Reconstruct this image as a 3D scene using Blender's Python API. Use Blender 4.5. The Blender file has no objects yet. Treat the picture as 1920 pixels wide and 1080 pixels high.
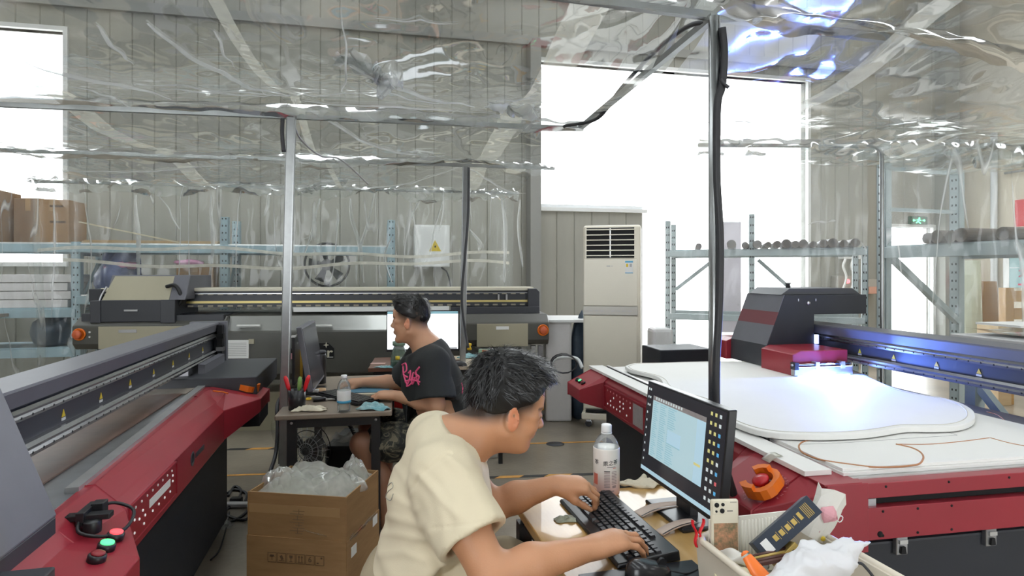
import bpy, bmesh, math, random
import numpy as np
from mathutils import Vector, Matrix
random.seed(7); RNG = np.random.default_rng(7)
SC = bpy.context.scene
COL = SC.collection
R = math.radians
# ---------------------------------------------------------------- camera, sky, exposure
F, CX, CY, H = 1130.0, 960.0, 512.0, 1.42
cam = bpy.data.cameras.new('camera'); cam_o = bpy.data.objects.new('camera', cam); COL.objects.link(cam_o)
cam.sensor_width = 36.0; cam.lens = 36.0 * F / 1920.0
cam.shift_y = -(540.0 - CY) / 1920.0
cam.clip_start = 0.05; cam.clip_end = 200
cam_o.location = (0, 0, H); cam_o.rotation_euler = (R(90), 0, 0)
SC.camera = cam_o
world = bpy.data.worlds.new('overcast_sky'); SC.world = world; world.use_nodes = True
bg = world.node_tree.nodes['Background']
bg.inputs['Color'].default_value = (0.93, 0.97, 1.0, 1); bg.inputs['Strength'].default_value = 5.0
SC.view_settings.view_transform = 'Standard'; SC.view_settings.look = 'None'
SC.view_settings.exposure = 0.42; SC.view_settings.gamma = 1.0
SC.view_settings.use_curve_mapping = False
SC.cycles.max_bounces = 5; SC.cycles.transparent_max_bounces = 16
SC.cycles.diffuse_bounces = 3; SC.cycles.glossy_bounces = 2; SC.cycles.transmission_bounces = 3; SC.cycles.use_adaptive_sampling = True; SC.cycles.adaptive_threshold = .05
SC.cycles.sample_clamp_indirect = 6.0; SC.cycles.caustics_reflective = False; SC.cycles.caustics_refractive = False

# ---------------------------------------------------------------- geometry helpers
def G(u, v, z):                       # point of the view ray (u,v) at height z -> world
    Y = F * (H - z) / (v - CY); return ((u - CX) / F * Y, Y, z)
def PX(u, v, Y):                      # point of the view ray at depth Y
    return ((u - CX) / F * Y, Y, H - (v - CY) / F * Y)
def loc2(p, a):                       # world xy -> frame rotated by a degrees
    c, s = math.cos(R(a)), math.sin(R(a)); return (p[0]*c + p[1]*s, -p[0]*s + p[1]*c) + tuple(p[2:])
def glo2(p, a):
    c, s = math.cos(R(a)), math.sin(R(a)); return (p[0]*c - p[1]*s, p[0]*s + p[1]*c) + tuple(p[2:])

MATS = {}
def mat(name, col=(.5,.5,.5), rough=.5, metal=0.0, var=0.0, scale=6.0, bump=0.0, bscale=60.0, col2=None,
        alpha=1.0, trans=0.0, emit=None, estr=0.0, coat=0.0, spec=.5, stretch=None, attr=None):
    if name in MATS: return MATS[name]
    m = bpy.data.materials.new(name); m.use_nodes = True; MATS[name] = m
    nt = m.node_tree; N = nt.nodes; L = nt.links; b = N['Principled BSDF']
    b.inputs['Base Color'].default_value = (*col, 1); b.inputs['Roughness'].default_value = rough
    b.inputs['Metallic'].default_value = metal; b.inputs['Alpha'].default_value = alpha
    b.inputs['Transmission Weight'].default_value = trans; b.inputs['Coat Weight'].default_value = coat
    b.inputs['Specular IOR Level'].default_value = spec
    if emit: b.inputs['Emission Color'].default_value = (*emit, 1); b.inputs['Emission Strength'].default_value = estr
    if emit: m.cycles.emission_sampling = 'NONE'
    tc = N.new('ShaderNodeTexCoord'); src = tc.outputs['Object']
    if stretch:
        mp = N.new('ShaderNodeMapping'); mp.inputs['Scale'].default_value = stretch
        L.new(src, mp.inputs['Vector']); src = mp.outputs['Vector']
    if var or col2:
        n = N.new('ShaderNodeTexNoise'); n.inputs['Scale'].default_value = scale; n.inputs['Detail'].default_value = 6
        n.inputs['Roughness'].default_value = .65
        L.new(src, n.inputs['Vector'])
        r = N.new('ShaderNodeValToRGB'); c2 = col2 or tuple(max(0, c*(1-var)) for c in col)
        r.color_ramp.elements[0].position = .35; r.color_ramp.elements[1].position = .68
        r.color_ramp.elements[0].color = (*c2, 1); r.color_ramp.elements[1].color = (*col, 1)
        L.new(n.outputs['Fac'], r.inputs['Fac']); L.new(r.outputs['Color'], b.inputs['Base Color'])
    if attr:
        a = N.new('ShaderNodeAttribute'); a.attribute_name = attr
        if var:
            n = N.new('ShaderNodeTexNoise'); n.inputs['Scale'].default_value = scale; n.inputs['Detail'].default_value = 5
            L.new(src, n.inputs['Vector'])
            mr = N.new('ShaderNodeMapRange'); mr.inputs['To Min'].default_value = 1 - var; mr.inputs['To Max'].default_value = 1 + var
            L.new(n.outputs['Fac'], mr.inputs['Value'])
            mx = N.new('ShaderNodeVectorMath'); mx.operation = 'SCALE'
            L.new(a.outputs['Color'], mx.inputs[0]); L.new(mr.outputs['Result'], mx.inputs['Scale'])
            L.new(mx.outputs['Vector'], b.inputs['Base Color'])
        else: L.new(a.outputs['Color'], b.inputs['Base Color'])
    if bump:
        n = N.new('ShaderNodeTexNoise'); n.inputs['Scale'].default_value = bscale; n.inputs['Detail'].default_value = 4
        L.new(src, n.inputs['Vector'])
        bp = N.new('ShaderNodeBump'); bp.inputs['Strength'].default_value = bump; bp.inputs['Distance'].default_value = .01
        L.new(n.outputs['Fac'], bp.inputs['Height']); L.new(bp.outputs['Normal'], b.inputs['Normal'])
    return m

def film_mat(name, haze=.16, gloss=.5, tint=(.93,.95,.94), rough=.09, streak=(1,1,1), hcol=(.82,.84,.83), hscale=2.6, hmin=.0, crease=.5, cscale=1.6, bscale=3.0, bstr=.35, cwid=.014, cthr=.5):
    """clear plastic sheeting: see-through, a little milky, with sharp glints on its creases"""
    m = bpy.data.materials.new(name); m.use_nodes = True; nt = m.node_tree; N = nt.nodes; L = nt.links
    for n in list(N): N.remove(n)
    out = N.new('ShaderNodeOutputMaterial'); tr = N.new('ShaderNodeBsdfTransparent'); tr.inputs['Color'].default_value = (*tint, 1)
    gl = N.new('ShaderNodeBsdfGlossy'); gl.inputs['Roughness'].default_value = rough
    df = N.new('ShaderNodeBsdfDiffuse'); df.inputs['Color'].default_value = (*hcol, 1)
    tl = N.new('ShaderNodeBsdfTranslucent'); tl.inputs['Color'].default_value = (*hcol, 1)
    mh = N.new('ShaderNodeMixShader'); mh.inputs[0].default_value = .6; L.new(df.outputs[0], mh.inputs[1]); L.new(tl.outputs[0], mh.inputs[2])
    tc = N.new('ShaderNodeTexCoord'); mp = N.new('ShaderNodeMapping'); mp.inputs['Scale'].default_value = streak
    L.new(tc.outputs['Object'], mp.inputs['Vector'])
    n1 = N.new('ShaderNodeTexNoise'); n1.inputs['Scale'].default_value = hscale; n1.inputs['Detail'].default_value = 3; n1.inputs['Distortion'].default_value = .0
    n1.inputs['Roughness'].default_value = .62
    L.new(mp.outputs['Vector'], n1.inputs['Vector'])
    mr = N.new('ShaderNodeMapRange'); mr.inputs['From Min'].default_value = .42; mr.inputs['From Max'].default_value = .8
    mr.inputs['To Min'].default_value = hmin; mr.inputs['To Max'].default_value = haze
    L.new(n1.outputs['Fac'], mr.inputs['Value'])
    m1 = N.new('ShaderNodeMixShader'); L.new(mr.outputs['Result'], m1.inputs[0]); L.new(tr.outputs[0], m1.inputs[1]); L.new(mh.outputs[0], m1.inputs[2])
    # ridged lines: white stress creases in the film
    nr = N.new('ShaderNodeTexNoise'); nr.inputs['Scale'].default_value = cscale; nr.inputs['Detail'].default_value = 1.5; nr.inputs['Distortion'].default_value = .0; nr.inputs['Roughness'].default_value = .45
    L.new(mp.outputs['Vector'], nr.inputs['Vector'])
    s1 = N.new('ShaderNodeMath'); s1.operation = 'SUBTRACT'; s1.inputs[1].default_value = .5; L.new(nr.outputs['Fac'], s1.inputs[0])
    s2 = N.new('ShaderNodeMath'); s2.operation = 'ABSOLUTE'; L.new(s1.outputs[0], s2.inputs[0])
    s3 = N.new('ShaderNodeMapRange'); s3.inputs['From Min'].default_value = 0; s3.inputs['From Max'].default_value = cwid; s3.inputs['To Min'].default_value = crease; s3.inputs['To Max'].default_value = 0
    L.new(s2.outputs[0], s3.inputs['Value'])
    pm = n1
    pk = N.new('ShaderNodeMapRange'); pk.inputs['From Min'].default_value = cthr; pk.inputs['From Max'].default_value = cthr+.12; L.new(pm.outputs['Fac'], pk.inputs['Value'])
    s4 = N.new('ShaderNodeMath'); s4.operation = 'MULTIPLY'; L.new(s3.outputs['Result'], s4.inputs[0]); L.new(pk.outputs['Result'], s4.inputs[1])
    s5 = N.new('ShaderNodeMath'); s5.operation = 'MAXIMUM'; L.new(s4.outputs[0], s5.inputs[0]); L.new(mr.outputs['Result'], s5.inputs[1]); L.new(s5.outputs[0], m1.inputs[0])
    nd = N.new('ShaderNodeTexNoise'); nd.inputs['Scale'].default_value = bscale; nd.inputs['Detail'].default_value = 1; nd.inputs['Distortion'].default_value = .0
    L.new(mp.outputs['Vector'], nd.inputs['Vector'])
    bp = N.new('ShaderNodeBump'); bp.inputs['Strength'].default_value = bstr; bp.inputs['Distance'].default_value = .03
    L.new(nd.outputs['Fac'], bp.inputs['Height']); L.new(bp.outputs['Normal'], gl.inputs['Normal'])
    lw = N.new('ShaderNodeLayerWeight'); lw.inputs['Blend'].default_value = .32; L.new(bp.outputs['Normal'], lw.inputs['Normal'])
    mg = N.new('ShaderNodeMath'); mg.operation = 'MULTIPLY'; mg.inputs[1].default_value = gloss; L.new(lw.outputs['Fresnel'], mg.inputs[0])
    m2 = N.new('ShaderNodeMixShader'); L.new(mg.outputs[0], m2.inputs[0]); L.new(m1.outputs[0], m2.inputs[1]); L.new(gl.outputs[0], m2.inputs[2])
    L.new(m2.outputs[0], out.inputs['Surface'])
    return m

OFF = {}
class MB:
    """collects shapes; build() links them as one mesh object"""
    def __init__(s): s.v = []; s.f = []; s.c = []; s.sm = []
    def add(s, vs, fs, smooth=False):
        o = len(s.v); s.v += [tuple(p) for p in vs]; s.f += [[i + o for i in f] for f in fs]; s.sm += [smooth]*len(fs); return s
    def box(s, a, b, M=None):
        (x0,y0,z0),(x1,y1,z1) = a, b
        x0,x1 = min(x0,x1),max(x0,x1); y0,y1 = min(y0,y1),max(y0,y1); z0,z1 = min(z0,z1),max(z0,z1)
        vs = [(x0,y0,z0),(x1,y0,z0),(x1,y1,z0),(x0,y1,z0),(x0,y0,z1),(x1,y0,z1),(x1,y1,z1),(x0,y1,z1)]
        if M is not None: vs = [tuple(M @ Vector(p)) for p in vs]
        return s.add(vs, [(3,2,1,0),(4,5,6,7),(0,1,5,4),(1,2,6,5),(2,3,7,6),(3,0,4,7)])
    def cbox(s, c, d, M=None):
        return s.box([c[i]-d[i]/2 for i in range(3)], [c[i]+d[i]/2 for i in range(3)], M)
    def prism(s, poly, axis, a, b, shrink=None):
        """polygon extruded along an axis: axis 'x': poly=(y,z); 'y': poly=(x,z); 'z': poly=(x,y)"""
        n = len(poly)
        def P(p, t): return {'x': (t,p[0],p[1]), 'y': (p[0],t,p[1]), 'z': (p[0],p[1],t)}[axis]
        vs = [P(p, a) for p in poly] + [P(p, b) for p in poly]
        ar = sum(poly[i][0]*poly[(i+1)%n][1] - poly[(i+1)%n][0]*poly[i][1] for i in range(n))
        flip = (ar > 0) == (axis != 'y')
        if b < a: flip = not flip
        fs = [list(range(n)), list(range(2*n-1, n-1, -1))] + [[i, i+n, (i+1)%n+n, (i+1)%n] for i in range(n)]
        if flip: fs = [f[::-1] for f in fs]
        return s.add(vs, fs)
    def hull(s, A, B):
        """two matching polygon rings (3d) joined"""
        n = len(A); vs = list(A)+list(B)
        fs = [list(range(n-1,-1,-1)), list(range(n, 2*n))] + [[i, (i+1)%n, (i+1)%n+n, i+n] for i in range(n)]
        return s.add(vs, fs)
    def tube(s, path, r, seg=10, cap=True, smooth=True):
        pts = [Vector(p) for p in path]; n = len(pts)
        rs = r if hasattr(r, '__len__') else [r]*n
        up = Vector((0,0,1)); vs = []; prev = None
        for i,p in enumerate(pts):
            t = (pts[min(i+1,n-1)] - pts[max(i-1,0)])
            if t.length < 1e-9: t = Vector((0,0,1))
            t.normalize()
            if prev is None:
                a = t.cross(up) if abs(t.dot(up)) < .95 else t.cross(Vector((1,0,0)))
            else: a = prev - t*prev.dot(t)
            a.normalize(); b = t.cross(a); prev = a
            for k in range(seg):
                th = 2*math.pi*k/seg; vs.append(p + (a*math.cos(th) + b*math.sin(th))*rs[i])
        fs = [[i*seg+k, i*seg+(k+1)%seg, (i+1)*seg+(k+1)%seg, (i+1)*seg+k] for i in range(n-1) for k in range(seg)]
        s.add(vs, fs, smooth)
        if cap:
            o = len(s.v) - len(vs)
            s.f += [[o+k for k in range(seg-1,-1,-1)], [o+(n-1)*seg+k for k in range(seg)]]; s.sm += [False, False]
        return s
    def lathe(s, prof, c=(0,0,0), seg=20, M=None, smooth=True, sx=1, sy=1):
        n = len(prof); vs = []
        for (r,z) in prof:
            for k in range(seg):
                th = 2*math.pi*k/seg; p = Vector((r*math.cos(th)*sx, r*math.sin(th)*sy, z))
                if M is not None: p = M @ p
                vs.append((p[0]+c[0], p[1]+c[1], p[2]+c[2]))
        fs = [[i*seg+k, i*seg+(k+1)%seg, (i+1)*seg+(k+1)%seg, (i+1)*seg+k] for i in range(n-1) for k in range(seg)]
        s.add(vs, fs, smooth); o = len(s.v) - len(vs)
        if prof[0][0] > 1e-5: s.f.append([o+k for k in range(seg-1,-1,-1)]); s.sm.append(False)
        if prof[-1][0] > 1e-5: s.f.append([o+(n-1)*seg+k for k in range(seg)]); s.sm.append(False)
        return s
    def grid(s, fn, nu, nv, smooth=True):
        vs = [fn(i/nu, j/nv) for i in range(nu+1) for j in range(nv+1)]
        fs = [[i*(nv+1)+j, (i+1)*(nv+1)+j, (i+1)*(nv+1)+j+1, i*(nv+1)+j+1] for i in range(nu) for j in range(nv)]
        return s.add(vs, fs, smooth)
    def text(s, txt, size, M, depth=.0008, align='CENTER', bold=False, warp=None):
        cu = bpy.data.curves.new('t', 'FONT'); cu.body = txt; cu.size = size; cu.align_x = align; cu.align_y = 'CENTER'
        cu.extrude = depth; cu.resolution_u = 3
        if bold: cu.offset = size*.015
        o = bpy.data.objects.new('t', cu); COL.objects.link(o)
        dg = bpy.context.evaluated_depsgraph_get(); me = bpy.data.meshes.new_from_object(o.evaluated_get(dg))
        vs = [warp(v.co) if warp else M @ v.co for v in me.vertices]
        s.add(vs, [list(p.vertices) for p in me.polygons])
        bpy.data.objects.remove(o); bpy.data.curves.remove(cu); bpy.data.meshes.remove(me)
        return s
    def mesh(s, name, off=(0,0,0)):
        me = bpy.data.meshes.new(name)
        me.from_pydata([(p[0]-off[0], p[1]-off[1], p[2]-off[2]) for p in s.v], [], s.f)
        me.polygons.foreach_set('use_smooth', s.sm); me.update(); return me
    def build(s, name, m, parent=None, bevel=0.0, label=None, cat=None, group=None, kind=None, off=None, solid=0.0, seg=2):
        if off is None: off = OFF.get(parent.name, (0,0,0)) if parent is not None else (0,0,0)
        me = s.mesh(name, off); me.materials.append(m if not isinstance(m, str) else MATS[m])
        o = bpy.data.objects.new(name, me); COL.objects.link(o)
        if parent is not None: o.parent = parent; OFF[o.name] = off
        if solid:
            md = o.modifiers.new('solid', 'SOLIDIFY'); md.thickness = solid; md.offset = 0
        if bevel:
            md = o.modifiers.new('bevel', 'BEVEL'); md.width = bevel; md.segments = seg; md.limit_method = 'ANGLE'; md.angle_limit = R(40)
        return tag(o, label, cat, group, kind)
def tag(o, label=None, cat=None, group=None, kind=None):
    if label: o['label'] = label
    if cat: o['category'] = cat
    if group: o['group'] = group
    if kind: o['kind'] = kind
    return o
def thing(name, label, cat, base=(0,0,0), rot=0.0, group=None):
    """Empty at the base of a thing. base is in the frame rotated by rot degrees about the world origin; parts are modelled in that frame."""
    o = bpy.data.objects.new(name, None); COL.objects.link(o); o.empty_display_size = .1
    w = glo2(base, rot); o.location = (w[0], w[1], base[2] if len(base) > 2 else 0); o.rotation_euler = (0,0,R(rot))
    OFF[o.name] = (base[0], base[1], base[2] if len(base) > 2 else 0)
    return tag(o, label, cat, group)
def one(mb, name, m, label, cat, base, rot=0.0, group=None, kind=None, bevel=0.0, **k):
    """a thing that is a single mesh, modelled in the rotated frame, its origin at its base"""
    o = mb.build(name, m, None, bevel=bevel, off=(base[0], base[1], base[2] if len(base) > 2 else 0), **k)
    w = glo2(base, rot); o.location = (w[0], w[1], base[2] if len(base) > 2 else 0); o.rotation_euler = (0,0,R(rot))
    OFF[o.name] = (base[0], base[1], base[2] if len(base) > 2 else 0)
    return tag(o, label, cat, group, kind)
def copy_tree(o, parent=None, **kw):
    c = o.copy(); COL.objects.link(c); c.parent = parent
    for ch in [x for x in o.children]: copy_tree(ch, c)
    for k, v in kw.items(): c[k] = v
    return c
def catmull(pts, n=8):
    P = [Vector(p) for p in pts]; P = [P[0]*2-P[1]] + P + [P[-1]*2-P[-2]]; out = []
    for i in range(1, len(P)-2):
        for k in range(n):
            t = k/n; a,b,c,d = P[i-1],P[i],P[i+1],P[i+2]
            out.append(.5*((2*b)+(c-a)*t+(2*a-5*b+4*c-d)*t*t+(3*b-a-3*c+d)*t**3))
    out.append(P[-2]); return out
class Noise:
    def __init__(s, seed, n=9, spread=.6):
        r = np.random.default_rng(seed); d = r.normal(size=(n,3)); d /= np.linalg.norm(d,axis=1)[:,None]
        s.k = d*(1+spread*(r.random((n,1))*2-.5)); s.p = r.random(n)*6.28
    def __call__(s, P):
        P = np.asarray(P, float); return np.sin(P @ s.k.T*6.2832 + s.p).sum(-1)/math.sqrt(len(s.p))
# ---------------------------------------------------------------- implicit surfaces for organic things
class SDF:
    def __init__(s, lo, hi, h):
        s.h = h; s.lo = np.array(lo, float); s.n = np.ceil((np.array(hi)-s.lo)/h).astype(int)+1
        s.d = np.full(s.n, .06, np.float32)
        s.ax = [s.lo[i] + h*np.arange(s.n[i]) for i in range(3)]
    def _sub(s, lo, hi):
        a = np.clip(np.floor((np.array(lo)-s.lo)/s.h).astype(int), 0, s.n); b = np.clip(np.ceil((np.array(hi)-s.lo)/s.h).astype(int)+1, 0, s.n)
        sl = tuple(slice(a[i], b[i]) for i in range(3))
        X,Y,Z = np.meshgrid(*[s.ax[i][sl[i]] for i in range(3)], indexing='ij')
        return sl, np.stack([X,Y,Z], -1).astype(np.float32)
    def op(s, fn, lo, hi, k=.01, mode='u'):
        sl, P = s._sub(lo, hi)
        if P.size == 0: return s
        a = s.d[sl]; b = fn(P).astype(np.float32)
        if mode == 'u':
            hh = np.maximum(k-np.abs(a-b), 0)/k; s.d[sl] = np.minimum(a,b)-hh*hh*k*.25
        elif mode == 's':
            b = -b; hh = np.maximum(k-np.abs(a-b), 0)/k; s.d[sl] = np.maximum(a,b)+hh*hh*k*.25
        return s
    def cone(s, a, b, ra, rb, k=.012, mode='u', flat=None):
        """tapered capsule; flat=(axis vector, factor) widens it along that axis"""
        a = np.array(a, np.float32); b = np.array(b, np.float32); m = max(ra, rb)*(1.0 if flat is None else 1/flat[1])+k+2*s.h+.004
        lo = np.minimum(a,b)-m; hi = np.maximum(a,b)+m
        def fn(P):
            q = P-a; ab = b-a
            if flat is not None:
                ax = np.array(flat[0], np.float32); ax = ax/np.linalg.norm(ax); q = q-(q@ax)[...,None]*ax*(1-flat[1]); ab2 = ab-(ab@ax)*ax*(1-flat[1])
            else: ab2 = ab
            t = np.clip(q@ab2/max(1e-9, float(ab2@ab2)), 0, 1)
            return np.sqrt(((q-t[...,None]*ab2)**2).sum(-1))-(ra+(rb-ra)*t)
        return s.op(fn, lo, hi, k, mode)
    def chain(s, pts, rs, k=.012, flat=None):
        for i in range(len(pts)-1): s.cone(pts[i], pts[i+1], rs[i], rs[i+1], k, 'u', flat)
        return s
    def ell(s, c, r, M=None, k=.012, mode='u'):
        c = np.array(c, np.float32); r = np.array(r, np.float32); M = np.eye(3, dtype=np.float32) if M is None else np.array(M, np.float32)
        m = r.max()+k+2*s.h+.004
        def fn(P):
            q = (P-c)@M; k0 = np.sqrt(((q/r)**2).sum(-1)); k1 = np.sqrt(((q/(r*r))**2).sum(-1))
            return k0*(k0-1)/np.maximum(k1, 1e-6)
        return s.op(fn, c-m, c+m, k, mode)
    def cut(s, p, n, lo, hi, k=.003):
        """remove everything on the +n side of the plane through p, inside the box lo..hi"""
        p = np.array(p, np.float32); n = np.array(n, np.float32); n = n/np.linalg.norm(n)
        return s.op(lambda P: -((P-p)@n), lo, hi, k, 's')
    def mesh(s):
        d = s.d; sg = d < 0
        c = sum(sg[i:i+d.shape[0]-1, j:j+d.shape[1]-1, k:k+d.shape[2]-1].astype(np.int8) for i in (0,1) for j in (0,1) for k in (0,1))
        act = np.argwhere((c > 0) & (c < 8)); idx = np.full(c.shape, -1, np.int64); idx[tuple(act.T)] = np.arange(len(act))
        acc = np.zeros((len(act),3)); cnt = np.zeros(len(act))
        cor = [np.array((i,j,k)) for i in (0,1) for j in (0,1) for k in (0,1)]
        for A in range(8):
            for B in range(A+1,8):
                if np.abs(cor[A]-cor[B]).sum() != 1: continue
                va = d[tuple((act+cor[A]).T)]; vb = d[tuple((act+cor[B]).T)]; m = (va < 0) != (vb < 0)
                t = va[m]/(va[m]-vb[m]); acc[m] += cor[A]+(cor[B]-cor[A])*t[:,None]; cnt[m] += 1
        V = (act+acc/cnt[:,None])*s.h+s.lo; Fs = []
        for ax in range(3):
            o1, o2 = (ax+1)%3, (ax+2)%3
            a0 = [slice(None)]*3; a1 = [slice(None)]*3; a0[ax] = slice(0,-1); a1[ax] = slice(1,None)
            sa = sg[tuple(a0)]; sb = sg[tuple(a1)]; e = np.argwhere(sa != sb)
            ok = (e[:,o1] > 0) & (e[:,o2] > 0) & (e[:,o1] < c.shape[o1]) & (e[:,o2] < c.shape[o2]); e = e[ok]
            d1 = np.zeros(3, int); d1[o1] = 1; d2 = np.zeros(3, int); d2[o2] = 1
            q = np.stack([idx[tuple((e-d1-d2).T)], idx[tuple((e-d2).T)], idx[tuple(e.T)], idx[tuple((e-d1).T)]], 1)
            fl = sa[tuple(e.T)]; q[~fl] = q[~fl][:,::-1]; Fs.append(q)
        return V, np.concatenate(Fs)
def vnormals(V, Q):
    n = np.cross(V[Q[:,2]]-V[Q[:,0]], V[Q[:,3]]-V[Q[:,1]]); N = np.zeros_like(V)
    for k in range(4): np.add.at(N, Q[:,k], n)
    return N/np.maximum(np.linalg.norm(N,axis=1), 1e-12)[:,None]
def relax(V, Q, it=1, lam=.5):
    for _ in range(it):
        A = np.zeros_like(V); c = np.zeros(len(V))
        for k in range(4):
            np.add.at(A, Q[:,k], V[Q[:,(k+1)%4]]); np.add.at(A, Q[:,k], V[Q[:,(k+3)%4]]); np.add.at(c, Q[:,k], 2)
        V = V+lam*(A/np.maximum(c,1)[:,None]-V)
    return V
def organic(name, V, Q, m, parent=None, off=(0,0,0), color=None, label=None, cat=None, group=None):
    me = bpy.data.meshes.new(name); me.from_pydata((V-np.array(off)).tolist(), [], Q.tolist())
    me.polygons.foreach_set('use_smooth', [True]*len(Q)); me.update()
    if color is not None:
        ca = me.color_attributes.new('tone', 'FLOAT_COLOR', 'POINT')
        ca.data.foreach_set('color', np.concatenate([color, np.ones((len(V),1))],1).astype(np.float32).ravel())
    me.materials.append(m); o = bpy.data.objects.new(name, me); COL.objects.link(o)
    if parent is not None: o.parent = parent
    else: o.location = off
    OFF[o.name] = tuple(off)
    return tag(o, label, cat, group)
# ================================================================ the setting
RA = 12.4                                   # the building's own direction
WY = 8.243                                  # back wall, in the building's frame
mat('concrete', (.33,.285,.22), .28, col2=(.215,.185,.145), scale=1.6, bump=.12, bscale=35)
mat('panel_grey', (.40,.39,.34), .55, col2=(.32,.315,.275), scale=.9, stretch=(1,1,.25))
mat('panel_dark', (.33,.33,.30), .6, var=.15, scale=2)
mat('cream_wall', (.80,.74,.62), .8, col2=(.66,.60,.49), scale=.8)
mat('white_frame', (.82,.83,.82), .4)
mat('roof_sheet', (.55,.56,.56), .6, var=.1)
mat('yard', (.72,.71,.68), .8, var=.1, scale=.5)
mat('girt', (.30,.30,.28), .5)
def room_obj(mb, name, m, kind='structure', parent=None, **k):
    o = mb.build(name, m, parent, kind=kind if parent is None else None, **k)
    if parent is None: o.rotation_euler = (0,0,R(RA))
    return o
room_obj(MB().box((-9,-5,-.2),(9.6,WY+.1,0)), 'floor', MATS['concrete'])
room_obj(MB().box((-30,WY+.1,-.25),(30,40,-.02)), 'yard_ground', MATS['yard'])
# back wall with its openings: (x0,x1,z0,z1)
OPEN = [(-7.5,-3.71,1.55,4.33),(2.2,3.78,2.35,4.42),(3.78,6.55,0,4.42),(8.09,8.92,0,2.17)]
wb = MB(); xs = sorted({-9,9.5}|{o[0] for o in OPEN}|{o[1] for o in OPEN})
segs = []
for a,b in zip(xs[:-1], xs[1:]):
    holes = [(o[2],o[3]) for o in OPEN if o[0] <= a+1e-6 and o[1] >= b-1e-6]
    z = 0
    for h0,h1 in holes:
        if h0 > z: segs.append((a,b,z,h0))
        z = h1
    segs.append((a,b,z,6.2))
for a,b,z0,z1 in segs: wb.box((a,WY+.03,z0),(b,WY+.14,z1))
wall_back = room_obj(wb, 'wall_back', MATS['panel_dark'])
pw = .245; cache = {}
for a,b,z0,z1 in segs:
    n = max(1, round((b-a)/pw)); w = (b-a)/n
    if b < -5.4: continue
    for i in range(n):
        x = a+i*w; key = (round(w,4), z0, z1)
        if key not in cache:
            e = .010
            mb = MB().prism([(e,.0),(w-e,.0),(w-.0005,.010),(w-.0005,.03),(.0005,.03),(.0005,.010)], 'z', z0+.002, z1)
            cache[key] = mb.mesh('wall_panel'); cache[key].materials.append(MATS['panel_grey'])
        o = bpy.data.objects.new('wall_panel', cache[key]); COL.objects.link(o); o.parent = wall_back; o.location = (x, WY, 0)
# steel girts across the wall, frames round the openings
for n,(z,h) in enumerate([(4.62,.12),(5.3,.12)]):
    room_obj(MB().box((-9,WY-.06,z),(9.4,WY-.003,z+h)), 'trim_%d' % (n+1), MATS['girt'])
tn = 3
for k,(x0,x1,z0,z1) in enumerate(OPEN):
    f = MB(); t = .05
    if k != 2: f.box((x0-t,WY-.03,z0),(x0,WY+.12,z1))
    if k != 1: f.box((x1,WY-.03,z0),(x1+t,WY+.12,z1))
    f.box((x0-t,WY-.03,z1),(x1+t*(k!=1),WY+.12,z1+t))
    if z0 > 0: f.box((x0-t,WY-.05,z0-t),(x1+t,WY+.12,z0))
    nm = 'window_%d' % (k+1) if z0 > 0 else 'door_%d' % (k-1)
    o = room_obj(f, nm, MATS['white_frame'])
    if z0 > 0:
        n = 3 if k == 0 else 1
        for j in range(1,n): MB().box((x0+(x1-x0)*j/n-.02,WY+.02,z0),(x0+(x1-x0)*j/n+.02,WY+.06,z1)).build('mullion', MATS['white_frame'], o)
room_obj(MB().box((9.4,-5,0),(9.55,WY,6.2)), 'wall_right', MATS['cream_wall'])
room_obj(MB().box((-9.1,-5,0),(-9,WY,6.2)), 'wall_left', MATS['panel_grey'])
# unseen wall behind the camera, added to cut front light; gates left open
fw = MB(); fw.box((-9,-5.1,0),(-6.5,-5,6.2)); fw.box((-6.5,-5.1,4.2),(-2.5,-5,6.2)); fw.box((-2.5,-5.1,0),(3.5,-5,6.2)); fw.box((3.5,-5.1,3.2),(6.5,-5,6.2)); fw.box((6.5,-5.1,0),(9.5,-5,6.2))
room_obj(fw, 'wall_front', MATS['panel_grey'])
# roof with four long unseen strips left open, added to let sky light in
rf = MB(); xs = [-9.1,-5.0,-4.2,-1.3,-.5,2.4,3.2,6.6,7.4,9.6]
for i in range(0, len(xs)-1, 2): rf.box((xs[i],-5,6.2),(xs[i+1],WY+.2,6.3))
for y0,y1 in ((-5,-4.2),(.9,1.3),(WY-.4,WY+.2)): rf.box((-9.1,y0,6.2),(9.6,y1,6.3))
room_obj(rf, 'ceiling', MATS['roof_sheet'])
# lintel girder inside the big opening, seen pale against the sky
mat('pale_metal', (.74,.76,.77), .5)
room_obj(MB().box((2.2,WY+.0,2.30),(3.78,WY+.05,2.40)), 'trim_3', MATS['pale_metal'])
mat('pipe_grey', (.42,.42,.41), .5)
pp = MB()
for z,(y0,y1) in ((2.95,(5.2,7.4)),(3.06,(5.6,7.4))): pp.tube([(9.36,y0,z),(9.36,y1,z)], .02, 8)
o = one(pp, 'conduit', MATS['pipe_grey'], 'two thin grey conduits running along the cream wall', 'pipe', (9.36,6.6,2.9), RA)
one(MB().tube([(9.34,7.55,.1),(9.34,7.55,3.6)], .045, 10), 'drain_pipe', MATS['pale_metal'], 'pale vertical pipe on the cream wall near the red sign', 'pipe', (9.34,7.55,.1), RA)
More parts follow.
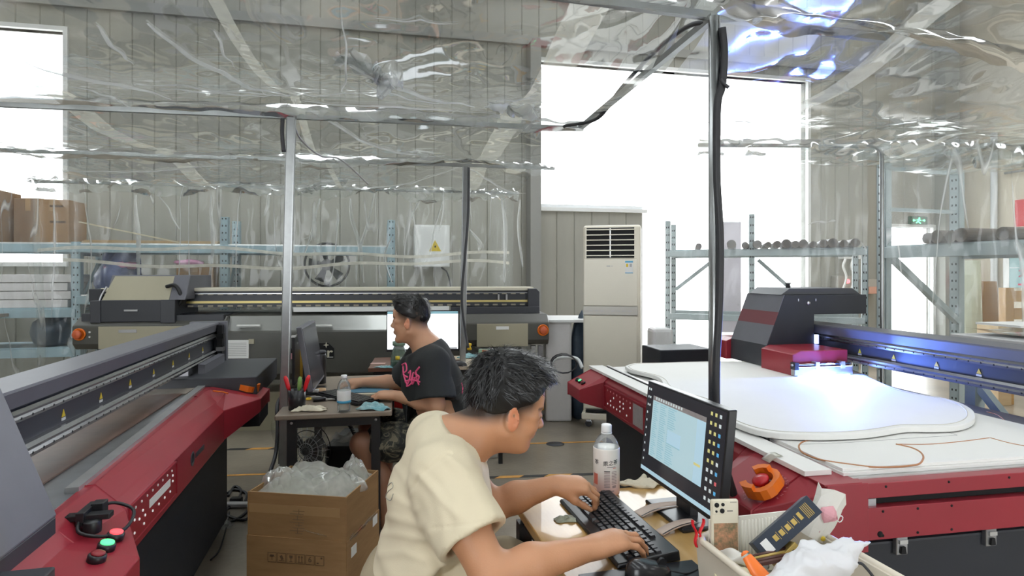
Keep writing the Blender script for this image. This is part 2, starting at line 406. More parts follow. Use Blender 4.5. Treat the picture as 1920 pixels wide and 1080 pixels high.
# ---------------------------------------------------------------- plastic tent
TA = 10.5
TZ = 2.25
film_roof = film_mat('film_roof', haze=.22, gloss=.42, rough=.06, streak=(1,1.2,1), hscale=1.3, hmin=.02, crease=.5, cscale=1.3)
film_wall = film_mat('film_wall', haze=.36, gloss=.6, rough=.05, streak=(3.4,3.4,.42), hscale=1.2, hmin=.07, crease=.7, cscale=1.0, bscale=2.2, bstr=.6, cwid=.016, cthr=.40)
film_edge = film_mat('film_edge', haze=.5, gloss=.9, rough=.08, hscale=4.0, hmin=.16, bstr=.5)
film_small = film_mat('film_small', haze=.6, gloss=.30, rough=.12, hscale=9, hmin=.34, hcol=(.97,.95,.9), crease=0)
film_milky = film_mat('film_milky', haze=.8, gloss=.25, rough=.1, hscale=3, hmin=.45, hcol=(.9,.91,.9), crease=0, bstr=.15)  # whitened so that folds read as bright highlights
film_pet = film_mat('film_pet', haze=.22, gloss=.8, rough=.03, hscale=6, hmin=.10, hcol=(.9,.9,.9), crease=0, bstr=.05)
mat('galv', (.36,.37,.37), .3, .9, var=.15, scale=14)
MATS['tape'] = film_mat('tape', haze=.85, gloss=.5, rough=.25, hcol=(.92,.89,.78), hscale=9, hmin=.58, crease=0)
mat('black_rubber', (.012,.012,.014), .45)
mat('black_plastic', (.018,.018,.02), .38)
mat('dark_cable', (.03,.03,.034), .5)
fr = thing('tent_frame', 'square steel tube frame of the clear plastic tent', 'frame', (-.55,3.25,0), TA)
def sq(mb, p, q, w):
    p, q = Vector(p), Vector(q); d = (q-p).normalized(); a = d.cross(Vector((0,0,1)))
    if a.length < .1: a = Vector((1,0,0))
    a.normalize(); b = d.cross(a); h = w/2
    r = lambda c: [c+a*h+b*h, c-a*h+b*h, c-a*h-b*h, c+a*h-b*h]
    return mb.hull(r(p), r(q))
sq(MB(), (-.60,3.25,0), (-.55,3.25,TZ-.01), .044).build('pole', MATS['galv'], fr, bevel=.005)
sq(MB(), (.46,4.63,0), (.494,4.63,TZ-.01), .044).build('pole', MATS['galv'], fr, bevel=.005)
MB().tube([(1.0,1.80,0),(1.0,1.80,TZ)], .0185, 14).build('pole', MATS['galv'], fr)
for p,q in (((-3.6,3.35,TZ-.012),(1.02,3.29,TZ-.012)), ((-3.4,4.63,TZ+.0),(1.2,4.63,TZ+.0)), ((.35,1.78,TZ+.02),(3.3,2.05,TZ+.02)), ((1.0,1.8,TZ),(1.0,3.3,TZ-.01)), ((-3.3,6.15,TZ),(1.2,6.15,TZ))):
    sq(MB(), p, q, .024).build('crossbar', MATS['galv'], fr)
MB().tube(catmull([(1.9,3.62,TZ),(2.95,3.47,TZ),(3.08,3.455,TZ-.01),(3.11,3.45,TZ-.06),(3.11,3.45,TZ-.2),(3.11,3.45,.02)], 6), .013, 10).build('bent_pipe', MATS['galv'], fr)
PT = [(-.55,3.25),(.494,4.63),(1.0,1.8),(1.0,3.3)]
n1, n2, n3, n4 = Noise(3), Noise(4), Noise(5), Noise(11)
def roof_z(x, y):
    z = .022*n1((x*.30,y*.45,0)) + .010*n2((x*1.1,y*.9,1)) + .0045*n3((x*3.2,y*2.2,2)) + .002*n4((x*8,y*6,0))
    for bx in (1.8,3.3,4.63,6.15):                         # held up over the bars, sagging between
        pass
    bars = [.6,1.8,3.3,4.63,6.15]
    for a,b in zip(bars[:-1],bars[1:]):
        if a <= y <= b: t = (y-a)/(b-a); z -= .085*math.sin(math.pi*t)**1.3
    for px,py in PT:                                       # radiating pleats above the pole heads
        d = math.hypot(x-px,y-py); th = math.atan2(y-py,x-px)
        z += .030*math.exp(-d/.55) + .014*math.exp(-((d-.35)/.4)**2)*abs(math.sin(3.5*th+px*3))
    return z
def sheet(x0,x1,y0,y1,nu,nv,zb=TZ+.02,fn=roof_z):
    mb = MB(); return mb.grid(lambda a,b: (x0+(x1-x0)*a, y0+(y1-y0)*b, zb+fn(x0+(x1-x0)*a, y0+(y1-y0)*b)), nu, nv)
cn = thing('plastic_canopy', 'clear plastic film stretched as a roof over the work desks', 'plastic film', (-.55,3.25,TZ), TA)
sheet(-3.7,1.05,1.1,6.2,190,200).build('film_sheet', film_roof, cn)
# parcel-tape seams running away along the film
def ribbon(mb, pts, w, side=None, zoff=.004):
    P = [Vector(p) for p in pts]; vs = []
    for i,p in enumerate(P):
        t = (P[min(i+1,len(P)-1)]-P[max(i-1,0)]).normalized(); s = side if side is not None else t.cross(Vector((0,0,1))).normalized()
        vs += [p+s*w/2+Vector((0,0,zoff)), p-s*w/2+Vector((0,0,zoff))]
    return mb.add(vs, [[2*i,2*i+1,2*i+3,2*i+2] for i in range(len(P)-1)], True)
for x,w,dx in ((-1.62,.12,0),(-.545,.045,0),(.62,.14,0),(-2.5,.05,0)):
    ribbon(MB(), [(x+dx*t, y, TZ+.022+roof_z(x,y)) for t,y in [(i/90, 1.15+5.0*i/90) for i in range(91)]], w).build('tape_seam', MATS['tape'], cn)
q = PX(577,70,2.9); lx,ly,_ = loc2(q,TA)
MB().grid(lambda a,b: (lx-.03+.085*a, ly-.04+.11*b, TZ+.018+roof_z(lx-.03+.085*a, ly-.04+.11*b)), 6, 6).build('tape_patch', MATS['tape'], cn)
def hem(pts, drop, seed, name, m, parent, nu=120, nv=8, amp=.02, bulge=.03):
    nn = Noise(seed); P = catmull(pts, 12)
    def fn(a,b):
        i = a*(len(P)-1); k = min(int(i), len(P)-2); p = P[k].lerp(P[k+1], i-k)
        f = nn((p.x*2.2,p.y*2.2,b*.4)); f2 = nn((p.x*6,p.y*6,b*1.3+9))
        dd = drop*(1+.35*nn((p.x*.8,p.y*.8,5)))
        return (p.x+.3*bulge*f*math.sin(b*3.1), p.y-(bulge*math.sin(b*3.14)+amp*f*b+.3*amp*f2*b), p.z-dd*b+.3*amp*f2)
    return MB().grid(fn, nu, nv).build(name, m, parent)
hem([(-3.6,3.31,TZ+.02),(-1.2,3.27,TZ+.03),(-.5,3.22,TZ+.03),(.3,3.24,TZ+.03),(1.05,3.26,TZ+.02)], .05, 21, 'gathered_hem', film_edge, cn)
hem([(-3.4,4.6,TZ+.03),(-1.5,4.58,TZ+.02),(.4,4.58,TZ+.04),(1.2,4.6,TZ+.02)], .06, 22, 'gathered_hem', film_edge, cn)
hem([(-3.3,6.12,TZ+.03),(-1.5,6.10,TZ+.03),(.2,6.10,TZ+.03),(1.2,6.12,TZ+.03)], .12, 23, 'gathered_hem', film_edge, cn, amp=.05)
# whitened flaps under the roof, standing in for its bright glossy patches
for k,(u,v,Y,l,an) in enumerate(((775,265,4.3,.42,-55),(690,130,2.45,.35,-50),(610,345,5.5,.5,30),(960,205,3.1,.25,-20))):
    c = loc2(PX(u,v,Y),TA); nn = Noise(40+k)
    MB().grid(lambda a,b: (c[0]+(a-.5)*l*math.cos(R(an))+.03*nn((a*2,b*2,0)), c[1]+(b-.5)*.12+.05*nn((a*3,b*2,3)), min(c[2]+(a-.5)*l*math.sin(R(an))*.5+.025*nn((a*4,b*3,7)), TZ+.03)), 24, 12).build('glossy_patch', film_milky, cn)
# sharp pulled creases in the roof film
def crease_on_roof(lst, parent, w=.016, m=None):
    for (u0,v0,u1,v1,wd) in lst:
        a, b = loc2(G(u0,v0,TZ+.02), TA), loc2(G(u1,v1,TZ+.02), TA); n = 24; nn = Noise(int(u0+v1))
        P = []
        for i in range(n+1):
            t = i/n; x, y = a[0]+(b[0]-a[0])*t, a[1]+(b[1]-a[1])*t; e = math.sin(math.pi*t); P.append((x+.012*nn((t*2,0,0))*e, y+.012*nn((0,t*2,3))*e, TZ+.016+roof_z(x,y)))
        d = Vector(P[-1])-Vector(P[0]); s = d.cross(Vector((0,0,1))).normalized(); vs = []
        for i,p in enumerate(P):
            ww = wd*(.25+.75*math.sin(math.pi*(i/n)**.8)); p = Vector(p); vs += [p-s*ww/2, p-Vector((0,0,.35*ww)), p+s*ww/2]
        MB().add(vs, [[3*i+k,3*i+k+1,3*i+k+4,3*i+k+3] for i in range(n) for k in (0,1)], True).build('crease', m or film_milky, parent)
crease_on_roof([(275,2,540,203,.03),(5,38,320,190,.035),(545,206,255,140,.02),(655,95,890,212,.03),(660,120,860,208,.015),(560,215,830,300,.025),(180,5,250,75,.015),(640,5,648,190,.008),(250,205,130,150,.02),(870,310,985,345,.02),(560,212,930,228,.02),(300,165,530,205,.02),(540,205,700,150,.015),(130,300,480,306,.02),(620,350,870,312,.02),(700,25,860,40,.01),(420,110,500,190,.012),(930,188,1010,150,.015),(400,25,440,95,.01)], cn)
# right-hand sheet over the printer
def roof_r(x,y): return roof_z(x+7,y*1.1)*1.2 - .02*(x-1)*0 + .05*math.exp(-((y-1.8)/.3)**2)
c2 = thing('plastic_canopy', 'clear plastic film roof above the white-boarded red printer', 'plastic film', (2.4,2.6,TZ), TA)
sheet(1.02,4.3,.75,3.7,120,120,TZ+.0,roof_r).build('film_sheet', film_roof, c2)
for x,w in ((1.75,.10),(3.2,.06)):
    ribbon(MB(), [(x, y, TZ+.004+roof_r(x,y)) for y in [.8+2.85*i/60 for i in range(61)]], w).build('tape_seam', MATS['tape'], c2)
hem([(.4,1.76,TZ+.06),(1.0,1.76,TZ+.05),(2.0,1.85,TZ+.03),(3.3,2.02,TZ-.01)], .07, 24, 'gathered_hem', film_edge, c2, bulge=.015)
hem([(1.9,3.62,TZ+.03),(3.1,3.45,TZ+.05),(4.2,3.3,TZ+.02)], .10, 25, 'gathered_hem', film_edge, c2, amp=.03)
# hanging curtains of film
def curtain(name, label, p, q, z0, z1, seed, m=None, nu=110, nv=40, amp=.05, fold=2.6, gather=None):
    p, q = Vector((*p,0)), Vector((*q,0)); d = (q-p); L = d.length; d.normalize(); n = Vector((d.y,-d.x,0)); a1, a2 = Noise(seed), Noise(seed+1)
    c = (p+q)/2; base = (c.x, c.y, z0)
    def fn(a,b):
        s = a*L; z = z0+(z1-z0)*b
        o = amp*a1((s*fold*.35, z*.22, 0)) + amp*.35*a2((s*fold*1.4+.25*z, z*.5, 2)) + amp*.1*a2((s*7, z*3, 5))
        w = p+d*s+n*o; return (w.x, w.y, z+.01*a1((s*2,z,9)))
    return one(MB().grid(fn, nu, nv), name, m or film_wall, label, 'plastic film', base, TA)
back_curtain = curtain('film_curtain', 'clear plastic curtain hanging behind the long dark printer', (-3.25,6.15), (1.15,6.15), .02, TZ+.02, 60, nu=170, nv=60)
curtain('film_curtain', 'clear plastic curtain along the left storage shelves', (-3.3,1.9), (-3.25,6.1), .55, TZ+.02, 64, nu=120, nv=40)
curtain('film_curtain', 'clear plastic curtain in front of the tall grey rack at right', (3.14,3.44), (5.4,2.6), .75, TZ+.02, 68, nu=100, nv=40)
curtain('film_curtain', 'clear plastic curtain between the air conditioner and the bent pipe', (1.75,3.95), (3.05,3.5), .9, TZ+.02, 72, nu=60, nv=30, m=film_mat('film_bloom', haze=.30, gloss=.5, hmin=.12))  # extra milkiness stands in for bloom from the bright opening
for k,zz in enumerate((1.62,1.5)):
    o = MB(); ribbon(o, [(-3.2+4.3*i/60, 6.09+.01*math.sin(i), zz+.03*math.sin(i*.11+k*2)+.015*math.sin(i*.37)) for i in range(61)], .03, side=Vector((0,.2,1)))
    one(o, 'clear_tape', MATS['tape'], ['upper clear tape strip across the back plastic curtain','lower clear tape strip across the back plastic curtain'][k], 'tape', (-1,6.09,zz), TA)
# milky ribbons painting highlight streaks along the back curtain's creases
for k,(pts,wd) in enumerate((([(631,392),(633,420),(630,446)],.03),([(700,362),(690,420),(672,470),(668,525)],.035),([(655,372),(662,420),(676,470),(680,530)],.045),([(600,372),(585,430),(570,480)],.03),([(505,360),(500,385),(497,405)],.035),([(940,372),(948,430),(945,530)],.04),([(975,375),(972,430),(980,500)],.03),([(790,365),(775,400),(760,430)],.03),([(880,430),(900,455),(898,470)],.045),([(395,365),(397,440),(392,540)],.04),([(255,365),(256,440),(262,530)],.05),([(735,445),(720,480),(735,530)],.025),([(300,370),(320,400),(335,430)],.018),([(560,450),(585,445),(610,455)],.015),([(830,375),(815,430),(805,480)],.02))):
    P = [PX(p.x,p.y,6.13) for p in catmull([(u,v,0) for u,v in pts],8)]; P = [Vector((p[0], p[1]+.02*math.sin(i*.5+k), p[2])) for i,p in enumerate(P)]; n = len(P)-1; vs = []
    for i,p in enumerate(P):
        w_ = wd*(.3+.7*math.sin(math.pi*(i+.5)/(n+1))); vs += [p+Vector((-w_/2,.01,0)), p+Vector((0,-.015,0)), p+Vector((w_/2,.01,0))]
    c0 = min(P, key=lambda p: p.z); o = MB().add([tuple(v) for v in vs], [[3*i+q,3*i+q+1,3*i+q+4,3*i+q+3] for i in range(n) for q in (0,1)], True).build('curtain_highlight', film_milky, None)
    o.parent = back_curtain; o.matrix_parent_inverse = (Matrix.Translation(back_curtain.location) @ Matrix.Rotation(R(TA),4,'Z')).inverted()
p0, p1_ = PX(148,416,6.0), PX(338,455,6.0)
one(sq(MB(), p0, p1_, .012), 'wood_batten', mat('batten', (.72,.64,.45), .6), 'thin pale wood batten leaning across the back curtain corner', 'batten', tuple(p1_))
# cables
def cable(pts, r, label, name='cable', m='dark_cable', n=8, seg=8, cat='cable', smooth=True):
    P = catmull(pts, n) if smooth else [Vector(p) for p in pts]; b = min(P, key=lambda p: p.z)
    return one(MB().tube(P, r, seg), name, MATS[m], label, cat, tuple(b))
def W(x,y,z): return glo2((x,y,z), TA)
cable([W(.95,3.3,TZ+.0), PX(1060,236,3.3), PX(1120,222,3.1), PX(1165,165,2.8), PX(1230,95,2.4), PX(1290,50,2.1), W(1.0,1.83,TZ-.005)], .009, 'grey cable sagging from the tent bar up to the pole')
cable([PX(1354,52,1.93), PX(1358,100,1.94), PX(1354,160,1.93), PX(1345,200,1.93), PX(1344,330,1.925), PX(1350,440,1.925), PX(1349,560,1.925), PX(1343,690,1.93), PX(1345,790,1.93), PX(1362,880,1.93), PX(1385,960,1.95), PX(1400,1060,1.96)], .0125, 'thick black cable bundle taped down the round pole', n=6)
cable([PX(1352,150,1.925), PX(1358,158,1.915), PX(1366,164,1.91)], [.006]*17, 'small black cable-tie tail sticking out high on the pole')
cable([PX(530,222,3.05), PX(529,250,3.05), PX(532,285,3.06)], .010, 'short black cable end hanging beside the left pole top')
cable([PX(553,240,3.1), PX(565,262,3.2), PX(600,292,3.3), PX(640,300,3.5), PX(690,345,3.9)], .005, 'thin pale wire drooping from the left pole', m='pipe_grey')
cable([PX(879,314,4.55), PX(878,400,4.55), PX(872,480,4.55), PX(866,560,4.55), PX(872,620,4.55), PX(878,652,4.52)], .010, 'black cable hanging down the middle pole')
# ================================================================ the printers
mat('red_paint', (.35,.026,.042), .36, var=.12, scale=3, coat=.15)
mat('red_dark', (.30,.022,.03), .4)
mat('machine_grey', (.155,.155,.18), .42, var=.12, scale=4)
mat('machine_dark', (.05,.052,.062), .45, var=.1, scale=4)
mat('base_black', (.022,.025,.034), .5, var=.2, scale=3)
mat('steel', (.52,.52,.54), .3, .9, var=.15, scale=9)
mat('rail_steel', (.45,.45,.47), .24, .95)
mat('alu', (.68,.68,.67), .38, .8, var=.12, scale=10)
mat('yellow_tri', (.75,.55,.04), .5)
mat('white_label', (.82,.82,.80), .5)
mat('orange_plastic', (.85,.19,.015), .35)
mat('red_button', (.60,.02,.03), .35)
mat('lit_red', (.8,.05,.06), .35, emit=(1,.12,.14), estr=.8)
mat('lit_green', (.05,.7,.15), .35, emit=(.1,1,.3), estr=1.2)
mat('pink_label', (.62,.30,.32), .5)
mat('led_white', (.8,.8,.8), .4, emit=(1,1,1), estr=.25)
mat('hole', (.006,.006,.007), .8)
mat('table_metal', (.50,.52,.54), .3, .75, var=.2, scale=7)
mat('white_board', (.86,.85,.82), .62, var=.03, scale=2)
mat('board_edge', (.66,.63,.55), .7)
mat('burn_line', (.50,.24,.12), .8)
mat('pencil', (.45,.44,.44), .8)
mat('olive_panel', (.41,.375,.27), .42, var=.08, scale=2)
mat('rear_dark', (.085,.083,.072), .38, var=.1, scale=3)
mat('rear_black', (.035,.037,.045), .42)
mat('gold_strip', (.62,.50,.20), .4, .5)
mat('beige_strip', (.66,.62,.50), .45)

def safety_stop(parent, c, M, s=1.0, guard=True):
    """mushroom stop button, with the orange lock-out guard clipped over it"""
    b = MB(); b.lathe([(.0,.0),(.024*s,0),(.024*s,.012*s),(.014*s,.013*s),(.014*s,.028*s),(.026*s,.03*s),(.027*s,.038*s),(.020*s,.044*s),(0,.046*s)], c, 18, M)
    o = b.build('stop_button', MATS['red_button'], parent)
    if guard:
        g = MB(); n = 15; inn, out = [], []
        for i in range(n):
            th = R(-52 + 284*i/(n-1)); rr = .040*s
            inn.append((rr*math.cos(th), rr*math.sin(th)))
            k = 1.0 + .12*abs(math.sin(2*th)); out.append((.0555*s*k*math.cos(th), .0555*s*k*math.sin(th)))
        for i in range(n-1):
            q = []
            zt = .050*s if (i < 3 or i > n-5) else .036*s
            for z in (.004*s, zt):
                q.append([Vector((*inn[i],z)), Vector((*out[i],z)), Vector((*out[i+1],z)), Vector((*inn[i+1],z))])
            g.hull([Vector(c)+M@p for p in q[0]], [Vector(c)+M@p for p in q[1]])
        g.build('lockout_guard', MATS['orange_plastic'], o)
    return o
def slope_frame(ax, nz):              # local frame whose z is the outward normal of a sloping face
    z = Vector(nz).normalized(); x = (Vector(ax)-z*z.dot(Vector(ax))).normalized(); y = z.cross(x); return Matrix((x,y,z)).transposed()

def warning_tri(parent, x, y, z, nx):
    """yellow triangle with a white tag below, standing on the beam face; face normal is +-x"""
    MB().prism([(y-.012,z),(y+.012,z),(y,z+.024)], 'x', x, x+nx*.0015).build('warning_triangle', MATS['yellow_tri'], parent)
    MB().box((x,y-.013,z-.012),(x+nx*.0015,y+.013,z-.003)).build('warning_tag', MATS['white_label'], parent)

def flatbed_beam(parent, xf, xb, y0, y1, z0, z1, nx, tri):
    """gantry beam along y: cover, two linear rails with bolt holes, dark web, warning stickers"""
    s = nx; h = z1-z0
    web = MB().box((xb,y0,z0+.02),(xf-s*.02,y1,z1-.03)).build('beam', MATS['machine_dark'], parent)
    MB().prism([(xb,z1-.03),(xb,z1),(xf+s*.01,z1),(xf+s*.012,z1-.008),(xf,z1-.055),(xf-s*.03,z1-.055)], 'y', y0, y1).build('beam_cover', MATS['machine_grey'], parent)
    for zc,hh in ((z0+h*.62,.036),(z0+.022,.044)):
        rl = MB().prism([(xf-s*.03,zc-hh/2),(xf,zc-hh/2),(xf+s*.006,zc-hh*.2),(xf+s*.002,zc),(xf+s*.008,zc+hh*.25),(xf,zc+hh/2),(xf-s*.03,zc+hh/2)], 'y', y0, y1).build('linear_rail', MATS['rail_steel'], parent)
        b = MB(); y = y0+.05
        while y < y1-.02:
            b.lathe([(.0038,0),(.0038,.0025),(0,.0025)], (xf+s*.0035,y,zc-hh*.22), 8, Matrix.Rotation(R(90)*s,3,'Y')); y += .06
        b.build('bolt_row', MATS['hole'], rl, kind='stuff')
    for y in tri: warning_tri(web, xf-s*.019, y, z0+h*.30, s)
    return web

# ---- left printer (front faces right)
LA = 13.4
lp = thing('flatbed_printer', 'red and grey flatbed printer at left with a brown sheet on its bed', 'printer', (-1.8,2.6,0), LA)
MB().box((-2.9,1.25,.04),(-.77,3.66,.57)).build('base_cabinet', MATS['base_black'], lp, bevel=.01)
MB().hull([(-2.95,1.35,.70),(-.785,1.35,.70),(-.865,3.81,.70),(-2.95,3.81,.70)],[(-2.95,1.35,.795),(-.785,1.35,.795),(-.865,3.81,.795),(-2.95,3.81,.795)]).build('bed', MATS['table_metal'], lp, bevel=.004)
MB().hull([(x,1.72,z) for x,z in [(-.80,.80),(-.775,.80),(-.725,.752),(-.695,.722),(-.695,.57),(-.80,.57)]],[(x,3.75,z) for x,z in [(-.865,.80),(-.84,.80),(-.75,.752),(-.715,.722),(-.715,.57),(-.865,.57)]]).build('front_apron', MATS['red_paint'], lp, bevel=.004)
def nose(parent, prof_in, prof_out, y_end, y_full, y_taper, m, name='apron_nose'):
    """protruding end of the apron: full section between y_end..y_full, tapering back to the apron at y_taper"""
    a = [(x,y_end,z) for x,z in prof_out]; b = [(x,y_full,z) for x,z in prof_out]; c = [(x,y_taper,z) for x,z in prof_in]
    mb = MB(); n = len(a); vs = a+b+c
    fs = [list(range(n)), list(range(3*n-1,2*n-1,-1))] + [[k*n+i,k*n+(i+1)%n,(k+1)*n+(i+1)%n,(k+1)*n+i] for k in (0,1) for i in range(n)]
    return mb.add(vs, fs).build(name, m, parent, bevel=.004)
pin = [(-.865,.80),(-.84,.80),(-.75,.752),(-.715,.722),(-.715,.57),(-.865,.57)]
pin2 = [(-.80,.80),(-.775,.80),(-.725,.752),(-.695,.722),(-.695,.57),(-.80,.57)]
pout = [(-.865,.802),(-.82,.802),(-.74,.784),(-.565,.742),(-.565,.672),(-.74,.585)]
nose(lp, pin, pout, 3.76, 3.48, 3.30, MATS['red_paint'])
pout2 = [(-.80,.802),(-.775,.802),(-.725,.748),(-.556,.712),(-.556,.50),(-.80,.46)]
nose(lp, pin2, pout2, 1.20, 1.68, 1.99, MATS['red_paint'])
SF = slope_frame((0,1,0), (.24,0,.97))
safety_stop(lp, (-.655,3.60,.767), SF @ Matrix.Rotation(R(60),3,'Z'), .95)
for k,(x,y,m,nm) in enumerate(((-.607,1.672,'lit_red','red lit push button'),(-.606,1.612,'lit_green','green lit push button'),(-.605,1.552,'red_dark','unlit dark red push button'))):
    u_, v_ = ((215,1016),(198,1036),(180,1057))[k]; q_ = loc2(G(u_,v_,.722),LA); c = (q_[0], q_[1], .748-(q_[0]+.725)*.213)
    r = MB().lathe([(.0205,0),(.0205,.014),(.0165,.017),(0,.017)], c, 20, SF).build('push_button', MATS['black_plastic'], lp, label=nm)
    MB().lathe([(.0155,.0168),(.0155,.0205),(.009,.0225),(0,.0228)], c, 20, SF).build('button_lens', MATS[m], r)
# control panel sunk into the apron face
cp = MB().box((-.7025,2.03,.60),(-.6965,2.47,.715)).build('control_panel', MATS['red_dark'], lp)
for a,b in (((-.705,2.02,.595),(-.692,2.48,.601)),((-.705,2.02,.714),(-.692,2.48,.720)),((-.705,2.02,.595),(-.692,2.028,.72)),((-.705,2.472,.595),(-.692,2.48,.72))): MB().box(a,b).build('panel_rim', MATS['red_paint'], cp)
MB().box((-.6965,2.19,.652),(-.6945,2.40,.678)).build('display_strip', MATS['white_label'], cp)
for i,(y,z) in enumerate([(2.07+.05*k,.70) for k in range(8)]+[(2.06,.665),(2.10,.652),(2.13,.668),(2.15,.645),(2.06,.625),(2.14,.622),(2.22,.632),(2.28,.632),(2.34,.632),(2.40,.632),(2.43,.66),(2.43,.68)]):
    MB().lathe([(.0045,0),(.0045,.002),(.003,.003),(0,.003)], (-.6965,y,z), 8, Matrix.Rotation(R(90),3,'Y')).build('panel_button', MATS['led_white'] if i > 7 else MATS['white_label'], cp)
lg = MB(); lg.lathe([(.030,0),(.030,.001),(.018,.001),(.018,0)], (-.7045,2.72,.655), 16, Matrix.Rotation(R(90),3,'Y')); lg.box((-.7065,2.765,.645),(-.7035,2.90,.665))
lg.build('logo_print', MATS['machine_dark'], lp)
# metal clip strip along the bed edge and the brown sheet
MB().hull([(-.835,1.95,.795),(-.80,1.95,.795),(-.867,3.79,.795),(-.905,3.79,.795)],[(-.835,1.95,.812),(-.80,1.95,.812),(-.867,3.79,.812),(-.905,3.79,.812)]).build('edge_rail', MATS['alu'], lp)
mat('brown_sheet', (.20,.11,.075), .45, col2=(.11,.06,.045), scale=2.5, bump=.15, bscale=5)
MB().box((-2.3,1.75,.797),(-.93,3.40,.803)).build('brown_sheet', MATS['brown_sheet'], lp)
mat('pale_film', (.42,.36,.30), .25, var=.12, scale=4, bump=.25, bscale=6)
MB().box((-2.3,3.40,.797),(-.91,3.80,.802)).build('pale_sheet', MATS['pale_film'], lp)
MB().box((-2.0,1.36,.797),(-.90,1.74,.801)).build('pale_sheet', MATS['pale_film'], lp)
flatbed_beam(lp, -.955, -1.09, .9, 4.25, .885, 1.10, 1, [1.98+.285*k for k in range(8)])
ep = MB().box((-1.12,4.25,.80),(-.90,4.30,1.105)).build('beam_end_plate', MATS['machine_grey'], lp, bevel=.003)
MB().box((-.945,4.20,.84),(-.915,4.252,1.085)).build('end_bracket', MATS['black_plastic'], ep)
MB().box((-.95,4.19,1.0),(-.905,4.235,1.03)).build('clamp', MATS['hole'], ep); MB().box((-.95,4.19,.92),(-.905,4.235,.945)).build('clamp', MATS['steel'], ep)
MB().prism([(-.935,.80),(-.935,.905),(-.60-.3,.90),(-.60-.3,.80)], 'y', 3.72, 4.2).build('beam_foot', MATS['machine_grey'], lp)
MB().box((-1.15,3.66,.80),(-.97,3.75,.90)).build('foot_plate', MATS['steel'], lp)
MB().box((-1.6,3.56,.72),(-.60,4.32,.85)).build('end_wing', MATS['machine_dark'], lp, bevel=.006)
MB().box((-.76,3.66,.55),(-.60,3.95,.63)).build('cable_duct', MATS['base_black'], lp, bevel=.004)
cg = MB().prism([(-1.32,.70),(-1.32,1.28),(-.925,1.28),(-.873,1.15),(-.750,.82),(-.757,.815),(-.757,.70)], 'y', .7, 1.715).build('carriage_cover', MATS['machine_grey'], lp, bevel=.006)
MB().box((-1.3,.7,.62),(-.752,1.713,.818)).build('carriage_skirt', MATS['machine_dark'], cg, bevel=.003)
MB().box((-.88,1.5,1.185),(-.868,1.56,1.215)).build('vent_label', MATS['white_label'], cg)
MB().box((-.757,1.18,.70),(-.655,1.49,.79)).build('side_box', MATS['machine_dark'], lp, bevel=.004)
cl = MB().box((-.77,1.78,.775),(-.66,1.81,.79)).box((-.735,1.77,.765),(-.715,1.86,.80)).box((-.72,1.82,.77),(-.69,1.855,.805))
cl.lathe([(.022,0),(.022,.03),(.012,.034),(0,.034)], (-.70,1.78,.745), 12).build('latch_bracket', MATS['black_plastic'], lp, bevel=.002)
MB().tube(catmull([(-.715,1.84,.79),(-.68,1.875,.785),(-.63,1.86,.765),(-.625,1.79,.745),(-.66,1.745,.745),(-.715,1.745,.76),(-.73,1.78,.78)],6), .0045, 8).build('loop_cable', MATS['black_rubber'], lp)
MB().tube(catmull([(-.79,3.42,.806),(-.765,3.425,.80),(-.75,3.45,.793),(-.72,3.44,.785)],5), .004, 6).build('orange_mark', MATS['orange_plastic'], lp)

# ---- right printer (front faces left)
PA = 10.5
rp = thing('flatbed_printer', 'red flatbed printer at right with white boards on its bed', 'printer', (1.95,2.65,0), PA)
MB().box((1.30,1.605,.05),(2.62,3.70,.60)).build('base_cabinet', MATS['base_black'], rp, bevel=.008)
MB().box((1.31,1.60,.70),(2.64,3.78,.798)).build('bed', MATS['table_metal'], rp, bevel=.003)
MB().prism([(1.315,.80),(1.235,.80),(1.2,.768),(1.2,.605),(1.315,.605)], 'y', 1.72, 3.72).build('front_apron', MATS['red_paint'], rp, bevel=.004)
qin = [(1.315,.80),(1.235,.80),(1.2,.768),(1.2,.605),(1.315,.605)]
qout = [(1.315,.802),(1.215,.802),(1.055,.722),(1.055,.648),(1.21,.605)]
nose(rp, qin, qout, 3.725, 3.47, 3.44, MATS['red_paint'])
qout2 = [(1.315,.801),(1.215,.801),(1.045,.700),(1.045,.60),(1.21,.56)]
nb = nose(rp, qin, qout2, 1.66, 1.90, 1.98, MATS['red_paint'])
MB().hull([(x,1.66,z) for x,z in qout2], [(x+.0,1.56,z) for x,z in [(1.315,.801),(1.25,.801),(1.21,.776),(1.21,.60),(1.22,.575)]]).build('apron_corner', MATS['red_paint'], rp, bevel=.003)
SR = slope_frame((0,1,0), (-.51,0,.86))
st = safety_stop(rp, (1.118,1.70,.748), SR @ Matrix.Rotation(R(112),3,'Z'), 1.0)
rg = MB()
def arc_txt(t, r, a0, da):
    for i,ch in enumerate(t):
        a = R(a0+da*i); ca, sa = math.cos(a), math.sin(a)
        rg.text(ch, .0125, None, .0003, warp=lambda p: Vector((1.118,1.70,.7475)) + SR @ Vector((r*ca + p.x*(-sa)*1 + p.y*ca, r*sa + p.x*ca + p.y*sa, .0012)))
arc_txt('EMERGENCY', .068, 175, 14); arc_txt('STOP', .068, 30, 14)
rg.build('stop_ring_print', MATS['pink_label'], rp)
SN = slope_frame((0,1,0), (-.45,0,.89))
for y,m,w in ((3.66,'black_plastic',.02),(3.60,'lit_green',.02),(3.545,'red_dark',.018)):
    r = MB().lathe([(.016,0),(.016,.008),(.012,.010),(0,.010)], (1.10,y,.746), 14, SN).build('push_button', MATS['black_plastic'], rp)
    MB().lathe([(.011,.0098),(.011,.014),(0,.015)], (1.10,y,.746), 12, SN).build('button_lens', MATS[m], r)
cp = MB().box((1.192,2.80,.628),(1.2,3.40,.752)).build('control_panel', MATS['red_dark'], rp)
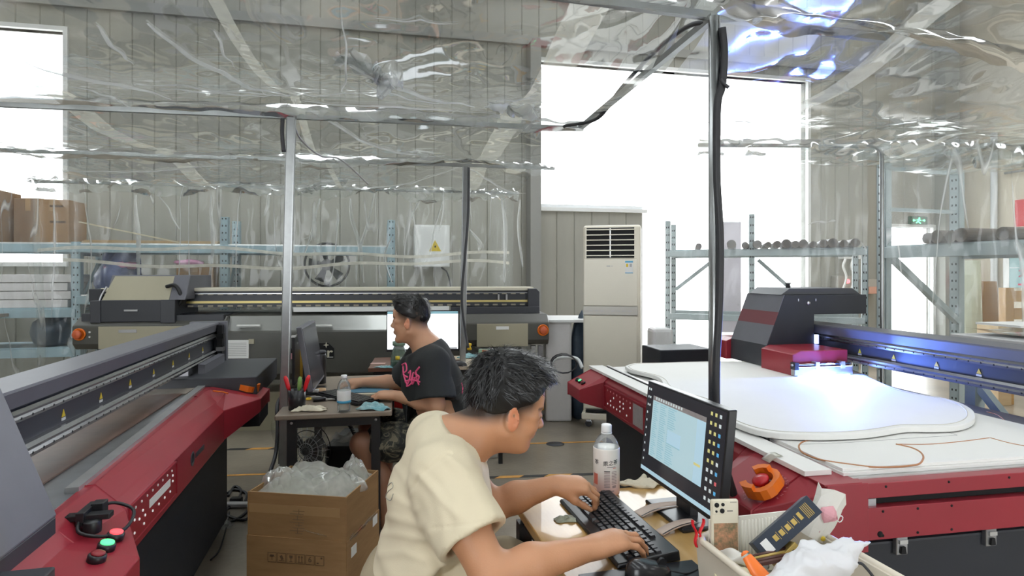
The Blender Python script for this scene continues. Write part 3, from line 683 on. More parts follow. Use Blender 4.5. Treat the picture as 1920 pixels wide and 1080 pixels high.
for a,b in (((1.188,2.78,.622),(1.2,3.42,.629)),((1.188,2.78,.751),(1.2,3.42,.758)),((1.188,3.412,.622),(1.2,3.42,.758))): MB().box(a,b).build('panel_rim', MATS['red_paint'], cp)
for r in range(4):
    for k in range(8):
        if r and random.random() < .35: continue
        MB().lathe([(.0058,0),(.0058,.002),(0,.003)], (1.192,3.36-.050*k,.735-.026*r), 6, Matrix.Rotation(R(-90),3,'Y')).build('panel_button', MATS['led_white'] if r else MATS['pink_label'], cp)
MB().box((1.19,2.84,.634),(1.1925,2.97,.745)).build('instruction_plate', mat('plate_grey', (.42,.38,.38), .4, var=.2, scale=60), cp)
# near end: red panel with its long slot, screws, latches on the black base
MB().box((1.22,1.56,.752),(2.66,1.66,.797)).build('end_panel', MATS['red_paint'], rp, bevel=.002)
MB().box((1.22,1.56,.628),(2.66,1.66,.724)).build('end_panel', MATS['red_paint'], rp, bevel=.002)
MB().box((1.22,1.59,.70),(2.66,1.655,.77)).build('slot', MATS['hole'], rp)
MB().box((1.222,1.558,.595),(1.36,1.6,.80)).build('end_post', MATS['red_paint'], rp, bevel=.002)
MB().box((1.36,1.575,.718),(1.40,1.60,.745)).build('slot_lug', MATS['steel'], rp)
for x,z in [(1.42,.785),(1.64,.785),(1.86,.785),(1.41,.712),(1.41,.64),(1.53,.712),(1.53,.64),(1.65,.712),(1.65,.64)]:
    MB().lathe([(.004,0),(.004,.002),(0,.003)], (x,1.5605,z), 8, Matrix.Rotation(R(90),3,'X')).build('screw', MATS['hole'], rp)
MB().lathe([(.009,0),(.009,.002),(0,.003)], (1.40,1.5605,.645), 12, Matrix.Rotation(R(90),3,'X')).build('screw', MATS['hole'], rp)
for x in (1.505,1.83):
    l = MB().box((x-.020,1.590,.560),(x+.020,1.607,.618)).build('toggle_latch', MATS['steel'], rp, bevel=.003)
    MB().prism([(x-.009,.566),(x+.009,.566),(x+.006,.587),(x-.006,.587)], 'y', 1.583, 1.591).build('latch_slot', MATS['hole'], l)
    MB().box((x-.014,1.583,.596),(x+.014,1.591,.608)).build('latch_hook', MATS['alu'], l)
MB().box((1.22,1.60,.795),(2.66,1.70,.801)).build('bed_edge', MATS['alu'], rp)
# gantry
flatbed_beam(rp, 2.56, 2.74, 1.2, 4.05, .905, 1.10, -1, [3.02,2.78,2.52,2.30,2.05])
MB().prism([(2.52,.80),(2.52,.93),(2.80,1.10),(2.80,.80)], 'y', 4.05, 4.10).build('beam_end_plate', MATS['red_paint'], rp)
MB().prism([(2.50,.80),(2.58,.88),(2.72,.88),(2.78,.80)], 'y', 3.3, 3.36).build('beam_foot', MATS['red_dark'], rp)
bar_prof = [(2.19,.845),(2.19,.98),(2.31,1.285),(2.88,1.285),(2.88,1.165),(2.512,1.165),(2.512,.845)]
ca = MB().prism(bar_prof, 'y', 3.316, 3.714).build('carriage', MATS['base_black'], rp, bevel=.004)
MB().hull([(2.188,3.318,.85),(2.188,3.712,.85),(2.188,3.712,.98),(2.188,3.318,.98)], [(2.184,3.318,.85),(2.184,3.712,.85),(2.184,3.712,.982),(2.184,3.318,.982)]).build('front_skirt', MATS['machine_dark'], ca)
def slant(t0, t1, m, name):
    f = lambda t: (2.19+.12*t-.004, .98+.305*t)
    a, b = f(t0), f(t1)
    MB().hull([(a[0],3.318,a[1]),(a[0],3.712,a[1]),(b[0],3.712,b[1]),(b[0],3.318,b[1])], [(a[0]+.004,3.318,a[1]),(a[0]+.004,3.712,a[1]),(b[0]+.004,3.712,b[1]),(b[0]+.004,3.318,b[1])]).build(name, m, ca)
mat('skirt_red', (.17,.045,.055), .5)
slant(0,.40,MATS['machine_grey'],'front_panel'); slant(.40,.66,MATS['skirt_red'],'front_band'); slant(.66,1,MATS['machine_grey'],'front_panel')
MB().prism([(2.30,1.285),(2.36,1.325),(2.80,1.325),(2.86,1.285)], 'y', 3.34, 3.69).build('top_lid', MATS['machine_dark'], ca, bevel=.003)
MB().lathe([(.014,0),(.014,.025),(.02,.026),(.02,.034),(0,.034)], (2.46,3.5,1.325), 12).build('lid_knob', MATS['steel'], ca)
MB().lathe([(.012,0),(.012,.006),(.006,.008),(0,.008)], (2.47,3.316,1.235), 14, Matrix.Rotation(R(90),3,'X')).build('cam_lock', MATS['steel'], ca)
MB().box((2.40,3.3145,1.247),(2.405,3.317,1.262)).box((2.52,3.3145,1.247),(2.524,3.317,1.262)).build('chip_mark', MATS['pale_metal'], ca)
lamp = MB().prism([(2.15,.845),(2.15,.965),(2.20,.985),(2.50,.985),(2.50,.845)], 'y', 3.02, 3.316).build('lamp_housing', MATS['red_paint'], ca, bevel=.004)
MB().prism([(2.15,.845),(2.15,.965),(2.20,.985),(2.50,.985),(2.50,.845)], 'y', 3.714, 3.90).build('lamp_housing', MATS['red_paint'], ca, bevel=.004)
MB().box((2.14,2.985,.852),(2.505,3.02,.898)).build('lamp_bracket', MATS['steel'], lamp, bevel=.003)
MB().tube([(2.13,3.0,.91),(2.50,3.0,.91)], .007, 8).build('lamp_rod', MATS['rail_steel'], lamp)
for x in (2.15,2.28,2.44): MB().box((x-.012,2.98,.885),(x+.012,3.02,.925)).build('rod_clamp', MATS['black_plastic'] if x < 2.2 else MATS['alu'], lamp)
mat('uv_glow', (.2,.3,1), .4, emit=(.25,.45,1), estr=18)
MB().box((2.17,2.99,.8495),(2.49,3.0,.8515)).build('uv_tube', MATS['uv_glow'], lamp)
MB().box((2.512,3.30,.985),(2.53,3.318,1.04)).build('status_light', mat('uv_soft', (.4,.5,1), .4, emit=(.35,.45,1), estr=3), ca)
# curing lamps: two real lights of the lamp unit
def uvlight(name, p, rot, size, sy, en, spread=140):
    l = bpy.data.lights.new(name, 'AREA'); l.shape = 'RECTANGLE'; l.size = size; l.size_y = sy; l.energy = en; l.color = (.12,.24,1); l.spread = R(spread)
    o = bpy.data.objects.new(name, l); COL.objects.link(o); o.parent = lamp; o.location = [p[i]-OFF[lamp.name][i] for i in range(3)]; o.rotation_euler = rot
uvlight('uv_lamp', (2.33,2.985,.90), (R(-38),0,0), .34, .03, 4.5, 150)
uvlight('uv_lamp', (2.44,2.96,.93), (R(-90),0,R(-40)), .10, .05, 9, 150)
# printed boards
def board(poly, z0, z1, name, m, parent=rp, bevel=.002): return MB().prism(poly, 'z', z0, z1).build(name, m, parent, bevel=bevel)
def lpoly(pts, z, a=PA): return [loc2(G(u,v,z), a)[:2] for u,v in pts]
MB().box((1.215,1.56,.797),(1.34,1.74,.8022)).build('corner_plate', MATS['red_paint'], rp, bevel=.001)
bs = MB().box((1.205,1.635,.803),(1.298,3.76,.819)).build('board_strip', MATS['white_board'], rp, bevel=.001)
MB().box((1.305,1.98,.80),(1.318,3.70,.822)).build('edge_rail', MATS['black_plastic'], rp)
MB().box((1.306,1.98,.822),(1.322,3.70,.826)).build('rail_cap', MATS['alu'], rp)
MB().prism([(1.325,1.618),(2.50,1.618),(2.43,1.98),(2.40,3.72),(1.325,3.72)],'z',.801,.812).build('base_board', MATS['white_board'], rp, bevel=.001)
MB().box((2.36,1.9,.7985),(2.635,3.76,.8008)).build('bed_strip', MATS['machine_grey'], rp)
MB().prism([(1.33,1.628),(2.49,1.628),(2.42,1.98),(2.41,2.55),(1.33,2.55)],'z',.8125,.822).build('cut_board', MATS['white_board'], rp, bevel=.001)
out = [(1172,686),(1190,681),(1235,680),(1300,678),(1400,677),(1500,680),(1570,688),(1610,697),(1640,712),(1680,728),(1722,738),(1770,746),(1805,757),(1826,771),(1826,786),(1800,797),(1750,800),(1700,800),(1660,806),(1620,811),(1560,814),(1500,814),(1450,811),(1410,803),(1375,790),(1350,776),(1335,759),(1318,749),(1285,739),(1258,730),(1245,721),(1240,712),(1228,704),(1200,697),(1180,692)]
pz = .848
poly = [tuple(p[:2]) for p in catmull([(*q,0) for q in lpoly(out, pz)]+[(*lpoly(out,pz)[0],0)], 4)][:-1]
cs = board(poly, .826, pz, 'shaped_panel', MATS['white_board'], bevel=.003)
cxy = np.mean(np.array(poly),0)
inset = [tuple(cxy+(np.array(p)-cxy)*(1-.026/np.linalg.norm(np.array(p)-cxy))) for p in poly]
MB().tube([(x,y,pz+.0002) for x,y in inset]+[(*inset[0],pz+.0002)], .0022, 5).build('router_line', MATS['board_edge'], cs)
def line(pts, z, r, m, closed=False): MB().tube([(*loc2(G(u,v,z),PA)[:2],z) for u,v in [tuple(p[:2]) for p in catmull([(*q,0) for q in pts],8)]], r, 5).build('cut_line', MATS[m], rp)
z_ = .8225
line([(1532,822),(1505,829),(1498,838),(1507,850),(1540,862),(1590,870),(1650,876),(1715,872),(1730,862),(1728,850),(1710,840),(1680,833)], z_, .003, 'burn_line')
line([(1680,833),(1740,833),(1800,828),(1855,821)], z_, .002, 'burn_line'); line([(1857,821),(1890,830),(1925,837)], z_, .002, 'burn_line')
line([(1500,833),(1600,829),(1700,822),(1795,816)], z_, .0007, 'pencil'); line([(1795,816),(1750,802)], z_, .0007, 'pencil')
line([(1850,772),(1870,778),(1885,790),(1888,798),(1925,797)], .8128, .002, 'burn_line')
tp = MB(); c = (1.212,1.79)
tp.grid(lambda a,b: (c[0]-.035+.05*a, c[1]-.02+.045*b, .822-.035*max(0,.6-a)**1.2+.001), 6, 4).build('masking_tape', MATS['tape'], rp, solid=.001)
MB().grid(lambda a,b: (1.19+.03*a, 2.28+.05*b, .821-.02*max(0,.6-a)), 4, 2).build('masking_tape', MATS['tape'], rp, solid=.001)
one(MB().box((1.92,4.25,0),(2.35,4.6,.84)), 'control_box', MATS['base_black'], 'black steel box standing behind the white-boarded printer', 'box', (2.15,4.4,0), PA, bevel=.008)

# ---- long dark printer at the back (faces the camera)
BA = 5.7
ox, oy = loc2(PX(149,627,5.05), BA)[:2]
Yf = oy                                                  # front face
bp = thing('roll_printer', 'long dark grey printer with beige rail and olive panels at the back', 'printer', ((ox-.05)+2.0,Yf+.3,0), BA)
def bx(u0,u1,v0,v1,d=0): # rectangle on the front plane (offset d) from pixels -> (x0,x1,z0,z1)
    def q(u,v):
        t = (u-CX)/F; c,s = math.cos(R(BA)), math.sin(R(BA)); Y = (Yf+d)/(c-t*s); return Y*(t*c+s), H-(v-CY)/F*Y
    a = q(u0,(v0+v1)/2); b = q(u1,(v0+v1)/2); um = (u0+u1)/2
    return a[0], b[0], q(um,v1)[1], q(um,v0)[1]
def panel(u0,u1,v0,v1,d0,d1,m,name,parent=bp,bevel=.006):
    x0,x1,z0,z1 = bx(u0,u1,v0,v1,d0); return MB().box((x0,Yf+d0,z0),(x1,Yf+d1,z1)).build(name, m, parent, bevel=bevel)
xa,xb_,z0,z1 = bx(140,1028,588,712,.1)
body = MB().prism([(Yf+.12,z0),(Yf+.06,z0+.06),(Yf+.06,z1-.16),(Yf+.16,z1-.02),(Yf+.3,z1),(Yf+.75,z1),(Yf+.75,z0)], 'x', xa+.25, xb_-.25).build('body', MATS['rear_dark'], bp, bevel=.01)
mat('sheen_band', (.34,.345,.33), .22, .6)
MB().hull([(xa+1.15,Yf+.075,z1-.145),(xb_-.95,Yf+.075,z1-.145),(xb_-.95,Yf+.155,z1-.028),(xa+1.15,Yf+.155,z1-.028)], [(xa+1.15,Yf+.07,z1-.145),(xb_-.95,Yf+.07,z1-.145),(xb_-.95,Yf+.15,z1-.022),(xa+1.15,Yf+.15,z1-.022)]).build('sheen_strip', MATS['sheen_band'], bp)  # lighter strip paints the sheen along the curved body top
for u in (465,600): panel(u-22,u+22,609,611.5,.05,.075,MATS['white_label'],'label_strip',bevel=0)
def sidebox(u0,u1,v0,v1,nm):
    x0,x1,z0,z1 = bx(u0,u1,v0,v1,0)
    return MB().prism([(Yf+.04,z0),(Yf,z0+.05),(Yf,z1-.02),(Yf+.1,z1+.05),(Yf+.6,z1+.05),(Yf+.6,z0)], 'x', x0, x1).build(nm, MATS['rear_dark'], bp, bevel=.015, seg=3)
sl = sidebox(134,420,606,655,'end_housing'); sr = sidebox(820,1030,601,648,'end_housing')
panel(184,352,612,654,-.006,.02,MATS['olive_panel'],'olive_door',bevel=.003); panel(894,990,607,650,-.006,.02,MATS['olive_panel'],'olive_door',bevel=.003)
panel(930,954,612,618,-.010,.0,MATS['white_label'],'name_plate',bevel=.001); panel(222,256,618,624,-.010,.0,MATS['steel'],'name_plate',bevel=.001)
for u,v in ((149,627),(1018,619)):
    x0,x1,z0,z1 = bx(u-9,u+9,v-9,v+9,0); c = ((x0+x1)/2,Yf,(z0+z1)/2)
    r = MB().lathe([(.052,0),(.052,.012),(.042,.014),(.042,.004)], c, 20, Matrix.Rotation(R(90),3,'X')).build('stop_ring', MATS['orange_plastic'], bp)
    MB().lathe([(.02,.0),(.02,.03),(.036,.032),(.036,.045),(.028,.05),(0,.052)], c, 18, Matrix.Rotation(R(90),3,'X')).build('stop_button', mat('stop_orange', (.62,.12,.04), .4), r)
for v in (623,632): panel(166,169,v-1.5,v+1.5,-.01,0,MATS['white_label'],'indicator',bevel=0)
# beam with its strips
x0,x1,z0,z1 = bx(190,1000,540,575,.25)
bm = MB().box((x0,Yf+.25,z0),(x1,Yf+.5,z1)).build('beam', MATS['rear_black'], bp)
MB().box((x0,Yf+.235,z1-.028),(x1,Yf+.5,z1+.004)).build('beige_cap', MATS['beige_strip'], bp, bevel=.006)
MB().box((x0,Yf+.24,z0+.035),(x1,Yf+.251,z0+.055)).build('gold_strip', MATS['gold_strip'], bp)
mat('tick', (.30,.27,.20), .5)
for dz in (.0,.105):
    tk = MB(); x = x0+.05
    while x < x1-.06: tk.box((x,Yf+.238,z0+dz+.004),(x+.045,Yf+.25,z0+dz+.018)); x += .085
    tk.build('rail_ticks', MATS['tick'], bm, kind='stuff')
MB().box((x0,Yf+.236,z0+.118),(x1,Yf+.25,z0+.124)).build('rail', MATS['steel'], bm)
x0,x1,z0,z1 = bx(990,1012,541,576,.2); MB().prism([(x0,z0),(x0,z1),(x1-.03,z1),(x1,z1-.03),(x1,z0)], 'y', Yf+.2, Yf+.55).build('end_cap', MATS['rear_black'], bp, bevel=.006)
panel(845,1012,575,594,.18,.6,MATS['rear_black'],'cap_base')
panel(550,842,575.5,584,.20,.26,MATS['white_label'],'paper_edge',bevel=0)
for u in (935,950): panel(u-1.5,u+1.5,552,562,.22,.25,MATS['steel'],'sensor_post',bevel=0)
# carriage at the left end
x0,x1,z0,z1 = bx(190,312,516,563,.0)
cr = MB().prism([(Yf+.05,z0),(Yf+.16,z1),(Yf+.62,z1),(Yf+.62,z0)], 'x', x0, x1+.13).build('carriage_hood', MATS['machine_grey'], bp, bevel=.006)
MB().hull([(x0-.02,Yf+.044,z0),(x1,Yf+.044,z0),(x1,Yf+.152,z1-.01),(x0+.03,Yf+.152,z1-.01)], [(x0-.02,Yf+.05,z0),(x1,Yf+.05,z0),(x1,Yf+.16,z1-.01),(x0+.03,Yf+.16,z1-.01)]).build('hood_panel', MATS['olive_panel'], cr)
panel(188,302,563,604,.03,.5,MATS['rear_black'],'carriage_front'); panel(232,258,580.5,584,.015,.035,MATS['steel'],'handle',bevel=.002)
panel(168,188,564,606,.02,.5,MATS['machine_dark'],'side_block'); panel(300,328,562,606,.02,.5,MATS['machine_dark'],'side_block'); panel(152,172,588,606,.05,.5,MATS['machine_dark'],'side_block')
panel(166,190,542,566,.2,.5,MATS['rear_black'],'side_block')
x0,x1,z0,z1 = bx(312,340,533,575,.1)
MB().tube(catmull([(x0,Yf+.1,z1-.02),(x0+.08,Yf+.08,z1-.01),(x1,Yf+.08,z1-.08),(x1,Yf+.1,z0+.05),(x1-.04,Yf+.1,z0)],6), .016, 8).build('hose', MATS['black_rubber'], bp)
MB().tube(catmull([(bx(190,195,540,545)[0],Yf+.08,z1-.02),(bx(182,190,540,545)[0],Yf+.06,z1-.1),(bx(176,190,540,545)[0],Yf+.05,z0-.02)],6), .008, 8).build('hose', MATS['steel'], bp)
panel(323,420,590,606,.05,.4,MATS['rear_black'],'step_block')
# lower cabinets, legs, sign, notice
panel(360,597,735,817,.25,.6,MATS['olive_panel'],'ink_cabinet'); panel(600,990,705,806,.45,.8,MATS['hole'],'gap_shade')  # black box at right stands in for the shaded gap below the body
for u in (1000,1014): panel(u-5,u+5,648,778,.3,.36,MATS['alu'] if u < 1005 else MATS['steel'],'leg')
panel(1006,1020,690,770,.28,.36,mat('leg_orange', (.80,.42,.06), .5),'leg_sleeve')
MB().box((bx(160,300,655,700)[0],Yf+.2,0),(bx(160,300,655,700)[1],Yf+.6,bx(160,300,655,700)[3])).build('pedestal', MATS['rear_black'], bp)
pn = panel(421,466,638,672,.045,.06,MATS['white_label'],'paper_notice',bevel=0)
for k in range(8): panel(425,462,643+3.3*k,643.8+3.3*k,.043,.046,MATS['pencil'],'ruled_line',pn,0)
panel(466,476,636,645,.045,.06,MATS['olive_panel'],'paper_tag',bevel=0)
sx0,sx1,sz0,sz1 = bx(541,626,648,673,.04)
sg = MB().prism([(sx0,sz0),(sx1,sz0),(sx1,sz1-.03),(sx1-.05,sz1+.02),(sx0+.2,sz1+.02),(sx0,sz1-.03)], 'y', Yf+.052, Yf+.062).build('name_sign', MATS['hole'], bp)
MB().text('mycar', .128, None, .002, 'RIGHT', True, warp=lambda p: Vector((sx1-.012+p.x*1.05, Yf+.049-p.z, (sz0+sz1)/2-.008+p.y*.95))).build('sign_lettering', MATS['beige_strip'], sg)
c = (sx1-.068,(sz1+.002)); st4 = [(c[0]+(.026 if k%2==0 else .008)*math.cos(k*math.pi/4), c[1]+(.026 if k%2==0 else .008)*math.sin(k*math.pi/4)) for k in range(8)]
MB().prism(st4, 'y', Yf+.046, Yf+.052).build('sign_star', MATS['beige_strip'], sg); MB().box((sx1-.06,Yf+.048,sz0+.008),(sx1-.008,Yf+.052,sz0+.016)).build('sign_bar', MATS['pencil'], sg)
# ================================================================ storage and background
mat('rack_blue', (.36,.50,.56), .45, var=.1, scale=5)
mat('rack_grey', (.46,.54,.56), .45, var=.12, scale=5)
mat('carton', (.37,.215,.095), .8, col2=(.30,.17,.072), scale=5, stretch=(1,1,6))
mat('carton_dark', (.27,.17,.10), .8, var=.12, scale=5)
mat('carton_tape', (.42,.26,.12), .35)
mat('white_stack', (.74,.72,.72), .6, var=.08, scale=6)
mat('wood', (.50,.30,.11), .5, col2=(.40,.22,.075), scale=3, stretch=(1,8,8))
mat('plywood', (.52,.38,.22), .65, col2=(.45,.32,.18), scale=3, stretch=(1,6,6))
mat('tube_brown', (.15,.115,.09), .55, var=.45, scale=12)
mat('tube_shade', (.05,.032,.02), .8)
mat('ac_cream', (.80,.75,.63), .35, var=.02)
mat('ac_grey', (.46,.44,.40), .35, .3)
mat('yellow_plastic', (.85,.55,.03), .4)
mat('pink_bag', (.75,.35,.55), .4); mat('blue_bag', (.22,.26,.48), .45, var=.35, scale=8)
mat('dark_blue', (.05,.08,.12), .5, var=.4, scale=10)
mat('print_brown', (.12,.07,.035), .8)
def upright(mb, x, y, z1, w=.08):
    mb.box((x-w/2,y-w*.4,0),(x+w/2,y-w*.4+.006,z1)); mb.box((x-w/2,y-w*.4,0),(x-w/2+.006,y+w*.4,z1)); mb.box((x+w/2-.006,y-w*.4,0),(x+w/2,y+w*.4,z1)); return mb
def holes(parent, x, y, z0, z1, w):
    h = MB(); z = z0
    while z < z1:
        for s in (-.2,.2): h.cbox((x+s*w, y-w*.4-.001, z), (.010,.002,.018))
        z += .075
    h.build('slot_holes', MATS['hole'], parent, kind='stuff')
# ---- blue storage rack along the back wall
bk = thing('storage_rack', 'pale blue steel storage rack behind the back plastic curtain', 'rack', (-2.2,7.25,0), RA)
for x in (-4.55,-3.02,-1.62,.13):
    for y in (6.98,7.52):
        zt = 2.02 if x > -2 else 1.74
        o = upright(MB(), x, y, zt, .085).build('upright', MATS['rack_blue'], bk); holes(o, x, y, .2, zt, .085)
    b = MB()
    for k in range(3): b.box((x-.015,7.0,.4+.6*k),(x+.015,7.5,.43+.6*k))
    for k in range(2): sq(b, (x,7.0,.45+.6*k), (x,7.5,.98+.6*k), .025)
    b.build('end_brace', MATS['rack_blue'], bk)
for z,x0,x1 in ((1.68,-4.55,.13),(1.02,-4.55,-3.02),(.62,-4.55,-3.02),(1.15,-3.02,.13)):
    for y in (6.94,7.55): MB().box((x0,y-.012,z-.05),(x1,y+.02,z+.035)).build('shelf_beam', MATS['rack_blue'], bk, bevel=.004)
    MB().box((x0,6.95,z+.036),(x1,7.55,z+.05)).build('shelf_board', MATS['rack_blue'] if z < 1.1 else MATS['alu'], bk)
def carton(x, y, z, sx, sy, sz, rot, label, tape=True, m='carton', group=None, frame=RA, words=None):
    t = thing('cardboard_box', label, 'box', (x,y,z), frame, group); t.rotation_euler = (0,0,R(frame+rot))
    o = OFF[t.name]; b = MB().box((x-sx/2,y-sy/2,z),(x+sx/2,y+sy/2,z+sz)).build('carton', MATS[m], t, bevel=.004)
    if tape: MB().box((x-.025,y-sy/2-.0012,z+sz*.72),(x+.025,y+sy/2+.0012,z+sz+.0012)).build('packing_tape', MATS['carton_tape'], t)
    MB().box((x-sx/2,y-.002,z+sz+.0002),(x+sx/2,y+.002,z+sz+.0012)).build('flap_seam', MATS['carton_dark'], t)
    if words:
        for k,(dx,dz,w) in enumerate(words): MB().box((x+dx,y-sy/2-.0015,z+dz),(x+dx+w,y-sy/2-.0002,z+dz+.022)).build('print_line', MATS['print_brown'], t)
    return t
sz = 1.731
carton(-4.28,7.20,sz,.34,.42,.52,0,'leftmost tall carton on the blue rack by the bright window', words=[(-.1,.33,.2)])
carton(-3.86,7.15,sz,.30,.44,.52,2,'middle tall carton on the blue rack by the bright window', words=[(-.1,.30,.18),(-.1,.25,.12)])
carton(-3.52,7.32,sz,.26,.40,.46,-3,'dark carton set back between two cartons on the blue rack', m='carton_dark')
carton(-3.26,7.20,sz,.30,.40,.44,1,'shorter carton at the right end of the blue rack top', words=[(-.02,.36,.12),(-.02,.20,.14)])
yt = thing('tape_gun', 'yellow tape gun lying below the cartons on the rack', 'tape dispenser', (-3.9,6.97,sz), RA)
MB().box((-4.12,6.955,sz),(-3.86,6.985,sz+.02)).build('handle', MATS['yellow_plastic'], yt, bevel=.004)
MB().lathe([(.03,-.02),(.055,-.02),(.055,.02),(.03,.02)], (-3.84,6.97,sz+.052), 18, Matrix.Rotation(R(90),3,'X')).build('tape_roll', MATS['yellow_plastic'], yt)
for k in range(4):
    one(MB().box((-4.5,6.96,1.071+.085*k),(-3.1+.03*(k%2),7.5,1.150+.085*k)), 'white_foam_board', MATS['white_stack'], ['lowest','second from lowest','third from lowest','topmost'][k]+' white foam board in the pile on the left rack', 'board', (-3.8,7.2,1.071+.085*k), RA, group='foam boards on the left rack', bevel=.004)
one(MB().box((-4.5,6.6,.99),(-3.6,6.93,1.02)), 'pale_board', MATS['pale_film'], 'pale board jutting out below the foam board pile', 'board', (-4.0,6.8,.99), RA)
nn = Noise(90)
def lump(c, r, seed, name, m, label, cat, frame=0, flat=.8, n=20, amp=.16, fr=.9, group=None):
    nz = Noise(seed); mb = MB()
    def fn(a,b):
        th = a*2*math.pi; ph = (b-.5)*math.pi; d = Vector((math.cos(th)*math.cos(ph), math.sin(th)*math.cos(ph), math.sin(ph)))
        k = 1+amp*nz(tuple(d*fr*.6))+amp*.4*nz(tuple(d*fr*1.7))
        z = d.z*k*r[2]*flat; z = max(z, -r[2]*.55)
        return (c[0]+d.x*k*r[0], c[1]+d.y*k*r[1], c[2]+z+r[2]*.55)
    return one(mb.grid(fn, n, n//2+2), name, m, label, cat, c, frame, group)
lump((-4.25,7.1,.671),(.22,.2,.20),91,'black_sack',MATS['dark_blue'],'dark sack on the bottom shelf of the left rack','sack',RA)
lump((-3.3,7.15,.671),(.22,.2,.26),92,'blue_bag',MATS['dark_blue'],'dark blue bag stuffed on the left rack below the foam boards','bag',RA)
lump((-2.72,7.2,1.20),(.20,.2,.36),93,'blue_bag',MATS['blue_bag'],'blue and purple bundle behind the plastic curtain corner','bag',RA)
lump((-2.65,7.1,1.46),(.16,.12,.07),94,'pink_bag',MATS['pink_bag'],'pink plastic bag on top of the blue bundle','bag',RA)
carton(-1.93,7.15,1.20,.36,.3,.32,4,'open carton on the blue rack behind the dark printer head', words=None)
lump((-1.98,7.0,1.50),(.14,.08,.05),95,'pink_wrap',MATS['pink_bag'],'crumpled pink wrapping in front of the open carton','wrapping',RA)
for k in range(3): one(MB().box((-3.0,6.97+.05*k,1.731+.012*k),(-1.7,7.25+.05*k,1.741+.012*k)), 'wood_sheet', MATS['plywood'], ['bottom','middle','top'][k]+' thin wood sheet lying on the blue rack top', 'board', (-2.3,7.1,1.731+.012*k), RA, group='thin sheets on the blue rack')
# electrical cabinet on the wall
ec = thing('electrical_cabinet', 'white wall cabinet with a yellow warning triangle', 'cabinet', (.62,WY-.2,1.50), RA)
x0 = 8.243*((775-960)/F*.9767+.2147)/(.9767-(775-960)/F*.2147); x1 = 8.243*((840-960)/F*.9767+.2147)/(.9767-(840-960)/F*.2147)
MB().box((x0,WY-.2,1.50),(x1,WY-.002,2.06)).build('body', MATS['white_frame'], ec, bevel=.006)
MB().box((x0+.01,WY-.207,1.51),(x1-.01,WY-.2,2.04)).build('door', MATS['white_frame'], ec, bevel=.004)
xm = (x0+x1)/2+.04; MB().prism([(xm-.08,1.71),(xm+.08,1.71),(xm,1.86)], 'y', WY-.209, WY-.207).build('warning_triangle', MATS['yellow_tri'], ec)
MB().prism([(xm-.012,1.76),(xm+.006,1.76),(xm-.002,1.73),(xm+.016,1.785),(xm-.002,1.785),(xm+.008,1.82)], 'y', WY-.2105, WY-.209).build('bolt_symbol', MATS['hole'], ec)
cable([glo2((x1-.1,WY-.1,1.5),RA), glo2((x1-.02,WY-.1,1.42),RA), glo2((x1+.03,WY-.08,1.2),RA), glo2((x1+.05,WY-.05,.7),RA)], .012, 'black cable dropping from the white wall cabinet')
fx, fz = -.62, 1.52
fn_ = thing('wall_fan', 'dark industrial fan seen dimly behind the back plastic curtain', 'fan', (fx,7.6,1.25), RA)
MB().tube([(fx+.26*math.cos(k*math.pi/14), 7.6, fz+.26*math.sin(k*math.pi/14)) for k in range(29)], .014, 8).build('ring', MATS['black_plastic'], fn_)
for k in range(5):
    a = k*2*math.pi/5; MB().hull([(fx+.05*math.cos(a),7.58,fz+.05*math.sin(a)),(fx+.22*math.cos(a+.25),7.57,fz+.22*math.sin(a+.25)),(fx+.22*math.cos(a+.75),7.63,fz+.22*math.sin(a+.75)),(fx+.05*math.cos(a+.9),7.62,fz+.05*math.sin(a+.9))],
      [(fx+.05*math.cos(a),7.585,fz+.05*math.sin(a)),(fx+.22*math.cos(a+.25),7.575,fz+.22*math.sin(a+.25)),(fx+.22*math.cos(a+.75),7.635,fz+.22*math.sin(a+.75)),(fx+.05*math.cos(a+.9),7.625,fz+.05*math.sin(a+.9))]).build('blade', MATS['base_black'], fn_)
MB().lathe([(.07,0),(.07,.14),(0,.15)], (fx,7.56,fz), 14, Matrix.Rotation(R(-90),3,'X')).build('motor', MATS['black_plastic'], fn_)
MB().box((fx-.03,7.6,0),(fx+.03,7.66,fz-.2)).build('stand', MATS['black_plastic'], fn_)
one(MB().box((2.02,WY-.24,0),(2.17,WY-.002,4.6)), 'steel_column', MATS['girt'], 'dark steel column at the left edge of the bright window', 'column', (2.1,WY-.1,0), RA)
# ---- floor-standing air conditioner
AA = -13.0
ax, ay = loc2((.945,5.66), AA)
ac = thing('air_conditioner', 'tall cream floor-standing air conditioner', 'air conditioner', (ax,ay,0), AA)
x0,x1,y0,y1 = ax-.262,ax+.262,ay-.16,ay+.17
MB().box((x0,y0+.02,.12),(x1,y1,1.86)).build('body', MATS['ac_cream'], ac, bevel=.025, seg=4)
MB().box((x0+.008,y0,.17),(x1-.03,y0+.03,1.03)).build('lower_panel', MATS['ac_cream'], ac, bevel=.01)
MB().box((x0+.008,y0,1.12),(x1-.03,y0+.03,1.55)).build('upper_panel', MATS['ac_cream'], ac, bevel=.006)
db = MB().box((x0+.004,y0-.004,1.035),(x1-.026,y0+.03,1.115)).build('control_strip', MATS['ac_grey'], ac, bevel=.004)
for k in range(8):
    if k != 3: MB().box((x0+.06+.05*k,y0-.0055,1.07),(x0+.09+.05*k,y0-.004,1.078)).build('key_print', MATS['pencil'], db)
MB().box((x0+.03,y0+.005,1.56),(x1-.05,y0+.05,1.835)).build('outlet', MATS['hole'], ac)
for k in range(6):
    s_ = MB().box((x0+.03,y0-.004,1.575+.0475*k),(x1-.05,y0+.03,1.585+.0475*k)).build('louvre', MATS['ac_cream'], ac, bevel=.002)
for xx in (x0+.022,x1-.058): MB().box((xx,y0-.002,1.555),(xx+.012,y0+.03,1.84)).build('outlet_frame', MATS['ac_cream'], ac)
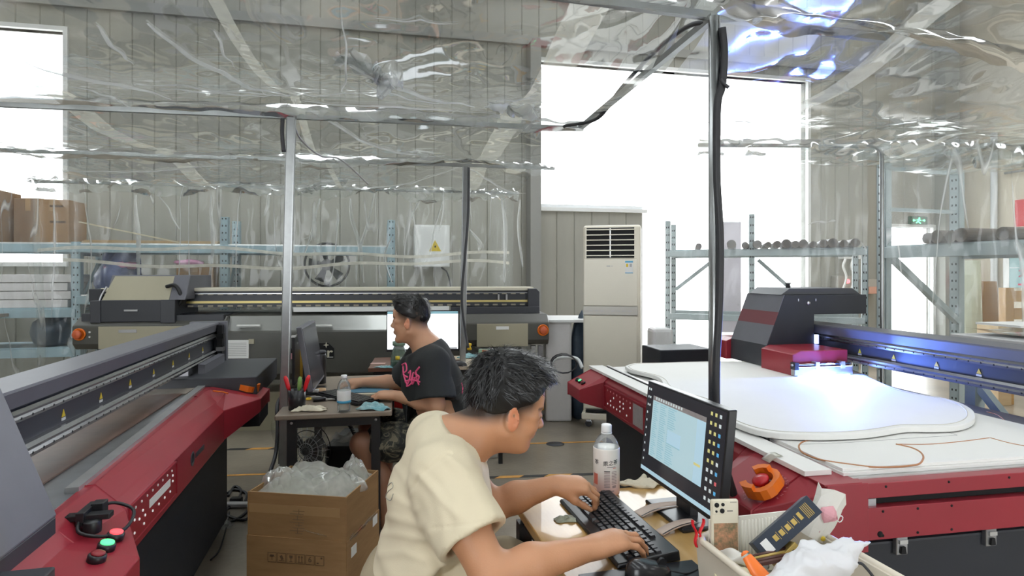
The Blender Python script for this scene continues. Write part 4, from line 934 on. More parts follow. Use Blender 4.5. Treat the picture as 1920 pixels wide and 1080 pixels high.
MB().box(((x0+x1)/2-.018,y0+.001,1.565),((x0+x1)/2-.006,y0+.02,1.83)).build('louvre_link', MATS['alu'], ac)
en = MB().box((x1-.14,y0-.0015,1.42),(x1-.07,y0,1.53)).build('energy_label', MATS['white_label'], ac)
MB().box((x1-.14,y0-.0025,1.515),(x1-.07,y0-.0015,1.53)).box((x1-.14,y0-.0025,1.418),(x1-.07,y0-.0015,1.424)).build('label_bar', mat('label_blue', (.08,.38,.62), .5), en)
for k,(dx,c_) in enumerate(((-.132,'yellow_tri'),(-.10,'pencil'))): MB().box((x1+dx,y0-.0025,1.475),(x1+dx+.02,y0-.0015,1.505)).build('label_mark', MATS[c_], en)
MB().box((ax-.045,y0-.0008,1.480),(ax-.012,y0+.001,1.488)).box((ax-.006,y0-.0008,1.482),(ax+.012,y0+.001,1.486)).build('brand_print', MATS['pencil'], ac)
MB().box((x0-.01,y0-.03,.075),(x1+.01,y1+.02,.14)).build('base', MATS['ac_cream'], ac, bevel=.012); MB().box((x0+.03,y0-.032,.145),(x1-.04,y0+.02,.165)).build('base_gap', MATS['hole'], ac)
for dx in (x0+.05,x1-.05):
    for dy in (y0+.03,y1-.03):
        w = MB().box((dx-.02,dy-.015,.05),(dx+.02,dy+.015,.078)).build('caster', MATS['steel'], ac); MB().lathe([(.03,-.011),(.03,.011)], (dx,dy,.03), 14, Matrix.Rotation(R(90),3,'X')).build('caster_wheel', MATS['black_rubber'], w)
# ---- things round the air conditioner
tb = thing('covered_table', 'white sheet-covered table left of the air conditioner', 'table', (.42,6.0,0))
MB().box((.32,5.75,.0),(.57,6.3,.95)).build('draped_side', MATS['white_stack'], tb, bevel=.02); MB().box((.30,5.72,.95),(.75,6.35,.975)).build('top', MATS['white_frame'], tb, bevel=.004)
lump((.66,5.95,0.0),(.11,.12,.62),97,'dark_bundle',MATS['dark_blue'],'dark blue plastic-wrapped bundle under the white covered table','bundle',flat=1.0)
cable([PX(1030,690,5.3), PX(1045,672,5.3), PX(1080,672,5.25), PX(1092,690,5.2)], .016, 'pale corrugated hose arching beside the air conditioner', m='pale_metal', n=8)
coil = []
for k in range(40):
    a = k*.42; coil.append(Vector(PX(1058,690,5.15))+Vector((.11*math.cos(a), .03*math.sin(a*.5)+.002*k, .08*math.sin(a)+.03)))
one(MB().tube(coil, .006, 6), 'cable_coil', MATS['dark_cable'], 'coil of grey cable hanging low by the air conditioner', 'cable', tuple(min(coil, key=lambda p: p.z)))
p = PX(1238,675,5.4); wbx = MB(); nz = Noise(98)
wbx.box((p[0]-.095,p[1]-.1,.0),(p[0]+.095,p[1]+.12,.93))
one(wbx, 'wrapped_parcel', MATS['white_stack'], 'tall white plastic-wrapped parcel behind the white-boarded printer', 'parcel', (p[0],p[1],0), bevel=.03)
one(MB().box((2.05,6.9,0.75),(2.35,6.94,2.0)), 'lilac_panel', mat('lilac', (.74,.68,.76), .6, var=.05), 'pale lilac panel standing right of the air conditioner', 'panel', (1.9,6.9,.75), -2)
# ---- grey racks at right
def rack2(label, p, q, zb, posts, depth, tops, lower, braces=(), zt=None, m='rack_grey', w=.085, bh=.095):
    p, q = Vector((*p,0)), Vector((*q,0)); d = q-p; L = d.length; a = math.degrees(math.atan2(d.y,d.x)); lx, ly = loc2(p, a)[:2]
    t = thing('storage_rack', label, 'rack', (lx+L/2,ly+depth/2,0), a)
    for k,(s,z1) in enumerate(zip(posts,tops)):
        for y,zz in ((ly,z1),(ly+depth,z1-.0)):
            o = upright(MB(), lx+s, y, zz, w).build('upright', MATS[m], t); holes(o, lx+s, y, .3, zz, w)
    for z in [zb]+list(lower):
        for y in (ly-.035,ly+depth+.02): MB().box((lx+posts[0],y-.012,z+.04-bh),(lx+posts[-1],y+.02,z+.04)).build('shelf_beam', MATS[m], t, bevel=.005)
        if z == zb: MB().box((lx+posts[0],ly-.02,z+.041),(lx+posts[-1],ly+depth+.02,z+.05)).build('shelf_board', MATS[m], t)
    for (s0,z0,s1,z1,yy) in braces: sq(MB(), (lx+s0,ly+yy,z0), (lx+s1,ly+yy,z1), .035).build('brace', MATS[m], t)
    return t, a, lx, ly
r1 = rack2('pale grey rack holding dark cardboard tubes before the bright doorway', (1.56,6.03), (3.18,5.40), 1.60, [0,.78,1.72], .5, [1.94,1.98,1.66], [.98], [(0.05,1.25,.42,1.55,.25),(.84,1.55,1.15,1.25,.25)], w=.05, bh=.06)
r2 = rack2('larger grey rack with long dark tubes at the right side', (3.18,5.15), (3.54,4.01), 1.60, [0,1.2], .85, [2.35,2.35], [], [])
t2, a2, x2, y2 = r2
sq(MB(), (x2+.02,y2+.02,1.58), (x2+.02,y2+.84,.98), .05).build('brace', MATS['rack_grey'], t2)
for z in (1.95,2.3): MB().box((x2-.02,y2,z),(x2+.02,y2+.85,z+.03)).build('end_brace', MATS['rack_grey'], t2)
def roll(name, label, p, q, r, m, group=None, hollow=True, cat='tube'):
    p, q = Vector(p), Vector(q); t = thing(name, label, cat, tuple(p), 0, group)
    d = (q-p).normalized(); M = d.to_track_quat('Z','Y').to_matrix(); L = (q-p).length
    MB().lathe([(r*.72,.0),(r,.0),(r,L),(r*.72,L),(r*.72,.0)], tuple(p), 16, M, False).build('wall', m, t)
    if hollow: MB().lathe([(r*.72,.02),(0,.02)], tuple(p), 12, M).build('bore_shade', MATS['tube_shade'], t)  # dark disc closes the bore, its colour standing for the shade inside
    return t
t1, a1, x1_, y1_ = r1
zs = 1.60+.0505
poss = [.30,.46,.60,.72,.83,.92,1.0,1.075,1.15,1.22,1.30,1.38,1.46,1.545,1.63]
ordw = ['leftmost','second','third','fourth','fifth','sixth','seventh','eighth','ninth','tenth','eleventh','twelfth','thirteenth','fourteenth','rightmost']
for k,s in enumerate(poss):
    r_ = .030+.012*((k*7)%5)/4; a = glo2((x1_+s,y1_-.06-.03*(k%3),zs+r_), a1); b = glo2((x1_+s-.05+.02*(k%4),y1_+.5,zs+r_), a1)
    roll('cardboard_tube', ('%s dark tube from the left on the rack before the doorway' % ordw[k]) if k < 14 else 'rightmost dark tube on the rack before the doorway', a, b, r_, MATS['tube_brown'], 'tubes on the doorway rack')
for k,(s,dy,r_,L) in enumerate(((.42,-.05,.042,.8),(.515,-.07,.050,.85),(.61,-.05,.045,.85),(.705,-.08,.052,.85),(.98,-.06,.046,.85))):
    a = glo2((x2+s,y2+dy,zs+r_), a2); b = glo2((x2+s+.04,y2+dy+L,zs+r_), a2)
    roll('cardboard_tube', ['short black tube beside the post on the larger rack','tube with a pale rim right of the short black one on the larger rack','middle tube of the group on the larger rack','thick brown-ended tube at the right of the group on the larger rack','tube lying apart at the near end of the larger rack'][k], a, b, r_, MATS['tube_brown'], 'tubes on the larger rack')
# ---- beyond the racks: wall devices, door sign, right wall
def wallbox(u0,u1,v0,v1,d,m,name,label,cat,extra=None):
    f = lambda u: 8.243*((u-960)/F*.9767+.2147)/(.9767-(u-960)/F*.2147)
    xx0, xx1 = f(u0), f(u1); Y = ((xx0+xx1)/2)*.2147+8.243*.9767; z0, z1 = H-(v1-CY)/F*Y, H-(v0-CY)/F*Y
    o = one(MB().box((xx0,WY-d,z0),(xx1,WY-.002,z1)), name, m, label, cat, ((xx0+xx1)/2,WY-d/2,z0), RA, bevel=.008); return o, xx0, xx1, z0, z1
wallbox(1571,1613,470,486,.12,MATS['white_frame'],'wall_box','white box on the grey wall above two white cables','box')
o,b0,b1,c0,c1 = wallbox(1558,1588,517,542,.15,MATS['ac_grey'],'meter_box','grey wall box with a small red light','box')
MB().lathe([(.035,0),(.03,.015),(0,.02)], ((b0+b1)/2+.03,WY-.15,(c0+c1)/2+.02), 12, Matrix.Rotation(R(90),3,'X')).build('indicator_light', mat('led_red', (1,.1,.1), .4, emit=(1,.1,.12), estr=4), o)
wallbox(1600,1634,523,548,.18,MATS['ac_grey'],'fan_heater','grey wall unit beside the box with the red light','heater'); wallbox(1612,1634,537,550,.20,mat('salmon', (.72,.40,.30), .7),'salmon_box','salmon coloured carton under the grey wall unit','box')
for k,u in enumerate((1585,1600)): cable([PX(u,486,9.35), PX(u-4,500,9.33), PX(u+2,520,9.33), PX(u-5,545,9.33)], .018, ['left','right'][k]+' white cable hanging under the white wall box', m='white_label')
f = lambda u: 8.243*((u-960)/F*.9767+.2147)/(.9767-(u-960)/F*.2147)
ex = thing('exit_sign', 'green lit emergency exit sign above the bright door', 'sign', (f(1717),WY-.06,2.22), RA)
MB().box((f(1702),WY-.06,2.215),(f(1733),WY-.01,2.345)).build('housing', mat('sign_dark', (.02,.10,.05), .5), ex)
gx = f(1717); gm = mat('exit_green', (.1,.8,.3), .5, emit=(.15,1,.4), estr=2.2)
g = MB(); y_ = WY-.063
g.lathe([(.016,0),(.016,.003),(0,.003)], (gx+.005,y_,2.315), 10, Matrix.Rotation(R(90),3,'X')); sq(g,(gx,y_,2.30),(gx-.02,y_,2.262),.02); sq(g,(gx-.02,y_,2.262),(gx+.03,y_,2.232),.014); sq(g,(gx-.02,y_,2.262),(gx-.055,y_,2.24),.014); sq(g,(gx,y_,2.295),(gx+.04,y_,2.275),.012); sq(g,(gx,y_,2.295),(gx-.045,y_,2.285),.012)
g.build('running_figure', gm, ex); MB().prism([(gx+.07,2.27),(gx+.07,2.29),(gx+.10,2.29),(gx+.10,2.305),(gx+.125,2.28),(gx+.10,2.255),(gx+.10,2.27)], 'y', y_-.002, y_).build('arrow', gm, ex)
MB().prism([(gx-.07,2.27),(gx-.07,2.29),(gx-.10,2.29),(gx-.10,2.305),(gx-.125,2.28),(gx-.10,2.255),(gx-.10,2.27)], 'y', y_-.002, y_).build('arrow', gm, ex)
dl = room_obj(MB().box((f(1733)+.02,WY-.02,0),(f(1733)+.05,WY+.04,2.16)), 'door_3', MATS['white_frame'])
fe = thing('fire_bell', 'red fire bell on the dark pillar beside the bright door', 'alarm bell', (f(1765),WY-.3,1.2), RA)
zb = H-(525-CY)/F*9.95
MB().lathe([(.0,0),(.10,.0),(.13,-.03),(.12,-.07),(0,-.09)], (f(1765),WY-.3,zb), 18, Matrix.Rotation(R(-90),3,'X')).build('gong', mat('bell_red', (.75,.05,.05), .4), fe); MB().box((f(1765)-.05,WY-.3,zb-.05),(f(1765)+.05,WY-.2,zb+.05)).build('back_plate', MATS['red_dark'], fe)
one(MB().box((f(1752),WY-.2,0),(f(1778),WY-.003,6.1)), 'wall_pillar', MATS['panel_dark'], 'dark grey pillar right of the bright door', 'pillar', (f(1765),WY-.1,0), RA)
p = PX(1816,600,7.0); roll('film_roll', 'tall pale green film roll standing against the cream wall', (p[0],p[1],0), (p[0]+.03,p[1]+.1,1.56), .15, mat('pale_green', (.68,.72,.58), .5, var=.12, scale=9), None, True, 'roll')
for k,(u,Y,w,h,lab) in enumerate(((1850,7.25,.20,1.33,'brown cardboard sheet leaning behind the green roll'),(1868,7.05,.20,1.33,'front brown cardboard sheet wrapped in clear film'))):
    p = PX(u,600,Y); M = Matrix.Translation(Vector((p[0],p[1],0))) @ Matrix.Rotation(R(20-25*k),4,'Z') @ Matrix.Rotation(R(-6),4,'X')
    one(MB().box((-w/2,0,0),(w/2,.05,h)), 'cardboard_sheet', MATS['carton'] if k else MATS['carton_dark'], lab, 'cardboard', (0,0,0)).matrix_world = M
pl = thing('wooden_pallet', 'orange wooden slatted pallet standing by the teal poster', 'pallet', (5.6,6.55,0))
xx = PX(1886,600,6.5)[0]
for k in (0,.55): MB().box((xx+k,6.5,0),(xx+k+.09,6.6,1.26)).build('post', MATS['wood'], pl, bevel=.004)
for k in range(6): MB().box((xx+.09,6.5,.16+.19*k),(xx+.6,6.53,.28+.19*k)).build('slat', MATS['wood'], pl, bevel=.003)
one(MB().box((xx-.12,6.45,.0),(xx+.02,6.75,.85)), 'pale_block', MATS['plywood'], 'pale wood block at the foot of the slatted pallet', 'block', (xx-.05,6.6,0), bevel=.004)
ps = thing('wall_poster', 'teal wall poster with red characters on the cream wall', 'poster', (9.38,6.8,1.15), RA)
pf = lambda u: 9.4*(.9767-(u-960)/F*.2147)/((u-960)/F*.9767+.2147)
yA, yB = pf(1896), pf(1985)
MB().box((9.365,yB,1.2),(9.398,yA,1.82)).build('sheet', mat('teal', (.32,.50,.52), .5), ps); MB().box((9.36,yA,1.18),(9.398,yA+.09,1.84)).build('frame', MATS['white_frame'], ps); MB().box((9.36,yB,1.82),(9.398,yA,1.845)).build('frame', MATS['white_frame'], ps); MB().box((9.362,yB,1.495),(9.365,yA,1.505)).build('fold', MATS['pale_metal'], ps)
mat('poster_red', (.72,.08,.16), .5)
MB().text('塑', .27, None, .001, 'LEFT', True, warp=lambda q: Vector((9.362, yA-.13-q.x*.8, 1.63+q.y*.7))).build('lettering', MATS['poster_red'], ps)
MB().text('不', .25, None, .001, 'LEFT', True, warp=lambda q: Vector((9.362, yA-.13-q.x*.8, 1.38+q.y*.7))).build('lettering', MATS['poster_red'], ps)
MB().box((9.361,yA-.45,1.235),(9.364,yA-.13,1.262)).build('lettering', MATS['poster_red'], ps)
one(MB().box((9.37,pf(1990),2.12),(9.398,pf(1906),2.52)), 'red_sign', mat('sign_red', (.75,.06,.08), .5), 'red sign high on the cream wall above the tubes', 'sign', (9.38,pf(1940),2.12), RA)
# table and boards behind the white-boarded printer
wt = thing('work_table', 'plastic-covered work table behind the gantry of the right printer', 'table', (3.55,3.7,0), PA)
MB().box((2.95,1.9,1.05),(4.4,2.8,1.09)).build('top', MATS['white_stack'], wt, bevel=.004)
for x in (3.0,4.35):
    for y in (2.0,2.7): MB().box((x-.03,y-.03,0),(x+.03,y+.03,1.05)).build('leg', MATS['rack_grey'], wt)
sq(MB(), (3.0,2.0,.15), (3.0,2.7,.85), .04).build('brace', MATS['rack_grey'], wt)
nz = Noise(77); one(MB().grid(lambda a,b: (2.96+1.4*a, 1.93+.85*b, 1.105+.010*nz((a*3,b*3,0))+.012), 40, 40), 'film_cover', film_edge, 'crumpled clear film lying on the table behind the gantry', 'plastic film', (3.7,2.4,1.095), PA)
one(MB().lathe([(.0,0),(.11,0),(.12,.01),(.12,.10),(.1,.115),(0,.115)], glo2((3.25,2.75,.995),PA), 20), 'white_tub', MATS['white_frame'], 'round white tub on the film-covered table', 'tub', glo2((3.25,2.75,.995),PA)) if False else None
one(MB().box((3.05,2.50,1.145),(3.32,2.74,1.156)), 'white_board', MATS['white_board'], 'small white board on the film-covered table', 'board', (3.2,2.6,1.145), PA)
for k in range(4): one(MB().box((2.86+.03*k,1.3+.06*k,.02+.022*k),(3.9,2.15-.02*k,.040+.022*k)), 'white_board', MATS['white_board'], ['lowest','second','third','topmost'][k]+' white board in the low pile behind the gantry', 'board', (3.4,1.8,.02+.022*k), PA, group='low pile of white boards')
# ================================================================ desks and what lies on them
mat('desk_wood', (.56,.35,.13), .28, col2=(.47,.27,.085), scale=2.2, stretch=(7,1,7), coat=.3)
mat('desk_taupe', (.27,.215,.165), .35, var=.1, scale=4)
mat('desk_beige', (.62,.52,.40), .35, var=.06)
mat('leg_black', (.02,.02,.022), .4)
mat('screen_dark', (.02,.02,.024), .18, emit=(.030,.030,.036), estr=.35)
mat('screen_win', (.34,.46,.50), .3, emit=(.42,.60,.66), estr=.42)
mat('screen_row', (.22,.40,.46), .3, emit=(.25,.47,.55), estr=.4)
mat('screen_bar', (.35,.5,.6), .3, emit=(.40,.58,.68), estr=.42)
mat('screen_white', (.8,.85,.9), .3, emit=(.86,.92,1.0), estr=.95)
mat('icon_y', (.6,.55,.2), .4, emit=(.62,.58,.25), estr=.3); mat('icon_w', (.6,.65,.66), .4, emit=(.6,.68,.7), estr=.3)
mat('icon_b', (.1,.35,.6), .4, emit=(.1,.42,.75), estr=.35); mat('icon_r', (.5,.1,.1), .4, emit=(.5,.1,.12), estr=.5)
mat('key_black', (.030,.030,.034), .32); mat('bezel', (.014,.014,.016), .3)
mat('cloth_cream', (.72,.66,.52), .9, var=.08, scale=14, bump=.2, bscale=90)
mat('cloth_teal', (.13,.36,.42), .9, col2=(.42,.60,.62), scale=26)
mat('pet', (.93,.95,.95), .05, trans=1.0); MATS['pet'].node_tree.nodes['Principled BSDF'].inputs['IOR'].default_value = 1.15
mat('cap_white', (.84,.84,.84), .4)
mat('tub_cream', (.74,.67,.55), .35); mat('card_white', (.80,.77,.68), .6)
mat('gold', (.62,.44,.13), .4, .4); mat('paper_cream', (.80,.72,.48), .75); mat('paper_white', (.80,.78,.72), .7, var=.05)
mat('pink_paper', (.72,.36,.40), .6); mat('navy_box', (.025,.035,.055), .45); mat('ruler_brown', (.11,.045,.035), .3)
mat('orange_handle', (.90,.20,.03), .35); mat('clip_red', (.75,.02,.03), .3)
NA = 14.0
t = thing('computer_desk', 'light wood desk in the foreground with black steel legs', 'desk', (.77,1.3,0), NA)
MB().box((.467,.70,.672),(1.085,1.873,.70)).build('desktop', MATS['desk_wood'], t, bevel=.004)
MB().box((.49,.74,.63),(1.06,1.85,.672)).build('apron_frame', MATS['leg_black'], t)
for x,y in ((.495,1.83),(1.055,1.83),(.495,.76),(1.055,.76)): MB().box((x-.02,y-.02,0),(x+.02,y+.02,.64)).build('leg', MATS['leg_black'], t)
TZn = .70
def nloc(u,v,z): return loc2(G(u,v,z), NA)
# ---- monitor facing the seated person
mo = thing('computer_monitor', 'black monitor showing a pale blue window and icons on the wood desk', 'monitor', (.97,1.61,TZn), NA)
y0,y1,z0,z1,xm = 1.385,1.840,.762,1.062,.895
MX = lambda x,y,z: (x+.10*(z-z0), y, z)
def mbox(a,b,name,m,parent=mo,bevel=0):
    (xa,ya,za),(xb,yb,zb) = a,b
    return MB().hull([MX(xa,ya,za),MX(xb,ya,za),MX(xb,yb,za),MX(xa,yb,za)],[MX(xa,ya,zb),MX(xb,ya,zb),MX(xb,yb,zb),MX(xa,yb,zb)]).build(name,m,parent,bevel=bevel)
mbox((xm+.002,y0,z0),(xm+.028,y1,z1),'casing',MATS['bezel'],bevel=.003)
sc = mbox((xm+.0005,y0+.006,z0+.014),(xm+.002,y1-.006,z1-.006),'screen',MATS['screen_dark'])
def sbox(s0,s1,t0,t1,m,name,lv=1):
    Wd, Hh = (y1-y0-.012), (z1-z0-.02); ya = y1-.006-s1*Wd; yb = y1-.006-s0*Wd; zb = z1-.006-t0*Hh; za = z1-.006-t1*Hh; x = xm+.0005-.00025*lv
    return MB().add([MX(x,yb,za),MX(x,ya,za),MX(x,ya,zb),MX(x,yb,zb)],[[0,1,2,3]]).build(name,MATS[m],sc)
sbox(.10,.80,.17,.80,'screen_win','window'); sbox(.70,.80,.17,.80,'screen_bar','side_column',2); sbox(.10,.80,.12,.17,'plate_grey','title_bar')
sbox(0,1,.955,1,'screen_bar','task_bar'); sbox(.34,.52,.42,.56,'screen_bar','dialog_box',3); sbox(.34,.52,.56,.572,'screen_row','dialog_shadow',3); sbox(.70,.775,.60,.625,'icon_y','marker',3)
for r in range(26):
    for s0,s1 in ((.12,.19),(.215,.31),(.33,.44)): sbox(s0,s1-.01*((r*3)%4),.185+.0235*r,.195+.0235*r,'screen_row','list_row',2)
for r in range(10):
    for c in range(3):
        m = ['icon_y','icon_y','icon_w'][c] if r < 6 else ['icon_w','icon_w','icon_b'][c]
        if c == 2 and 2 <= r < 5: m = 'icon_b'
        if r == 7 and c == 2: m = 'icon_r'
        sbox(.84+.048*c,.863+.048*c,.045+.09*r,.08+.09*r,m,'desktop_icon')
    sbox(.02,.035,.05+.09*r,.075+.09*r,'icon_w','tool_icon'); 
    if r < 3: sbox(.045,.065,.05+.09*r,.075+.09*r,'icon_w','tool_icon')
for k in range(11): sbox(.14+.035*k,.16+.035*k,.125,.155,'icon_w','toolbar_icon',2)
MB().box((.93,1.58,TZn+.01),(.955,1.66,.90)).build('stand_neck', MATS['bezel'], mo); MB().box((.86,1.50,TZn),(1.03,1.73,TZn+.012)).build('stand_foot', MATS['bezel'], mo, bevel=.004)
# ---- keyboard
kb = thing('keyboard', 'black full-size keyboard on the foreground wood desk', 'keyboard', (.69,1.58,TZn), NA)
MB().hull([(.60,1.355,TZn+.002),(.772,1.355,TZn+.002),(.772,1.80,TZn+.002),(.60,1.80,TZn+.002)],[(.604,1.358,TZn+.012),(.770,1.358,TZn+.028),(.770,1.797,TZn+.028),(.604,1.797,TZn+.012)]).build('case', MATS['bezel'], kb, bevel=.004)
kz = lambda x: TZn+.0125+.016*(x-.604)/.166
km = {}
def key(x, y, w, d=.0148):
    k = (round(w,4), round(d,4))
    if k not in km:
        a,b = w/2,d/2; mb = MB().hull([(-b,-a,0),(b,-a,0),(b,a,0),(-b,a,0)],[(-b*.8,-a*.85,.007),(b*.8,-a*.85,.007),(b*.8,a*.85,.007),(-b*.8,a*.85,.007)]); km[k] = mb.mesh('key'); km[k].materials.append(MATS['key_black'])
    o = bpy.data.objects.new('key', km[k]); COL.objects.link(o); o.parent = kb; of = OFF[kb.name]; o.location = (x-of[0], y-of[1], kz(x)-of[2]-.001); o.rotation_euler = (0,R(-5.5),0)
pit = .0187
for r in range(6):
    x = .642+r*pit+(.006 if r == 5 else 0); yv = 1.785
    rows = [[1.25,1.25,1.25,6.2,1.25,1.25,1.25,1.25],[2.25]+[1]*10+[2.75],[1.75]+[1]*11+[2.25],[1.5]+[1]*12+[1.5],[1]*13+[2],[1]*13+[2]][r]
    for w in rows: key(x, yv-w*pit/2, w*pit-.003); yv -= w*pit
    yv -= .006
    for k in range(3):
        if (r in (2,)) or (r == 1 and k != 1): yv -= pit; continue
        key(x, yv-pit/2, pit-.003); yv -= pit
    yv -= .005
    if r < 5:
        for k in range(4): key(x, yv-pit/2, pit-.003); yv -= pit
ms = thing('computer_mouse', 'black wired mouse at the near end of the keyboard', 'mouse', (.655,1.30,TZn+.005), NA)
def mfn(a,b):
    th = a*2*math.pi; s = math.sin(b*math.pi/2); cr_ = math.cos(b*math.pi/2)
    lx = math.cos(th)*(.058)*(s**.6); ly = math.sin(th)*(.033)*(s**.6)*(1-.12*math.cos(th)); return (.655+lx, 1.30+ly, TZn+.005+.040*cr_**.7*(1-.35*(lx+.01)/.06))
MB().grid(mfn, 28, 12).build('shell', mat('mouse_black', (.02,.02,.022), .22), ms); MB().lathe([(.011,-.004),(.011,.004)], (.69,1.30,TZn+.034), 12, Matrix.Rotation(R(90),3,'X')).build('wheel', MATS['black_rubber'], ms)
MB().tube(catmull([(.712,1.30,TZn+.012),(.75,1.29,TZn+.006),(.80,1.31,TZn+.004),(.86,1.34,TZn+.004)],6), .002, 6).build('cord', MATS['black_rubber'], ms)
one(MB().box((.50,.95,TZn),(.80,1.352,TZn+.004)), 'mouse_pad', MATS['bezel'], 'black mouse pad on the foreground wood desk', 'mouse pad', (.65,1.2,TZn), NA)
# ---- tea bottle
bx_, by_, _ = G(1137,926,TZn)
bt = thing('tea_bottle', 'large peach tea bottle with white cap on the wood desk', 'bottle', (bx_,by_,TZn))
rb = .0415
MB().lathe([(.03,0),(rb-.003,.004),(rb,.012),(rb,.135),(rb-.001,.140),(rb,.145),(rb,.155),(.036,.172),(.026,.188),(.0165,.196),(.0150,.199),(.0150,.205)], (bx_,by_,TZn), 28).build('shell', film_pet, bt)
mat('tea_label', (.80,.50,.46), .35); 
lm = MATS['tea_label'].node_tree; gr = lm.nodes.new('ShaderNodeTexCoord'); sx = lm.nodes.new('ShaderNodeSeparateXYZ'); rr = lm.nodes.new('ShaderNodeValToRGB')
lm.links.new(gr.outputs['Object'], sx.inputs[0]); mp_ = lm.nodes.new('ShaderNodeMapRange'); mp_.inputs['From Max'].default_value = .14; lm.links.new(sx.outputs['Z'], mp_.inputs['Value']); lm.links.new(mp_.outputs['Result'], rr.inputs['Fac']); lm.links.new(rr.outputs['Color'], lm.nodes['Principled BSDF'].inputs['Base Color'])
rr.color_ramp.elements[0].color = (.74,.40,.38,1); rr.color_ramp.elements[1].color = (.86,.80,.74,1); rr.color_ramp.elements[1].position = .6
lb = MB().lathe([(rb+.0006,.006),(rb+.0012,.012),(rb+.0012,.152),(rb+.0004,.155)], (bx_,by_,TZn), 32).build('label_sleeve', MATS['tea_label'], bt)
MB().lathe([(0,.004),(rb-.004,.006),(rb-.004,.150),(0,.150)], (bx_,by_,TZn), 20).build('tea', mat('tea', (.78,.62,.52), .3), bt)
MB().lathe([(.0168,.203),(.0172,.206),(.0172,.224),(.0155,.227),(0,.2275)], (bx_,by_,TZn), 20).build('cap', MATS['cap_white'], bt); MB().lathe([(.0178,.198),(.0178,.202),(.014,.202)], (bx_,by_,TZn), 20).build('cap_ring', MATS['cap_white'], bt)
mat('ink_dark', (.05,.05,.05), .6); mat('ink_grey', (.36,.26,.26), .6); mat('ink_red', (.75,.20,.15), .6)
def wrap(th0, zc, sc_=1.0, slope=0.0):
    return lambda p: Vector((bx_+(rb+.0016)*math.sin(th0+p.x*sc_/rb), by_-(rb+.0016)*math.cos(th0+p.x*sc_/rb), TZn+zc+p.y*sc_+slope*p.x))
MB().text('果之茶', .0165, None, 0, 'CENTER', True, warp=wrap(.18,.112,1,.12)).build('lettering', MATS['ink_dark'], lb)
MB().text('茶', .0165, None, 0, 'CENTER', True, warp=wrap(-.95,.112)).build('lettering', MATS['ink_dark'], lb)
def patch(th0,th1,za,zb,m,name): MB().grid(lambda a,b: (bx_+(rb+.0015)*math.sin(th0+(th1-th0)*a), by_-(rb+.0015)*math.cos(th0+(th1-th0)*a), TZn+za+(zb-za)*b), 6, 1).build(name,MATS[m],lb)
patch(-.10,.55,.099,.1005,'ink_dark','underline'); patch(.35,.65,.095,.097,'ink_red','small_print')
for k in range(11): patch(-.32,.12,.035+.0048*k,.0372+.0048*k,'ink_grey','print_line'); 
for k in range(9): patch(.24,.68,.045+.0048*k,.0472+.0048*k,'ink_grey','print_line')
patch(-.32,.12,.0855,.088,'ink_dark','print_line'); patch(.30,.62,.033,.041,'ink_grey','barcode'); patch(-.05,.45,.022,.025,'ink_grey','print_line'); patch(-1.3,-.85,.04,.075,'ink_red','fruit_print')
# ---- cloth gloves, straps, papers on the wood desk
def crumple(c, sx, sy, sz, seed, name, m, label, cat, rot=0, base_z=None, nu=26, nv=18, fr=1.0, th=.004):
    nz = Noise(seed); a0 = math.cos(R(rot)), math.sin(R(rot)); z_ = c[2]
    def fn(a,b):
        x, y = (a-.5)*sx, (b-.5)*sy; e = min(a,1-a,b,1-b)*2
        x += .12*sx*nz((b*1.2,a*.4,3)); y += .14*sy*nz((a*1.3,b*.4,8))
        h = sz*(.5+.35*nz((a*1.6*fr,b*1.6*fr,0))+.25*nz((a*3.5*fr,b*3.5*fr,5)))*min(1,.25+e*2)
        return (c[0]+x*a0[0]-y*a0[1], c[1]+x*a0[1]+y*a0[0], z_+max(.002,h))
    return one(MB().grid(fn, nu, nv), name, m, label, cat, c, solid=th)
c = G(1213,908,TZn); crumple(c, .19, .07, .028, 101, 'cotton_glove', MATS['cloth_cream'], 'crumpled cream cotton glove on the wood desk by the monitor', 'glove', 12)
def strap(pts, w, label, z=TZn):
    P = catmull([(*G(u,v,z)[:2], z+h) for u,v,h in pts], 8); s = thing('elastic_strap', label, 'strap', (P[0].x,P[0].y,z))
    ribbon(MB(), P, w, zoff=.003).build('band', mat('strap_pink', (.66,.52,.44), .8, var=.06, scale=30), s, solid=.003)
    ribbon(MB(), [p+(P[-1]-P[0]).cross(Vector((0,0,1))).normalized()*w*.42 for p in P], .004, zoff=.0055).build('edge_stitch', MATS['bezel'], s)
strap([(1196,968,.002),(1222,962,.012),(1250,955,.010),(1300,950,.006)], .042, 'pinkish elastic strap behind the keyboard on the wood desk')
strap([(1236,1003,.002),(1262,996,.012),(1290,986,.009),(1330,982,.004)], .034, 'second pinkish elastic strap beside the cream tub')
a = nloc(1275,970,TZn); one(MB().box((a[0]-.035,a[1]-.05,TZn),(a[0]+.035,a[1]+.05,TZn+.003)), 'paper_card', MATS['white_label'], 'white card lying between the two elastic straps', 'card', (a[0],a[1],TZn), NA, bevel=.001)
c = G(1076,975,TZn); crumple(c, .085, .042, .010, 103, 'snack_wrapper', mat('wrapper', (.50,.54,.42), .25, var=.35, scale=30), 'small silver-green snack wrapper left of the keyboard', 'wrapper', 6, th=.001)
